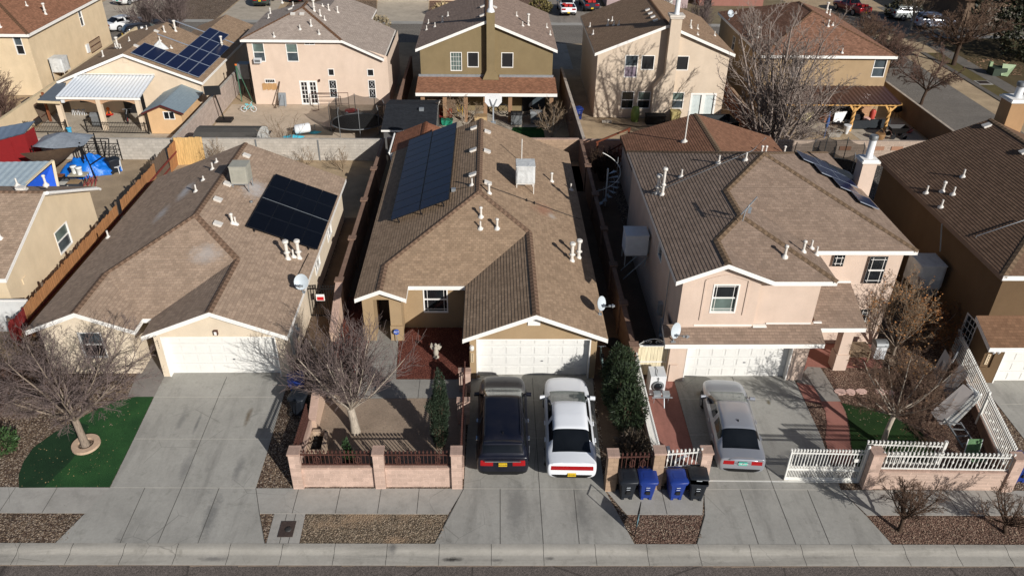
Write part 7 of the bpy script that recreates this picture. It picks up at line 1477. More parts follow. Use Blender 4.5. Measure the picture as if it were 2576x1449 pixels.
t4 = leaf_bush('dark_evergreen', 'large dark evergreen at the top right corner', 'tree', [((57.5, 84, 1.2), (3.6, 3.2, 3.2)), ((56, 87, 2.6), (3.4, 3, 3.2)), ((60.5, 86, 3.2), (4, 3, 3.6)), ((58.5, 82.5, -.2), (2.6, 2.2, 1.8))], 125, 7000, .42, leafmat('evergreen_leaf', srgb(52, 54, 36), .45), narrow=.25, base=(58, 85, -2.03))
leaf_bush('far_bush', 'dark green and tan bush in shade beside the far red pickup', 'shrub', [((52, 101.5, -1), (2.2, 1.2, 1.2))], 126, 900, .35, leafmat('shade_bush', srgb(66, 64, 44), .4), base=(52, 101.5, -2.03))
# fallen leaves and small stones lying about
def litter(name, regions, n, size, mat, seed, kind='stuff'):
    rnd = random.Random(seed); m = MB()
    for _ in range(n):
        x0, x1, y0, y1 = regions[rnd.randrange(len(regions))]; x, y = rnd.uniform(x0, x1), rnd.uniform(y0, y1); z = (gz(y) if y < 50.9 else -2.02)+.03; a = rnd.uniform(0, 6.28); s_ = size*rnd.uniform(.5, 1.4); u = Vector((math.cos(a), math.sin(a), rnd.uniform(-.2, .3)))*s_; v_ = Vector((-math.sin(a), math.cos(a), 0))*s_*.6; c = Vector((x, y, z)); m.poly([c-u, c+v_, c+u, c-v_])
    tag(build(name, m, mat), None, None, None, kind)
litter('fallen_leaves', [(-17.6, -14.2, 21, 25.8), (-17.6, -14.5, 21, 23), (14.4, 17.3, 21.3, 25)], 170, .022, leafmat('leaf_litter', srgb(176, 146, 104)), 1)
litter('stones', [(-18, -14.6, 18.6, 19.6), (-6.5, -1.7, 18.5, 19.5), (5, 7.4, 18.4, 19.4), (14.2, 21, 18.2, 19.3), (-8.4, -7.3, 21, 26), (15, 20, 24, 27.5), (-20, -15, 24, 27)], 2200, .03, leafmat('loose_stone', srgb(150, 132, 112), .5), 2)
litter('fallen_leaves', [(50.8, 56, 78, 84)], 160, .16, leafmat('leaf_litter_b', srgb(160, 128, 100)), 3)
# ------------------------------------------------------------------ vehicles
TAIL = plain('tail_lamp_red', srgb(150, 14, 20), .15, spec=.6); LAMPC = plain('lamp_clear', srgb(190, 194, 196), .15, spec=.6); CHROME = plain('chrome', srgb(200, 202, 204), .12, .9); TRIM = plain('black_trim', srgb(18, 18, 19), .5); RIM = plain('alloy', srgb(150, 152, 154), .3, .7); WIND = glass('car_glass', (.006, .007, .008, 1), .04); WINDS = glass('windscreen_glass', srgb(92, 100, 96), .06)
def car(name, label, cat, loc, rz, body, st, cab, width, wheels, opt=None, group=None, lvl=2):
    """st: stations (y from the nose, half width, bottom, belt height, deck height); cab: (cowl y, roof front y, roof rear y, deck y, roof z, glass base half width, roof half width)
    nose at +Y, tail at -Y in local space"""
    opt = opt or {}; t = thing(name, label, cat, (0, 0, 0), 0, group); L = st[-1][0]
    cy, rf, rr, dk, rz_, gb, gt = cab; ys = sorted(set([s[0] for s in st]+[cy, rf, rr, dk]+opt.get('extra', [])))
    def at(y):
        for a, b in zip(st, st[1:]):
            if a[0] <= y <= b[0]: f = (y-a[0])/(b[0]-a[0]); return [a[i]+(b[i]-a[i])*f for i in range(5)]
        return list(st[-1])
    rows, info = [], []
    for y in ys:
        _, w, zb, zbelt, zd = at(y); Y = L/2-y
        if y <= cy or y >= dk: g = 0.
        elif y < rf: g = (y-cy)/(rf-cy)
        elif y <= rr: g = 1.
        else: g = (dk-y)/(dk-rr)
        crown = opt.get('crown', .03)*math.sin(math.pi*min(1, max(0, (y-rf)/(rr-rf)))) if rf < y < rr else 0
        zt = zd+(rz_-zd)*g+crown; wb = min(w*.93, gb); wt = wb*.86*(1-g)+gt*g
        half = [(0, zb), (w-.14, zb), (w-.015, zb+.14), (w, (zb+zbelt)/2+.05), (w-.012, zbelt-.05), (wb+.012, zbelt+.015 if g > 0 else zd-.02), (wt+.03*g, zt-.075*g-.012*(1-g)), (wt*.82, zt-.004), (0, zt+.012)]
        if g == 0: half[5] = (w*.92, zbelt+.01); half[6] = (w*.80, zd-.005); half[7] = (w*.5, zd+opt.get('hoodcrown', .02)*.6); half[8] = (0, zd+opt.get('hoodcrown', .02))
        rows.append([Vector((x, Y, z)) for x, z in half]+[Vector((-x, Y, z)) for x, z in half[-2:0:-1]]); info.append((y, g))
    for i, e in ((0, -1), (len(rows)-1, 1)):
        for p in rows[i]: p.y += e*opt.get('rake', .07)*max(0, (p.z-.6))/.5
    bmh = bmesh.new(); K = len(rows[0]); V = [[bmh.verts.new(p) for p in r_] for r_ in rows]
    def face(vs, mi):
        try: f = bmh.faces.new(vs)
        except ValueError: return
        f.material_index = mi; f.smooth = True
    pil = opt.get('pillars', [])
    for i in range(len(rows)-1):
        (ya, ga), (yb, gb_) = info[i], info[i+1]; ym = (ya+yb)/2
        for j in range(K):
            j2 = (j+1) % K; s_ = j if j < 8 else K-1-j; mi = 0
            if s_ in (6, 7):
                if cy-1e-6 <= ya and yb <= rf+1e-6: mi = 2
                elif rr-1e-6 <= ya and yb <= dk+1e-6: mi = 3
                elif opt.get('sunroof') and opt['sunroof'][0] < ym < opt['sunroof'][1] and s_ == 7: mi = 1
            elif s_ == 5 and ya >= cy+.15 and yb <= dk+opt.get('sidein', -.1) and not any(a <= ym <= b for a, b in pil): mi = 1
            elif s_ in (0,): mi = 4
            elif s_ == 1 and opt.get('clad'): mi = 4
            if opt.get('bed') and opt['bed'][0] < ym < opt['bed'][1] and s_ in (6, 7): mi = 4
            face([V[i][j], V[i][j2], V[i+1][j2], V[i+1][j]], mi)
    for e, r_ in ((0, V[0]), (1, V[-1])):
        for a in range(1, 8):   # end caps: strips between left and right, with lamps outboard
            l0, l1, r0, r1 = r_[a], r_[a+1] if a < 8 else r_[8], r_[K-a], r_[K-a-1] if a < 7 else r_[8]
            if a == 7: face([r_[7], r_[8], r_[K-7]], 0); continue
            fr = [0, .26, .74, 1] if a not in opt.get('fullstrip', {}).get(e, ()) else [0, 1]
            lo = [l0]+[bmh.verts.new(l0.co.lerp(r0.co, f)) for f in fr[1:-1]]+[r0]; hi = [l1]+[bmh.verts.new(l1.co.lerp(r1.co, f)) for f in fr[1:-1]]+[r1]
            for q in range(len(lo)-1):
                mi = 0; lamp = opt.get('lamps', {}).get(e)
                if lamp and a == lamp[0] and (q in (0, len(lo)-2) or lamp[1]): mi = 5 if e else 6
                if a == 1: mi = 4 if opt.get('darkbumper', True) else 0
                if e == 1 and a in opt.get('rearglass', ()) and q not in (): mi = 3
                face([lo[q], lo[q+1], hi[q+1], hi[q]] if e == 1 else [lo[q+1], lo[q], hi[q], hi[q+1]], mi)
        face([r_[0], r_[1], r_[K-1]], 4)
    bmesh.ops.remove_doubles(bmh, verts=bmh.verts[:], dist=1e-5); bmesh.ops.recalc_face_normals(bmh, faces=bmh.faces[:])
    me = bpy.data.meshes.new('tmp'); bmh.to_mesh(me); bmh.free(); o = bpy.data.objects.new('tmp', me); C.objects.link(o); sd = o.modifiers.new('s', 'SUBSURF'); sd.levels = sd.render_levels = lvl
    dg = bpy.context.evaluated_depsgraph_get(); ev = bpy.data.meshes.new_from_object(o.evaluated_get(dg)); bpy.data.objects.remove(o)
    vs = [tuple(v.co) for v in ev.vertices]; nor = [tuple(v.normal) for v in ev.vertices]; groups = {}
    for p in ev.polygons: groups.setdefault(p.material_index, []).append(tuple(p.vertices))
    names = {0: 'body', 1: 'side_window', 2: 'windscreen', 3: 'rear_window', 4: 'underside', 5: 'tail_lamp', 6: 'headlamp'}; mts = {0: body, 1: WIND, 2: opt.get('ws', WINDS), 3: WIND, 4: TRIM, 5: TAIL, 6: LAMPC}
    for mi, fs in groups.items():
        parts = [fs]
        if mi in (1, 5, 6):     # left and right are separate parts
            parts = [[f for f in fs if sum(vs[i][0] for i in f) > 0], [f for f in fs if sum(vs[i][0] for i in f) <= 0]]
        for fs2 in parts:
            if not fs2: continue
            ix = sorted(set(i for f in fs2 for i in f)); mp = {i: k for k, i in enumerate(ix)}; m2 = bpy.data.meshes.new(names[mi]); m2.from_pydata([vs[i] for i in ix], [], [tuple(mp[i] for i in f) for f in fs2]); m2.materials.append(mts[mi]); m2.polygons.foreach_set('use_smooth', [True]*len(fs2))
            m2.normals_split_custom_set_from_vertices([nor[i] for i in ix]); ob = bpy.data.objects.new(names[mi], m2); C.objects.link(ob); ob.parent = t
    r_ = wheels[1]
    for wy in wheels[0]:
        for sx in (-1, 1):
            w_ = at(wy)[1]; m = MB(); m.lathe([(r_-.06, -.11), (r_, -.08), (r_, .08), (r_-.06, .11)], (0, 0, 0), 24, 0); wh = build('wheel', m, RUBBER, t, True); wh.rotation_euler = (0, sx*math.pi/2, 0); wh.location = (sx*(w_-.085), L/2-wy, r_)
            m = MB(); m.lathe([(r_*.66, .105), (r_*.66, .118), (r_*.55, .112)], (0, 0, 0), 20)
            for k in range(5): a = 2*math.pi*k/5; m.bar((r_*.1*math.cos(a), r_*.1*math.sin(a), .118), (r_*.64*math.cos(a), r_*.64*math.sin(a), .118), .07, .02)
            m.lathe([(.07, .1), (.07, .128)], (0, 0, 0), 10); build('rim', m, RIM, wh, True)
            m = MB(); N = 20; m.grid([[(sx*(w_+.004), L/2-wy+rr_*math.cos(math.pi*k/N), r_+rr_*math.sin(math.pi*k/N)) for k in range(N+1)] for rr_ in (r_+.005, r_+.06)], 0, False); build('wheel_arch', m, TRIM if opt.get('clad') else TRIM, t, True)
    mw = at(cy+.25)
    for sx in (-1, 1):
        m = MB(); c = Vector((sx*(mw[1]+.07), L/2-(cy+.3), mw[3]+.07)); rows_ = [[c+Vector((.10*sx*u*1, -.0+dy, dz)) for u, dy, dz in ((-1, k[0], k[1]), (1, k[0]*1.1-.02, k[1]*.9))] for k in ((.07, -.07), (.09, .03), (.02, .09), (-.06, .06), (-.06, -.07), (.07, -.07))]
        m.grid(rows_, 0, True); m.poly([r[0] for r in rows_[:-1]]); m.poly([r[1] for r in rows_[:-1]][::-1]); m.bar(c-Vector((sx*.24, 0, .04)), c, .05); build('mirror', m, opt.get('mirror', body), t, True)
        if opt.get('rails'): m = MB(); a, b = opt['rails']; m.tube([(sx*(gt-.04), L/2-a, rz_), (sx*(gt-.04), L/2-a-.1, rz_+.06), (sx*(gt-.04), L/2-b+.1, rz_+.06), (sx*(gt-.04), L/2-b, rz_)], .02, 6); build('roof_rail', m, TRIM, t, True)
        for hy in opt.get('handles', ()): h = at(hy); m = MB(); m.box(min(sx*(h[1]-.01), sx*(h[1]+.035)), max(sx*(h[1]-.01), sx*(h[1]+.035)), L/2-hy-.1, L/2-hy+.1, h[3]-.14, h[3]-.10); build('door_handle', m, opt.get('hmat', body), t, True)
    # wiper and door seams
    m = MB(); m.bar((.05, L/2-cy-.03, at(cy)[4]+.035), (-.55, L/2-cy-.12, at(cy)[4]+.05), .025); m.bar((.6, L/2-cy-.05, at(cy)[4]+.035), (.05, L/2-cy-.12, at(cy)[4]+.06), .025); build('wiper', m, TRIM, t, True)
    if opt.get('plate'):
        px_, pz, pm, tx, tm = opt['plate']; m = MB(); yy = -L/2+opt.get('plate_y', 0); m.box(-.155, .155, yy-.012, yy+.02, pz-.08, pz+.08); p = build('licence_plate', m, pm, t, True); o = txt(p, tx, (0, 0, 0), .105, tm, name='plate_number'); o.location = (0, yy-.014, pz)
    if opt.get('antenna'): m = MB(); ay = opt['antenna']; m.grid([[(-.02, L/2-ay+.08, rz_+.0), (.02, L/2-ay+.08, rz_+.0)], [(-.012, L/2-ay-.02, rz_+.1), (.012, L/2-ay-.02, rz_+.1)], [(-.02, L/2-ay-.06, rz_+.0), (.02, L/2-ay-.06, rz_+.0)]], 0, False); m.box(-.015, .015, L/2-ay-.05, L/2-ay+.04, rz_, rz_+.07); build('antenna_fin', m, TRIM, t, True)
    if opt.get('spoiler'): sy, sz, sw_, mt = opt['spoiler']; m = MB(); Y = L/2-sy; m.grid([[(x, Y+.14-.03*abs(x)**2, sz-.01-.035*abs(x/sw_)**4), ] + [(x, Y-.0-.03*abs(x)**2, sz+.035-.03*abs(x/sw_)**4), (x, Y-.1-.03*abs(x)**2, sz+.04-.035*abs(x/sw_)**4), (x, Y-.1, sz-.02)] for x in [sw_*(k/8-1) for k in range(17)]], 0, True); build('spoiler', m, mt, t, True)
    for nm, fn in opt.get('add', ()): m = MB(); mt = fn(m, L, at); build(nm, m, mt, t, True)
    t.location = loc; t.rotation_euler = (0, 0, rz)
    return t
YP = plain('plate_yellow', srgb(214, 178, 40), .5); TP = plain('plate_teal', srgb(60, 170, 150), .5)
PNAVY = paint('navy_paint', srgb(12, 15, 28), .3, .2, dust=.03); PWHT = paint('white_paint', srgb(226, 228, 230), .3, .7, dust=.05); PSIL = paint('silver_paint', srgb(164, 167, 173), .3, .5, .5, dust=.14)
slopez = lambda y: gz(y)
ramp = math.atan(.28/5.7)
def park(t, x, y, rz, pitch=ramp):
    t.location = (x, y, gz(y)+.02); t.rotation_euler = Matrix.Rotation(pitch, 3, 'X').to_euler(); t.rotation_euler.rotate(Matrix.Rotation(rz, 3, 'Z')) if abs(rz) > 1e-6 else None
SUVST = [(0, .50, .48, .80, .82), (.08, .72, .3, .88, .92), (.28, .88, .26, .95, 1.0), (.65, .965, .24, 1.0, 1.07), (1.35, .985, .24, 1.05, 1.12), (2.3, .99, .24, 1.08, 1.14), (3.6, .99, .25, 1.1, 1.14), (4.5, .985, .28, 1.16, 1.2), (4.9, .96, .34, 1.22, 1.26), (5.04, .90, .44, 1.2, 1.22)]
def tailstrip(z, hw, th=.02, mt=CHROME, dy=.0):
    def f(m, L, at): m.box(-hw, hw, -L/2-.012+dy, -L/2+.02+dy, z-th, z+th); return mt
    return f
suv = car('parked_suv', 'dark navy suv with a yellow plate, left of two on the middle driveway', 'car', (0, 0, 0), 0, PNAVY, SUVST, (1.08, 2.12, 4.5, 4.86, 1.74, .88, .74), .99, ((.95, 3.85), .38),
    dict(extra=[1.6, 3.0, 3.1, 4.2], pillars=[(3.0, 3.1), (4.2, 4.3)], rails=(2.2, 4.3), lamps={1: (3, False), 0: (3, False)}, handles=(2.75, 3.7), plate=(0, .98, YP, 'N31LRL', TRIM), plate_y=-.01, antenna=4.2, clad=True, hmat=CHROME, spoiler=(4.66, 1.73, .7, PNAVY), add=[('tailgate_trim', tailstrip(1.13, .66)), ('bumper_step', tailstrip(.5, .75, .05, TRIM, .05))]))
CHST = [(0, .45, .36, .66, .68), (.08, .70, .24, .74, .78), (.25, .85, .2, .8, .86), (.55, .92, .18, .83, .90), (1.4, .95, .17, .92, .98), (2.4, .94, .17, .95, .99), (3.5, .95, .17, .99, 1.03), (4.3, .965, .2, 1.02, 1.06), (4.85, .94, .26, 1.02, 1.07), (5.02, .91, .34, 1.06, 1.07), (5.08, .86, .42, 1.05, 1.06)]
chg = car('parked_sedan', 'white sedan with a full width red tail lamp and rear spoiler', 'car', (0, 0, 0), 0, PWHT, CHST, (1.18, 2.17, 3.55, 4.38, 1.46, .82, .65), .95, ((.95, 4.02), .36),
    dict(extra=[1.7, 2.9, 2.98, 3.95], pillars=[(2.9, 2.98)], lamps={1: (3, True), 0: (3, False)}, handles=(2.75, 3.65), plate=(0, .58, YP, 'K31LLU', TRIM), plate_y=-.01, spoiler=(4.93, 1.065, .74, PWHT), hoodcrown=.05, add=[('bumper_vent', tailstrip(.42, .6, .04, TRIM, .04))], sidein=-.25))
SDST = [(0, .42, .36, .64, .66), (.08, .68, .24, .7, .74), (.25, .82, .2, .76, .82), (.55, .89, .18, .80, .88), (1.35, .92, .17, .90, .97), (2.3, .925, .17, .94, .98), (3.5, .925, .17, .98, 1.02), (4.2, .92, .2, 1.0, 1.05), (4.65, .89, .26, 1.0, 1.05), (4.82, .85, .34, 1.02, 1.04), (4.87, .79, .42, 1.01, 1.03)]
sil = car('parked_sedan', 'dusty silver sedan with a teal plate parked at an angle on the right driveway', 'car', (0, 0, 0), 0, PSIL, SDST, (1.1, 2.12, 3.58, 4.24, 1.46, .80, .62), .92, ((.95, 3.8), .345),
    dict(extra=[1.6, 2.75, 2.83, 3.85], pillars=[(2.75, 2.83)], lamps={1: (3, False), 0: (3, False)}, handles=(2.6, 3.5), plate=(0, .84, TP, '738XKM', WHITE), plate_y=.0, antenna=3.25, sidein=-.2, mirror=PSIL, spoiler=(4.8, 1.04, .5, PSIL), add=[('emblem', lambda m, L, at: (m.lathe([(.05, -L/2*0), (.05, .01)], (0, 0, 0), 10), CHROME)[1]), ('tailgate_trim', tailstrip(.86, .3, .012, CHROME, .01))]))
for k in kids(sil):
    if k.name.startswith('emblem'): k.location = (0, -4.87/2-.005, .86); k.rotation_euler = (math.pi/2, 0, 0)
park(suv, .45, 23.6, -.01); park(chg, 3.06, 23.55, -.03); park(sil, 9.58, 23.6, -.075); chg.scale = (1, 1.03, 1)
# vehicles in the far streets
def far_car(kind, label, paintc, loc, rz, group='cars parked along the back street'):
    pm = paint('paint_'+label.split()[0]+'_'+kind+'_far', paintc, .3, .6)
    if kind == 'sedan': return car('parked_sedan', label, 'car', loc, rz, pm, SDST, (1.1, 2.12, 3.58, 4.24, 1.46, .80, .62), .92, ((.95, 3.8), .345), dict(extra=[1.6, 2.75, 2.83, 3.85], pillars=[(2.75, 2.83)], lamps={1: (3, False), 0: (3, False)}, plate=(0, .72, TP, '52', TRIM)), group, 1)
    if kind == 'suv': return car('parked_suv', label, 'car', loc, rz, pm, SUVST, (1.08, 2.12, 4.5, 4.86, 1.74, .88, .74), .99, ((.95, 3.85), .38), dict(extra=[1.6, 3.0, 3.1, 4.2], pillars=[(3.0, 3.1), (4.2, 4.3)], rails=(2.2, 4.3), lamps={1: (3, False), 0: (3, False)}, clad=False, plate=(0, .86, YP, '31', TRIM)), group, 1)
    PK = [(0, .75, .5, .9, .95), (.15, .92, .35, 1.0, 1.05), (1.5, 1.0, .35, 1.1, 1.15), (3.2, 1.0, .35, 1.15, 1.15), (3.6, 1.0, .35, 1.2, 1.2), (5.5, 1.0, .4, 1.2, 1.2), (5.6, .97, .5, 1.15, 1.18)]
    def bed(m, L, at):
        m.box(-.82, .82, -L/2+.12, -L/2+1.95, 1.19, 1.235); return TRIM
    def cargo(m, L, at):
        for x, y, s_ in ((-.3, .5, .22), (.25, .45, .2), (.1, .9, .18), (-.5, 1.1, .2)): m.box(x-s_, x+s_, -L/2+y-.15, -L/2+y+.15, 1.22, 1.22+s_*1.3)
        return REDP
    return car('parked_pickup', label, 'pickup truck', loc, rz, pm, PK, (1.5, 2.1, 3.2, 3.55, 1.82, .86, .68), 1, ((1.0, 4.4), .4), dict(extra=[1.8, 2.6, 2.68], pillars=[(2.6, 2.68)], lamps={1: (3, False), 0: (3, False)}, add=[('bed_liner', bed), ('cargo', cargo)], plate=(0, .6, YP, '7', TRIM)), group, 1)
Zb = -2.01
far_car('pickup', 'white pickup with red things in its bed on the far driveway', srgb(226, 228, 228), (9.5, 103.2, Zb), .03)
far_car('pickup', 'dark blue pickup beside the white pickup on the far driveway', srgb(24, 30, 48), (12.6, 105.6, Zb), .06)
far_car('suv', 'dark green suv on the far driveway behind the pale pink house', srgb(34, 52, 46), (-29.4, 106.5, Zb), .05)
far_car('sedan', 'white sedan at the top left across the back street', srgb(206, 206, 204), (-46.3, 106.4, Zb), -.35)
far_car('sedan', 'red sedan mostly hidden beside the dark green suv', srgb(150, 24, 28), (-25.6, 109.0, Zb), .05)
far_car('suv', 'black suv parked beside the yellow house', srgb(14, 15, 20), (-37.9, 89.0, Zb), -1.0)
far_car('sedan', 'white sedan beside the yellow house with a dish above it', srgb(214, 214, 212), (-42.0, 93.5, Zb), -.6)
far_car('pickup', 'red pickup at the crossing behind the ochre house', srgb(128, 18, 26), (46.6, 104.5, Zb), .3, 'cars parked on the side street')
far_car('suv', 'white two door truck with tinted windows on the side street', srgb(186, 190, 204), (53.9, 97.2, Zb), -1.55, 'cars parked on the side street')
far_car('suv', 'pale station wagon behind the white truck on the side street', srgb(170, 174, 170), (52.8, 101.2, Zb), -1.5, 'cars parked on the side street')
# ------------------------------------------------------------------ things lying about in the back yards
def P_(name, r, g, b, ro=.6, me=0.): return bpy.data.materials.get(name) or plain(name, srgb(r, g, b), ro, me)
def itm(name, label, cat, loc, parts, group=None):
    """parts: (name, material, fn(mb)); geometry local to loc"""
    t = thing(name, label, cat, loc, 0, group)
    for nm, mt, fn in parts: m = MB(); fn(m); build(nm, m, mt, t, True)
    return t
def legs4(w, d, h, r=.04): return [('leg', None, (lambda sx, sy: (lambda m: m.bar((sx*w, sy*d, 0), (sx*w, sy*d, h), r)))(sx, sy)) for sx in (-1, 1) for sy in (-1, 1)]
# --- yard of the cream gabled house
RSH = P_('red_shed_paint', 132, 26, 28, .7); RSR = P_('grey_blue_roof', 118, 132, 148, .5, .2)
t = thing('red_shed', 'red shed with a sloping blue grey roof at the left edge', 'shed', (-32.5, 49.8, 0)); m = MB()
wall(m, (-36, 49.3), (-30.4, 49.3), 0, [(0, .9), (5.6, 2.45)]); wall(m, (-30.4, 49.3), (-30.4, 50.6), 0, 2.4); m.box(-33.6, -32.6, 49.27, 49.3, 1.0, 1.05); m.box(-31.4, -31.37, 49.27, 49.3, 1.2, 1.9); build('wall', m, RSH, t)
corrugated(t, 'roof', (-36.1, 50.75, 1.7), (-30.3, 50.75, 2.75), (-30.3, 49.2, 2.5), (-36.1, 49.2, .95), 10, RSR, .01)
t = thing('canopy', 'grey tarpaulin canopy on dark poles between the red shed and the block wall', 'canopy', (-27.6, 49, 0)); m = MB(); cx_, cy_ = -28.0, 49.35; rows = []
for f in (0, .35, .7, 1): rows.append([(cx_+1.6*f*math.copysign(min(1, abs(math.cos(a))*1.3), math.cos(a)), cy_+1.25*f*math.copysign(min(1, abs(math.sin(a))*1.3), math.sin(a)), 2.5-.42*f+.05*f*math.sin(5*a)-.14*f*f) for a in [2*math.pi*k/24 for k in range(24)]])
m.grid(rows, 0, True, True); build('tarpaulin', m, cloth('grey_tarp', srgb(128, 134, 140), 3, .45), t)
for x, y in ((-29.5, 48.2), (-26.5, 48.2), (-29.5, 50.4), (-26.5, 50.4)): m = MB(); m.bar((x, y, 0), (x, y, 2.05), .06); build('pole', m, BLACK, t)
t = thing('shade_sail', 'brown cloth shade sail stretched in front of the red shed', 'shade sail', (-28, 47, 0)); m = MB(); A_, B_, C_ = Vector((-29.9, 47.4, 1.9)), Vector((-26.7, 48.6, 2.0)), Vector((-27.1, 45.5, 1.6)); rows = []
for i in range(9):
    u = i/8; rows.append([A_.lerp(B_, u).lerp(C_, v*.98)-Vector((0, 0, .5*math.sin(math.pi*min(1, v+.15))*(.4+math.sin(math.pi*u)*.6)*.6)) for v in [k/8 for k in range(9)]])
m.grid(rows, 0, True); build('cloth', m, cloth('brown_sail', srgb(84, 66, 50), 4), t)
m = MB(); m.bar((-26.65, 48.65, 0), (-26.65, 48.65, 2.1), .07); build('pole', m, BLACK, t)
TARPB = cloth('blue_tarp', srgb(22, 106, 196), 3.2, .38, .5)
t = thing('tarpaulin_heap', 'big bright blue tarpaulin thrown over a heap', 'tarpaulin', (-26.5, 48.7, 0)); rows = []
for i in range(13):
    f = i/12; row = []
    for k in range(44):
        a = 2*math.pi*k/44; w_ = 1+.16*math.sin(3*a+1)+.1*math.sin(7*a)*f+.06*math.sin(13*a+2)*f; r_ = f*w_; v = noise.noise(Vector((math.cos(a)*f*2.4, math.sin(a)*f*2.4, 3.3)))
        z = max(.04, 1.0*(1-f**2.6)*(1+.15*math.sin(2*a))+.42*v*(1-f*.3)+.2*noise.noise(Vector((math.cos(a)*f*6, math.sin(a)*f*6, 9)))+.06*math.sin(9*a)*f); row.append((-26.55+1.75*r_*math.cos(a)-.15*math.sin(2*a), 48.8+1.1*r_*math.sin(a), z))
    rows.append(row)
m = MB(); m.grid(rows, 0, True, True); build('tarpaulin', m, TARPB, t)
t = thing('pole_tripod', 'dark metal pole frame leaning over the blue tarpaulin', 'frame', (-26, 48.3, 0)); m = MB(); m.bar((-25.5, 47.3, 0), (-27.2, 49.6, 2.0), .07); m.bar((-25.2, 48.9, .6), (-25.3, 49.8, 1.9), .06); m.bar((-27.2, 49.6, 2), (-25.3, 49.8, 1.9), .05); m.bar((-26.1, 48.1, .75), (-25.4, 48.9, 1.1), .14, .03); build('frame', m, BLACK, t)
BUCK = P_('white_bucket', 218, 220, 216, .5)
tb = itm('work_table', 'small low table with white buckets on it beside the blue tarpaulin', 'table', (-26.35, 46.9, 0), [('top', P_('table_top', 168, 160, 138), lambda m: m.box(-.55, .55, -.3, .35, .62, .67))]+[('leg', BLACK, f) for _, _, f in legs4(.5, .27, .62)])
for i, (x, y, lab) in enumerate(((-26.62, 47.05, 'white bucket on the low table, left one'), (-26.2, 46.85, 'white bucket on the low table, right one'))): itm('bucket', lab, 'bucket', (x, y, .67), [('body', BUCK, lambda m: m.lathe([(.15, 0), (.18, .42), (.2, .43), (.2, .46)], n=16)), ('lid', BUCK, lambda m: m.lathe([(.2, .46), (.2, .49), (.05, .5)], n=16))], 'white buckets on the low table')
t = itm('plastic_chair', 'white plastic garden chair right of the blue tarpaulin', 'chair', (-24.75, 48.7, 0), [('seat', WHITE2, lambda m: m.box(-.25, .25, -.25, .25, .42, .46)), ('backrest', WHITE2, lambda m: m.grid([[(-.25+.05*k, .24+.05*math.sin(k*.31), .46) for k in range(11)], [(-.25+.05*k, .3+.05*math.sin(k*.31), .86+.06*math.sin(math.pi*k/10)) for k in range(11)]], 0, True))]+[('leg', WHITE2, f) for _, _, f in legs4(.23, .23, .42)])
t = thing('lean_to_shed', 'low shed with pale ribbed roof and bright blue gable behind the cream gabled house', 'shed', (-28, 43.8, 0)); corrugated(t, 'roof', (-30.5, 45.4, 2.1), (-27.0, 45.6, 2.1), (-27.3, 42.6, 1.75), (-30.5, 42.4, 1.75), 8, P_('pale_metal', 186, 200, 204, .4, .3), .015)
m = MB(); m.poly([(-27.4, 42.7, .1), (-26.0, 43.5, .1), (-26.9, 45.3, 2.0), (-27.3, 43.0, 1.7)]); build('gable', m, P_('bright_blue', 30, 84, 190, .6), t); m = MB(); m.bar((-27.45, 42.6, 1.7), (-26.85, 45.5, 2.2), .16, .05); m.bar((-26.0, 43.5, 0), (-26.85, 45.5, 2.15), .16, .05); build('trim', m, P_('pale_board', 206, 190, 160), t)
t = thing('metal_rack', 'dark wire rack against the grey block wall', 'rack', (-26.3, 50.5, 0)); m = MB()
for x in (-27.3, -26.3, -25.2): m.bar((x, 50.2, 0), (x, 50.2, 1.3), .04); m.bar((x, 50.7, 0), (x, 50.7, 1.5), .04)
for z in (.4, .8, 1.2):
    m.bar((-27.3, 50.2, z), (-25.2, 50.2, z), .03); m.bar((-27.3, 50.7, z), (-25.2, 50.7, z), .03)
    for k in range(9): x = -27.3+2.1*k/8; m.bar((x, 50.2, z), (x, 50.7, z), .02)
build('frame', m, BLACK, t)
t = thing('red_chair', 'red metal chair frame tipped over in the dirt', 'chair', (-25.6, 46.7, 0)); m = MB()
for k in range(4): m.bar((-26+.25*k, 46.4, 0), (-25.9+.22*k, 47, .5), .03); m.bar((-26+.25*k, 46.4, .02), (-25.6+.1*k, 46.9, .35), .03)
build('frame', m, P_('faded_red', 138, 62, 58), t)
rnd = random.Random(12)
JK = [('grey', 'storage_box', 96, 98, 98), ('tan', 'cardboard_box', 150, 124, 92), ('black', 'storage_box', 30, 30, 32), ('pale', 'storage_box', 196, 192, 180), ('brown', 'wooden_crate', 132, 84, 52), ('dark', 'cooler_box', 50, 54, 60)]
for i, (x, y, s_, z) in enumerate(((-27.7, 46.6, .35, 0), (-27.2, 46.2, .3, 0), (-27.9, 47.4, .3, 0), (-27.0, 45.9, .28, 0), (-26.9, 46.7, .3, 0), (-26.4, 46.3, .35, 0))):
    c = JK[i]; itm(c[1], '%s %s in the junk between the shade sail and the blue tarpaulin' % (c[0], c[1].replace('_', ' ')), 'box', (x, y, z), [('body', P_('junk_%d' % i, *c[2:]), lambda m, s_=s_: m.box(-s_, s_, -s_*.7, s_*.7, 0, s_*1.1)), ('lid', P_('junk_%d' % ((i+2) % 6), *JK[(i+2) % 6][2:]), lambda m, s_=s_: m.box(-s_*1.04, s_*1.04, -s_*.74, s_*.74, s_*1.1, s_*1.22))])
itm('flat_board', 'pale flat sheet lying on the ground near the blue gable', 'board', (-26.7, 45.5, 0), [('sheet', P_('pale_sheet', 190, 190, 186), lambda m: (m.box(-.7, .5, -.2, .25, .28, .31), m.box(-.6, .4, -.15, .2, 0, .28)))])
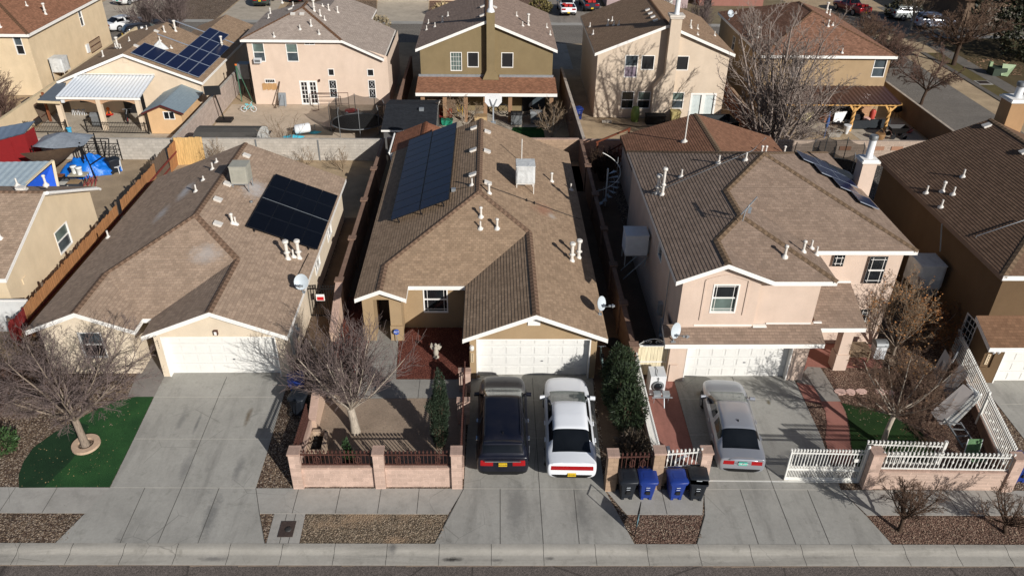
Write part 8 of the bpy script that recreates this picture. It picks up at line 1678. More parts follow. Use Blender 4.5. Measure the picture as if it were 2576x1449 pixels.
# --- patio of the cream house with the white roof
G = -2.018
def bbq(name, label, x, y, col, w=.55, z=G):
    return itm(name, label, 'grill', (x, y, z), [('lid', col, lambda m: (m.grid([[(-w+2*w*i, .28-.56*(.5-.5*math.cos(a))*1, .92+.3*math.sin(a)) for a in [math.pi*k/8 for k in range(9)]] for i in (0, 1)], 0, True), m.poly([(-w, .28-.56*(.5-.5*math.cos(a)), .92+.3*math.sin(a)) for a in [math.pi*k/8 for k in range(9)]]), m.poly([(w, .28-.56*(.5-.5*math.cos(a)), .92+.3*math.sin(a)) for a in [math.pi*k/8 for k in range(9)]][::-1]))), ('cabinet', GREYM, lambda m: m.box(-w*.9, w*.9, -.25, .25, .1, .9)), ('side_shelf', BLACK, lambda m: (m.box(-w-.4, -w, -.22, .22, .84, .88), m.box(w, w+.4, -.22, .22, .84, .88)))])
bbq('gas_grill', 'grey gas grill under the white patio roof', -32.0, 62.3, GREYM)
t = thing('motorcycle', 'black motorcycle with a red wheel rim under the white patio roof', 'motorcycle', (-30.2, 63.6, G))
for k, (x, y) in enumerate(((-30.05, 63.0), (-30.5, 64.3))):
    m = MB(); m.tube([(0, .32*math.cos(a), .32*math.sin(a)) for a in [2*math.pi*q/18 for q in range(19)]], .06, 6, cap=False); o = build('wheel', m, RUBBER, t, True); o.location = (x+30.2, y-63.6, .36); o.rotation_euler = (0, 0, .32); m = MB(); m.tube([(0, .2*math.cos(a), .2*math.sin(a)) for a in [2*math.pi*q/14 for q in range(15)]], .025, 4, cap=False); build('rim', m, REDP if k == 0 else GREYM, o, True)
m = MB(); m.bar((.1, -.5, .4), (-.05, .0, .9), .06); m.bar((-.25, .6, .4), (-.05, 0, .75), .1); m.obox((-.08, .05, .55), (.14, 0, 0), (-.1, .3, 0), (0, 0, .2)); build('frame', m, BLACK, t, True); m = MB(); m.obox((-.2, .42, .82), (.12, 0, 0), (-.1, .3, 0), (0, 0, .05)); build('seat', m, RUBBER, t, True); m = MB(); m.lathe([(.08, 0), (.17, .1), (.13, .22), (.02, .26)], (-.03, .05, .75), 10); build('fuel_tank', m, BLACK, t, True); m = MB(); m.bar((-.3, -.12, 1.05), (.4, .08, 1.05), .03); m.bar((.04, -.3, .7), (.05, -.02, 1.05), .04); build('handlebar', m, GALV, t, True)
itm('toy', 'orange toy under the right arch of the white patio roof', 'toy', (-32.4, 65.0, G), [('body', P_('orange_plastic', 214, 110, 40), lambda m: (m.tube([(-.2, 0, .1), (0, .1, .5), (.2, 0, .1)], .06, 6), m.lathe([(.1, .45), (.16, .55), (.05, .7)], n=10))), ('base', REDP, lambda m: m.box(-.3, .3, -.15, .15, 0, .1))])
for i in range(3): itm('white_stool', ('white stool, leftmost of three under the left arch', 'white stool, middle of three under the left arch', 'white stool, rightmost of three under the left arch')[i], 'stool', (-35.3+i*.42, 65.0, G), [('seat', WHITE2, lambda m: m.lathe([(.16, .44), (.17, .47), (.05, .48)], n=12))]+[('leg', WHITE2, (lambda a: lambda m: m.bar((.16*math.cos(a), .16*math.sin(a), 0), (.1*math.cos(a), .1*math.sin(a), .44), .03))(a)) for a in (.4, 1.97, 3.5, 5.1)], 'white stools under the left arch')
for i, (x, y, l) in enumerate(((-37.3, 63.0, .0), (-37.0, 63.7, .3))): itm('old_door', ('dark weathered plank door leaning by the yard wall, front one', 'dark weathered plank door leaning by the yard wall, rear one')[i], 'door', (x, y, G), [('panel', CEDD if i else wood('black_planks', srgb(54, 50, 48)), lambda m: [m.obox((-.25+.0*k, -.55+.22*k, 1.0), (.02, 0, 0), (0, .105, 0), (-.3, 0, 1.0)) for k in range(6)]), ('rail', RUST, lambda m: (m.bar((-.02, -.62, .5), (-.02, .62, .5), .05), m.bar((-.32, -.62, 1.5), (-.32, .62, 1.5), .05)))])
for nm, a, b in (('left part of the low black iron fence before the patio', (-37.7, 60.9), (-33.9, 60.75)), ('right part of the low black iron fence before the patio', (-32.45, 60.9), (-27.5, 60.7))):
    t = thing('iron_fence', nm, 'fence', (a[0], a[1], G)); pickets(t, a, b, G+.05, G+1.0, .13, BLACK, 'picket_panel', .012, False)
    for p in (a, b): m = MB(); m.bar((p[0], p[1], G), (p[0], p[1], G+1.15), .08); build('post', m, BLACK, t)
itm('water_bucket', 'light blue bucket at the gap of the black iron fence', 'bucket', (-33.7, 60.6, G), [('body', P_('cyan_plastic', 60, 160, 200), lambda m: m.lathe([(.13, 0), (.18, .5), (.2, .52)], n=12)), ('rim', P_('cyan_plastic', 60, 160, 200), lambda m: m.lathe([(.2, .5), (.21, .54), (.17, .55)], n=12))])
# --- yard of the pale pink house
t = thing('basketball_stand', 'basketball stand with a black board beside the mauve wall', 'basketball stand', (-22.5, 63.8, G)); m = MB(); m.obox((-22.75, 63.3, G+2.75), (.62, .1, 0), (0, .02, 0), (0, 0, .38)); build('backboard', m, P_('black_board', 22, 24, 26), t); m = MB(); m.bar((-22.4, 63.9, G), (-22.7, 63.45, G+2.7), .09); build('pole', m, BLACK, t); m = MB(); m.box(-22.9, -21.7, 63.3, 64.2, G, G+.22); build('base', m, BLACK, t)
t = thing('child_bicycle', 'small pale blue child bicycle standing near the pale pink house', 'bicycle', (-20.9, 66.0, G)); 
for x in (-.42, .42): m = MB(); m.tube([(x+.24*math.cos(a), 0, .26+.24*math.sin(a)) for a in [2*math.pi*q/18 for q in range(19)]], .028, 5, cap=False); build('wheel', m, WHITE2, t, True)
TQ = P_('turquoise', 96, 196, 204, .5); m = MB(); m.bar((-.42, 0, .26), (-.1, 0, .6), .04); m.bar((-.1, 0, .6), (.3, 0, .62), .04); m.bar((-.05, 0, .28), (.3, 0, .62), .04); m.bar((.42, 0, .26), (.28, 0, .8), .04); m.bar((-.42, 0, .26), (-.05, 0, .28), .03); build('frame', m, TQ, t, True); m = MB(); m.bar((.28, -.24, .82), (.28, .24, .82), .035); build('handlebar', m, WHITE2, t, True); m = MB(); m.obox((-.12, 0, .68), (.12, 0, 0), (0, .06, 0), (0, 0, .03)); build('saddle', m, TQ, t, True)
NETB = NT('black_netting'); NETB.p.inputs['Alpha'].default_value = .62; NETB.base(srgb(16, 17, 18), .8); NETB = NETB.m
def trampoline(name, label, x, y, z, rx, ry, hn, closed=True, back=.0):
    t = thing(name, label, 'trampoline', (x, y, z)); N = 8; A = [2*math.pi*k/N+.2 for k in range(N)]; h = .75
    m = MB(); m.tube([(rx*math.cos(a), ry*math.sin(a), h) for a in [2*math.pi*k/32 for k in range(33)]], .05, 6, cap=False); build('rim', m, GREYM, t, True)
    m = MB(); m.poly([(rx*.95*math.cos(a), ry*.95*math.sin(a), h) for a in [2*math.pi*k/32 for k in range(32)]]); build('jumping_mat', m, P_('black_mat', 18, 18, 20), t, True)
    m = MB(); m.grid([[(rx*math.cos(a), ry*math.sin(a), h+(hn-.0)*f-(.22*abs(math.sin(N/2*(a-.2)))*f)) for a in [2*math.pi*k/64 for k in range(65)]] for f in (0, .5, 1)], 0, False); build('net', m, NETB, t, True)
    for a in A: m = MB(); c, s_ = rx*1.02*math.cos(a), ry*1.02*math.sin(a); m.tube([(c, s_, 0), (c*1.02, s_*1.02, h+hn*.8), (c*.96, s_*.96, h+hn+.08)], .03, 5); build('pole', m, GREYM, t, True)
    return t
trampoline('trampoline', 'trampoline with black safety net behind the grey back wall', -10.9, 61.8, G, 2.15, 1.9, 1.65)
itm('shade_net', 'low black netting spread on the ground beside the trampoline', 'net', (-14.8, 61.2, G), [('netting', NETB, lambda m: m.grid([[(-1.6+.4*k, -.7+.35*j, .05+.5*math.exp(-((k-5)**2+(j-3)**2)/4)) for k in range(10)] for j in range(6)], 0, True)), ('pole', GREYM, lambda m: m.bar((.4, .35, 0), (.4, .35, .6), .04))])
itm('white_barrel', 'white plastic barrel lying on its side on turquoise cloth', 'barrel', (-15.2, 60.7, G), [('body', WHITE2, lambda m: m.tube([(-.6, -.15, .5), (-.5, -.12, .5), (.5, .15, .58), (.6, .18, .58)], [.3, .38, .38, .3], 14)), ('cap', GREYM, lambda m: m.tube([(-.62, -.16, .5), (-.68, -.17, .5)], .12, 10))])
for x, y, s_, lab in ((-15.9, 60.1, .55, 'turquoise cloth crumpled below the white barrel'), (-14.4, 61.2, .35, 'small turquoise cloth right of the white barrel')):
    m = MB(); rows = [[(x+s_*f*1.5*math.cos(a)*(1+.2*math.sin(3*a)), y+s_*f*math.sin(a), G+.02+.28*s_*(1-f)*(1.3+noise.noise(Vector((math.cos(a)*3, math.sin(a)*3, f*4))))) for a in [2*math.pi*k/20 for k in range(20)]] for f in (.05, .4, .7, 1)]; m.grid(rows, 0, True, True); tag(build('crumpled_cloth', m, cloth('turquoise_cloth', srgb(64, 186, 208), 4) if s_ > .5 else bpy.data.materials['turquoise_cloth']), lab, 'cloth')
itm('toy_wagon', 'red toy pedal car with white wheels near the trampoline', 'toy', (-12.0, 65.5, G), [('body', REDP, lambda m: m.grid([[(-.55, -.2, .2), (-.55, .2, .2), (-.55, .2, .4), (-.55, -.2, .4)], [(.1, -.24, .18), (.1, .24, .18), (.1, .24, .5), (.1, -.24, .5)], [(.6, -.2, .2), (.6, .2, .2), (.6, .2, .34), (.6, -.2, .34)]], 0, False, True))]+[('wheel', WHITE2, (lambda x, y: lambda m: m.tube([(x, y-.05, .16), (x, y+.05, .16)], .16, 12))(x, y)) for x in (-.4, .42) for y in (-.26, .26)])
t = thing('pipe_rack', 'thin rusty metal pipe frame in front of the french doors', 'frame', (-14, 66.9, G)); m = MB(); a, b, c, d = (-15, 66.5), (-12.4, 66.7), (-15.7, 67.5), (-13.4, 67.5)
for p, q, h in ((a, b, 1.5), (c, d, 1.2)):
    for r_ in (p, q): m.bar((*r_, G), (*r_, G+h), .04)
    m.bar((*p, G+h), (*q, G+h), .04); m.bar((*p, G+.55), (*q, G+.55), .03)
m.bar((*a, G+.03), (a[0]-.5, a[1]-.3, G+.03), .04); m.bar((*b, G+.03), (b[0]+.4, b[1]-.4, G+.03), .04); build('frame', m, RUST, t)
itm('folded_table', 'grey folded table leaning against the pale pink wall', 'table', (-18.3, 67.4, G), [('top', GALV, lambda m: m.obox((0, .1, .62), (.33, 0, 0), (0, .12, .55), (0, .02, 0))), ('leg', GREYM, lambda m: (m.bar((-.3, -.3, 0), (-.1, .1, 1.0), .03), m.bar((.3, -.3, 0), (.2, .1, 1.0), .03)))])
itm('plank', 'thin grey plank leaning beside the folded table', 'plank', (-18.7, 67.3, G), [('board', CEDD, lambda m: m.bar((-.2, -.3, 0), (.3, .5, 2.1), .12, .03)), ('block', CEDD, lambda m: m.box(-.3, -.1, -.4, -.2, 0, .06))])
t = thing('low_shed', 'low grey roofed storage shed behind the grey back wall', 'shed', (-18.6, 54, G)); z1 = .7; yy0, yy1 = 52.2, 56.3; xx0, xx1 = -21.1, -16.6
m = MB(); N = 8; prof_ = [(0, -.55), (.35, -.1), (1.4, .32), (2.05, .4), (2.7, .32), (3.75, -.1), (4.1, -.55)]
m.grid([[(xx0, yy0+u, z1+w_-.1) for u, w_ in prof_], [(xx1, yy0+u, z1+w_-.1) for u, w_ in prof_]], 0, False); build('roof', m, shingle('grey_shed_roof', srgb(112, 108, 102), grey=.2, var=.1), t)
m = MB(); m.poly([(xx1-.02, yy0+u, z1+w_-.12) for u, w_ in prof_]+[(xx1-.02, yy1, G), (xx1-.02, yy0, G)]); m.box(xx0+.1, xx1-.03, yy0+.1, yy1-.1, G, z1-.3); build('wall', m, P_('shed_white', 206, 204, 196), t); m = MB(); m.box(xx1-.02, xx1+.02, yy0+1.2, yy0+1.3, G, z1); m.box(xx1-.02, xx1+.02, yy0+2.0, yy0+2.1, G, z1); build('trim', m, GREYM, t)
itm('rubber_mat', 'dark mat lying beside the low grey shed', 'mat', (-18.3, 61, G), [('mat', P_('dark_mat', 48, 48, 50), lambda m: m.box(-.5, .4, -.5, .5, 0, .04)), ('edge', RUBBER, lambda m: m.box(-.55, .45, -.55, -.5, 0, .05))])
t = thing('swing_pole', 'green metal pole with an orange top leaning beside the pale pink house', 'pole', (-22.2, 68.6, G)); m = MB(); m.bar((-22.2, 68.6, G), (-22.3, 68.9, G+3.2), .07); m.bar((-21.2, 68.4, G), (-22.3, 68.9, G+3.2), .05); build('pole', m, P_('green_pole', 66, 104, 82), t); m = MB(); m.lathe([(.1, 0), (.1, .12)], (-22.3, 68.9, G+3.15), 8); build('cap', m, P_('orange_plastic', 214, 110, 40), t)
itm('side_cooler', 'grey cooler box standing in the shade beside the pale pink house', 'cooler', (-22.1, 70.5, G), [('cabinet', GREYM, lambda m: m.box(-.5, .5, -.5, .5, 1.6, 2.9)), ('stand', BLACK, lambda m: [m.bar((x, y, 0), (x, y, 1.6), .06) for x in (-.45, .45) for y in (-.45, .45)])])
# --- olive house yard
t = thing('black_shed', 'dark shingled garden shed roof with white trim below the olive house', 'shed', (-6.2, 58, G)); p = [atz('B', 1090, 970, .05), atz('B', 1095, 778, .75), atz('B', 1482, 788, .75), atz('B', 1495, 890, .2)]
p[3] = Vector((p[2].x+.05, p[0].y, .05)); p[2] = Vector((p[2].x, p[1].y, .75)); p[0] = Vector((p[1].x, p[0].y, .05))
roof(t, [[p[0], p[3], p[2], p[1]], [p[1], p[2], Vector((p[2].x, 2*p[1].y-p[0].y-1.2, .25)), Vector((p[1].x, 2*p[1].y-p[0].y-1.2, .25))]], [shingle('black_shingles', srgb(48, 50, 54), grey=.2, var=.2)], fascia=WHITE, fh=.14)
m = MB(); m.box(p[0].x+.15, p[3].x-.15, p[0].y+.2, p[1].y+2, G, .05); build('wall', m, P_('shed_grey', 90, 88, 86), t); m = MB(); q = atz('B', 1360, 820, .62); m.box(q.x-.18, q.x+.18, q.y-.15, q.y+.15, q.z-.1, q.z+.16); build('roof_vent', m, GALV, t)
bp = atp('V', 1241, 308, PL2['right']); t = thing('backboard', 'white basketball backboard on a pole at the rear edge of the tan roof', 'basketball stand', bp); m = MB(); c = Vector((.0, .35, 1.25)); m.poly([c+Vector((x, 0, z)) for x, z in ((-.28, -.38), (.28, -.38), (.52, -.1), (.52, .3), (.3, .42), (-.3, .42), (-.52, .3), (-.52, -.1))]); m.poly([c+Vector((x, .04, z)) for x, z in ((-.28, -.38), (.28, -.38), (.52, -.1), (.52, .3), (.3, .42), (-.3, .42), (-.52, .3), (-.52, -.1))][::-1]); build('board', m, WHITE2, t, True)
m = MB(); m.bar((0, 0, -.1), (0, .25, .8), .08); m.bar((0, .25, .8), (-.22, .33, 1.35), .05); m.bar((0, .25, .8), (.22, .33, 1.35), .05); m.box(-.15, .15, -.1, .1, -.08, .04); build('pole', m, GALV, t, True)
bbq('smoker', 'black barrel smoker under the olive house porch', 2.1, 63.2, BLACK, .5); bbq('gas_grill', 'dark gas grill by the right porch post of the olive house', 3.75, 63.5, GREYM, .5)
itm('garden_chair', 'yellow metal chair under the left part of the olive house porch', 'chair', (-2.7, 65.3, G), [('seat', P_('yellow_metal', 196, 160, 60), lambda m: m.box(-.25, .25, -.25, .25, .42, .46)), ('backrest', P_('yellow_metal', 196, 160, 60), lambda m: [m.bar((x, .25, .46), (x, .3, .95), .03) for x in (-.22, 0, .22)])]+[('leg', P_('yellow_metal', 196, 160, 60), f) for _, _, f in legs4(.22, .22, .42)])
itm('plastic_tub', 'green plastic tub in front of the brown board screen', 'tub', (-3.7, 63.2, G), [('body', P_('green_tub', 38, 140, 110), lambda m: m.grid([[(-.4, -.25, 0), (.4, -.25, 0), (.4, .25, 0), (-.4, .25, 0)], [(-.48, -.3, .4), (.48, -.3, .4), (.48, .3, .4), (-.48, .3, .4)]], 0, False, True)), ('lid', P_('green_tub', 38, 140, 110), lambda m: m.box(-.5, .5, -.32, .32, .4, .45))])
itm('wooden_bench', 'rusty red slatted bench below the brown board screen', 'bench', (-4.0, 64.0, G), [('seat', CEDR, lambda m: [m.box(-.7, .7, -.25+.13*k, -.15+.13*k, .42, .46) for k in range(4)]), ('backrest', wood('rust_slats', srgb(128, 66, 48)), lambda m: [m.box(-.7+.14*k, -.6+.14*k, .28, .32, .1, 1.0) for k in range(10)])]+[('leg', CEDD, f) for _, _, f in legs4(.65, .22, .42)])
itm('cane_planter', 'square wooden planter under the olive house porch', 'planter', (-.9, 63.3, G), [('box', wood('pale_planter', srgb(182, 156, 116)), lambda m: m.box(-.5, .5, -.35, .35, 0, .75)), ('rim', wood('pale_planter_rim', srgb(160, 132, 96)), lambda m: m.box(-.54, .54, -.39, .39, .75, .8))])
itm('cart_wheel', 'dark spoked wheel leaning behind the white backboard', 'wheel', (1.0, 65.6, G), [('rim', BLACK, lambda m: m.tube([(.45*math.cos(a), 0, .5+.45*math.sin(a)) for a in [2*math.pi*k/18 for k in range(19)]], .04, 5)), ('spoke', BLACK, lambda m: [m.bar((0, 0, .5), (.45*math.cos(a), 0, .5+.45*math.sin(a)), .025) for a in [math.pi*k/4 for k in range(8)]])])
# --- beige house yard
itm('rain_barrel', 'lime green barrel against the beige wall', 'barrel', (12.25, 64.3, G), [('body', P_('lime_plastic', 108, 128, 62), lambda m: m.lathe([(.3, 0), (.36, .3), (.38, .65), (.3, 1.15), (.24, 1.2)], n=16)), ('lid', P_('lime_plastic', 108, 128, 62), lambda m: m.lathe([(.26, 1.2), (.26, 1.25), (.05, 1.27)], n=16))])
itm('compost_bin', 'pale yellowish bin under the beige house window', 'bin', (15.6, 64.0, G), [('body', P_('pale_yellow', 178, 162, 108), lambda m: m.grid([[(-.3, -.3, 0), (.3, -.3, 0), (.3, .3, 0), (-.3, .3, 0)], [(-.4, -.4, 1.0), (.4, -.4, 1.0), (.4, .4, 1.0), (-.4, .4, 1.0)]], 0, False, True)), ('lid', P_('pale_yellow', 178, 162, 108), lambda m: m.box(-.42, .42, -.42, .42, 1.0, 1.06))])
t = thing('pool_frame', 'black tube pool frame with dark liner before the french doors', 'pool', (18.5, 62.6, G)); m = MB(); q = [(-1.7, 1.0), (1.6, 1.1), (1.9, -.9), (-1.5, -1.0)]
for i in range(4):
    a, b = q[i], q[(i+1) % 4]; m.bar((*a, .85), (*b, .85), .08); m.bar((*a, 0), (*a, .85), .08); m.bar((*a, .85), ((a[0]+b[0])/2, (a[1]+b[1])/2, 0), .06)
build('frame', m, BLACK, t, True); m = MB(); m.poly([(-1.4, -.8, .45), (1.6, -.8, .45), (1.4, .9, .45), (-1.4, .9, .45)]); m.grid([[(x, y, .8) for x, y in q+[q[0]]], [(x*.96, y*.96, .1) for x, y in q+[q[0]]]], 0, False); build('liner', m, P_('pool_liner', 40, 44, 46), t, True)
itm('cinder_blocks', 'pale cinder block on the dirt by the beige wall', 'block', (9.8, 63.9, G), [('block', P_('cinder', 168, 160, 148), lambda m: (m.box(-.4, -.02, -.1, .1, 0, .2), m.box(-.33, -.09, -.101, .101, .05, .15))), ('second_block', P_('cinder', 168, 160, 148), lambda m: m.box(.02, .4, -.12, .08, 0, .2))])
itm('black_box', 'black planter box under the beige house chimney', 'planter', (13.9, 63.8, G), [('box', BLACK, lambda m: m.box(-.8, .8, -.4, .4, 0, .7)), ('rim', RUBBER, lambda m: m.box(-.84, .84, -.44, .44, .7, .76))])
itm('garden_hose', 'dark hose trailing across the dirt of the beige house yard', 'hose', (11.5, 63.2, G), [('hose', RUBBER, lambda m: m.tube([(-1.8, .8, .03), (-1.2, .3, .03), (-.2, .1, .03), (.6, -.3, .03), (1.6, -.2, .03), (2.4, -.6, .03), (3.6, -.3, .03)], .03, 5)), ('nozzle', GALV, lambda m: m.bar((-1.85, .85, .03), (-2.0, .95, .05), .05))])
# --- ochre house porch
for i, (x, y, w_, d_, h, c, nm, cat, lab) in enumerate(((30.9, 62.9, .95, .4, .7, (34, 38, 42), 'garden_sofa', 'sofa', 'dark garden sofa by the middle carved post'), (32.7, 63.0, .85, .4, .75, (36, 42, 46), 'garden_sofa', 'sofa', 'dark garden sofa by the right carved post'), (31.3, 64.3, .5, .4, .8, (24, 24, 26), 'blanket_chest', 'trunk', 'black trunk behind the middle carved post'), (28.8, 64.6, .55, .35, .55, (136, 86, 58), 'wooden_chest', 'chest', 'brown wooden chest left of the white sheet'), (30.1, 65.0, .6, .3, 1.3, (22, 22, 24), 'tool_cabinet', 'cabinet', 'tall black cabinet behind the white sheet'), (32.2, 65.0, .5, .3, 1.1, (168, 128, 94), 'plank_rack', 'rack', 'tan plank rack under the timber porch'), (27.2, 64.9, .5, .35, .8, (180, 168, 130), 'chest_freezer', 'freezer', 'cream chest behind the bare tree twigs'), (25.0, 64.8, .5, .4, .9, (150, 128, 90), 'storage_chest', 'chest', 'tan chest at the left end of the timber porch'), (32.0, 63.9, .3, .25, .5, (206, 164, 150), 'pink_cushion_box', 'box', 'pale pink box on the porch floor between the sofas'), (31.7, 63.2, .22, .2, .45, (196, 194, 188), 'paint_bucket', 'bucket', 'whitish bucket between the dark sofas'), (32.9, 64.7, .25, .2, 1.0, (176, 66, 52), 'red_jug', 'jug', 'red upright jug by the right carved post'), (30.4, 63.4, .3, .25, .35, (60, 44, 38), 'dog_bed', 'bed', 'small dark brown bed beside the middle carved post'))):
    mt = P_('porch_item_%d' % i, *c)
    if 'sofa' in nm: parts = [('seat', mt, lambda m, w_=w_, d_=d_: m.box(-w_, w_, -d_, d_, .1, .42)), ('backrest', mt, lambda m, w_=w_, d_=d_, h=h: m.box(-w_, w_, -d_, -d_+.15, .42, h+.1)), ('armrest', mt, lambda m, w_=w_, d_=d_: m.box(-w_, -w_+.14, -d_+.15, d_, .42, .6)), ('armrest', mt, lambda m, w_=w_, d_=d_: m.box(w_-.14, w_, -d_+.15, d_, .42, .6))]
    elif 'bucket' in nm or 'jug' in nm: parts = [('body', mt, lambda m, w_=w_, h=h: m.lathe([(w_*.8, 0), (w_, h*.85), (w_*.6, h)], n=12)), ('handle', BLACK, lambda m, w_=w_, h=h: m.tube([(-w_*.7, 0, h*.9), (0, 0, h*1.25), (w_*.7, 0, h*.9)], .02, 5))]
    else: parts = [('body', mt, lambda m, w_=w_, d_=d_, h=h: m.box(-w_, w_, -d_, d_, 0, h)), ('lid', P_('porch_lid_%d' % i, min(255, c[0]+24), min(255, c[1]+20), min(255, c[2]+18)), lambda m, w_=w_, d_=d_, h=h: (m.box(-w_*1.04, w_*1.04, -d_*1.05, d_*1.05, h, h+.06), m.box(-w_*.4, w_*.4, -d_*1.06, -d_*1.02, h*.5, h*.6)))]
    itm(nm, lab, cat, (x, y, G), parts)
itm('white_sheet', 'white sheet hung over a leaning frame left of the middle carved post', 'sheet', (29.7, 63.9, G), [('cloth', plain('white_sheet', srgb(222, 222, 220)), lambda m: (m.poly([(-.5, -.1, .25), (.15, -.25, .1), (.65, .2, 1.05), (-.35, .25, .95)]), m.poly([(-.35, .27, .95), (.65, .22, 1.05), (.15, -.23, .1), (-.5, -.08, .25)]))), ('frame', GREYM, lambda m: m.bar((-.5, -.1, 0), (.2, .3, 1.1), .04))])
itm('flower_pot', 'tall white urn pot in front of the middle carved post', 'pot', (29.5, 61.6, G), [('body', WHITE2, lambda m: m.lathe([(.14, 0), (.16, .1), (.22, .35), (.32, .7), (.34, .75), (.3, .76)], n=16)), ('soil', DARK, lambda m: m.lathe([(.29, .7), (.28, .74)], n=12))])
itm('stone_planter', 'low grey stone planter with dry sticks below the timber porch', 'planter', (28.2, 61.0, G), [('trough', P_('trough_stone', 150, 146, 138, .9), lambda m: m.grid([[(-.45, -.25, 0), (.45, -.25, 0), (.45, .25, 0), (-.45, .25, 0)], [(-.6, -.35, .42), (.6, -.35, .42), (.6, .35, .42), (-.6, .35, .42)], [(-.5, -.27, .42), (.5, -.27, .42), (.5, .27, .42), (-.5, .27, .42)], [(-.48, -.25, .3), (.48, -.25, .3), (.48, .25, .3), (-.48, .25, .3)]], 0, False, True)), ('sticks', TWIG2, lambda m: [m.bar((.05*k-.2, 0, .3), (.1*k-.45, .1*math.sin(k*3), 1.0), .02) for k in range(9)])])
t = thing('garden_cart', 'black four wheeled garden cart on the concrete slab', 'cart', (33.4, 60.8, G)); m = MB(); m.grid([[(-.55, -.3, .45), (.5, -.3, .45), (.5, .3, .45), (-.55, .3, .45)], [(-.8, -.45, .95), (.7, -.45, .95), (.7, .45, .95), (-.8, .45, .95)]], 0, False, True); m.poly([(-.55, -.3, .45), (.5, -.3, .45), (.5, .3, .45), (-.55, .3, .45)]); build('tub', m, BLACK, t, True)
for x in (-.5, .45):
    for y in (-.42, .42): m = MB(); m.tube([(x, y-.05, .2), (x, y+.05, .2)], .2, 14); build('wheel', m, RUBBER, t, True)
m = MB(); m.bar((.5, 0, .35), (1.3, .1, .8), .05); build('handle', m, BLACK, t, True)
itm('wicker_basket', 'wicker basket of rusty wire at the end of the porch clutter', 'basket', (31.8, 60.4, G), [('basket', P_('wicker', 132, 100, 64), lambda m: (m.lathe([(.3, 0), (.42, .35), (.38, .5)], n=12), m.tube([(-.4, 0, .45), (0, 0, .95), (.4, 0, .45)], .03, 5))), ('hoop', RUST, lambda m: m.tube([(.5+.4*math.cos(a), 0, .4+.4*math.sin(a)) for a in [2*math.pi*k/16 for k in range(17)]], .025, 4))])
itm('pink_basket', 'small pink basket lying on the slab by the tan wall', 'basket', (34.9, 61.9, G), [('body', P_('pink_plastic', 190, 110, 104), lambda m: m.lathe([(.2, 0), (.34, .25), (.36, .28)], n=12)), ('handle', P_('pink_plastic', 190, 110, 104), lambda m: m.tube([(-.3, 0, .28), (0, .1, .55), (.3, 0, .28)], .02, 5))])
itm('kettle_grill', 'dark kettle grill leaning at the tan wall', 'grill', (35.3, 65.4, G), [('bowl', BLACK, lambda m: m.lathe([(.1, .5), (.4, .7), (.44, .85), (.3, 1.1), (.03, 1.2)], n=16)), ('leg', BLACK, lambda m: [m.bar((.35*math.cos(a), .35*math.sin(a), 0), (.2*math.cos(a), .2*math.sin(a), .6), .03) for a in (0, 2.1, 4.2)])])
itm('blue_umbrella', 'folded blue umbrella pole beside the bare twigs', 'umbrella', (27.3, 60.6, G), [('pole', P_('blue_metal', 58, 84, 124), lambda m: m.bar((0, 0, 0), (.05, .1, 2.2), .06)), ('canopy', P_('blue_cloth', 52, 82, 130), lambda m: m.lathe([(.1, .9), (.17, 1.2), (.09, 1.9), (.03, 2.1)], n=10))])
# --- shaded side yard between the tan and pink houses
t = thing('wooden_deck', 'rust brown wooden deck stair with slatted railing behind the pink house', 'deck', (8.3, 49.6, 0)); DK = wood('deck_brown', srgb(112, 62, 42)); m = MB(); 
for k in range(6): m.box(7.0+.32*k, 7.36+.32*k, 48.9, 50.2, .1+.2*k, .18+.2*k)
build('step', m, DK, t); m = MB()
for k in range(9): x = 7.0+.24*k; m.bar((x, 48.85, .1+.16*k), (x, 48.85, 1.0+.16*k), .05)
m.bar((6.9, 48.85, 1.0), (9.0, 48.85, 2.35), .09); m.bar((6.9, 48.85, .25), (9, 48.85, 1.5), .07); m.bar((7.0, 48.85, 0), (7.0, 48.85, 2.2), .12); m.bar((9.0, 48.85, 0), (9, 48.85, 3.2), .12); m.bar((6.9, 48.85, 2.2), (9.1, 48.85, 3.2), .1); build('railing', m, DK, t)
t = thing('spiral_stair', 'white metal spiral stair against the shaded wall of the pink house', 'stair', (7.15, 44.3, 0)); cx_, cy_ = 7.05, 43.9
m = MB(); m.bar((cx_, cy_, 0), (cx_, cy_, 2.5), .08); build('centre_pole', m, FENW, t)
for k in range(9):
    a = -2.6+k*.42; z = .2+k*.24; m = MB(); p, q = (cx_+.05*math.cos(a-.15), cy_+.05*math.sin(a-.15), z), (cx_+.75*math.cos(a-.18), cy_+.75*math.sin(a-.18), z); r_ = (cx_+.75*math.cos(a+.18), cy_+.75*math.sin(a+.18), z); m.poly([p, q, r_]); m.bar((q[0], q[1], z), (q[0], q[1], z+.95), .025); m.bar(q, r_, .03); build('tread', m, GALV, t)
m = MB(); m.tube([(cx_+.77*math.cos(-2.78+k*.19), cy_+.77*math.sin(-2.78+k*.19), 1.1+k*.085) for k in range(26)], .025, 5); build('handrail', m, FENW, t)
itm('car_tyre', 'black tyre lying in the dark side yard of the tan house', 'tyre', (5.65, 29.4, 0), [('tyre', RUBBER, lambda m: m.lathe([(.2, 0), (.33, .02), (.35, .11), (.33, .2), (.2, .22)], n=20)), ('hub', GREYM, lambda m: m.lathe([(.18, .1), (.15, .16), (.03, .17)], n=14))])
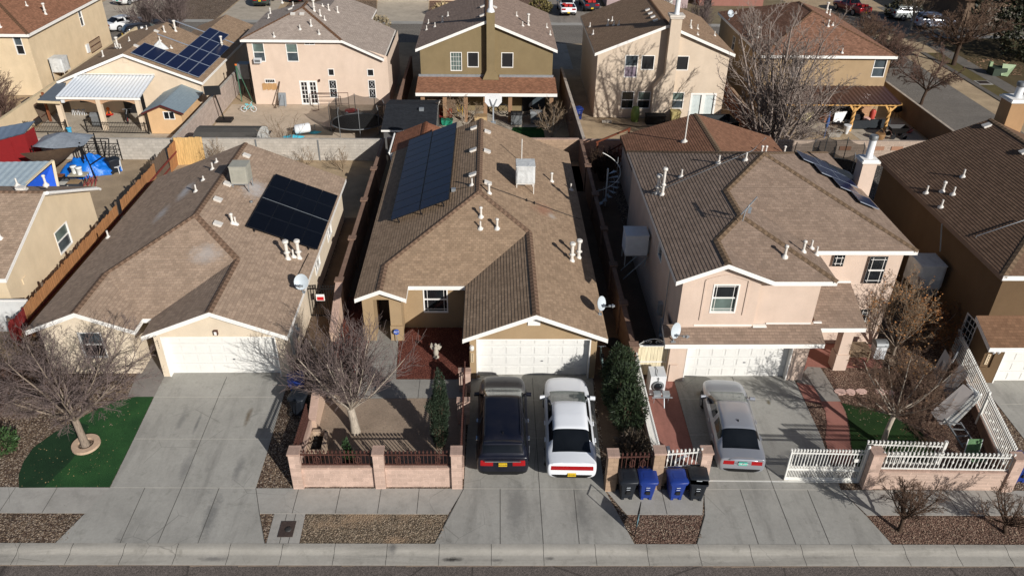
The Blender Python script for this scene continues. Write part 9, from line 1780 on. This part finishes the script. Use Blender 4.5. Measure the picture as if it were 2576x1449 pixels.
t = thing('bicycle', 'old pale bicycle leaning at the garage corner beside the oleander', 'bicycle', (4.85, 27.6, 0)); 
for y in (-.5, .5): m = MB(); m.tube([(.06, y+.3*math.cos(a), .32+.3*math.sin(a)) for a in [2*math.pi*q/20 for q in range(21)]], .02, 5, cap=False); build('wheel', m, GREYM, t, True)
m = MB(); m.bar((.05, -.5, .32), (0, -.2, .85), .035); m.bar((0, -.2, .85), (0, .35, .85), .035); m.bar((.05, .5, .32), (0, .33, 1.0), .035); m.bar((.03, 0, .3), (0, .35, .85), .035); m.bar((.03, 0, .3), (.05, -.5, .32), .03); m.bar((.03, 0, .3), (0, -.2, .85), .03); build('frame', m, P_('pale_frame', 150, 176, 170), t, True); m = MB(); m.bar((-.2, .33, 1.02), (.22, .33, 1.02), .03); build('handlebar', m, GALV, t, True); m = MB(); m.obox((0, -.22, .92), (.06, 0, 0), (0, .13, 0), (0, 0, .03)); build('saddle', m, RUBBER, t, True)
trampoline('trampoline', 'trampoline net enclosure behind the tall white flue of the pink house', 23.1, 52.6-4.2, -.0, 1.7, 1.5, 1.5)
t = thing('utility_cabinet', 'pale green utility cabinet with a tilted open lid across the side street', 'utility box', (51.4, 78.3, -2.02)); m = MB(); m.box(-.7, .7, -.6, .6, 0, .75); build('cabinet', m, P_('dark_green', 46, 58, 44), t, True); m = MB(); m.grid([[(.1, -.7, .1), (.7, -.9, .05)], [(.25, -.2, 1.15), (1.6, -.3, 1.05)]], 0, False); m.grid([[(.12, -.65, .1), (.25, -.15, 1.15)], [(.72, -.85, .05), (1.6, -.25, 1.05)]], 0, False); build('lid', m, P_('pale_green', 132, 150, 112), t, True); m = MB(); m.box(-.8, -.5, .2, .5, .75, 1.2); build('meter_box', m, P_('pale_green', 132, 150, 112), t, True)
itm('kerb_grate', 'square dark drain box on the grass verge across the side street', 'drain', (48.6, 75.5, -2.01), [('lid', P_('grate', 54, 44, 38), lambda m: m.box(-.5, .5, -.4, .4, 0, .06)), ('rim', WALKC, lambda m: m.box(-.7, .7, -.6, .6, 0, .03))])
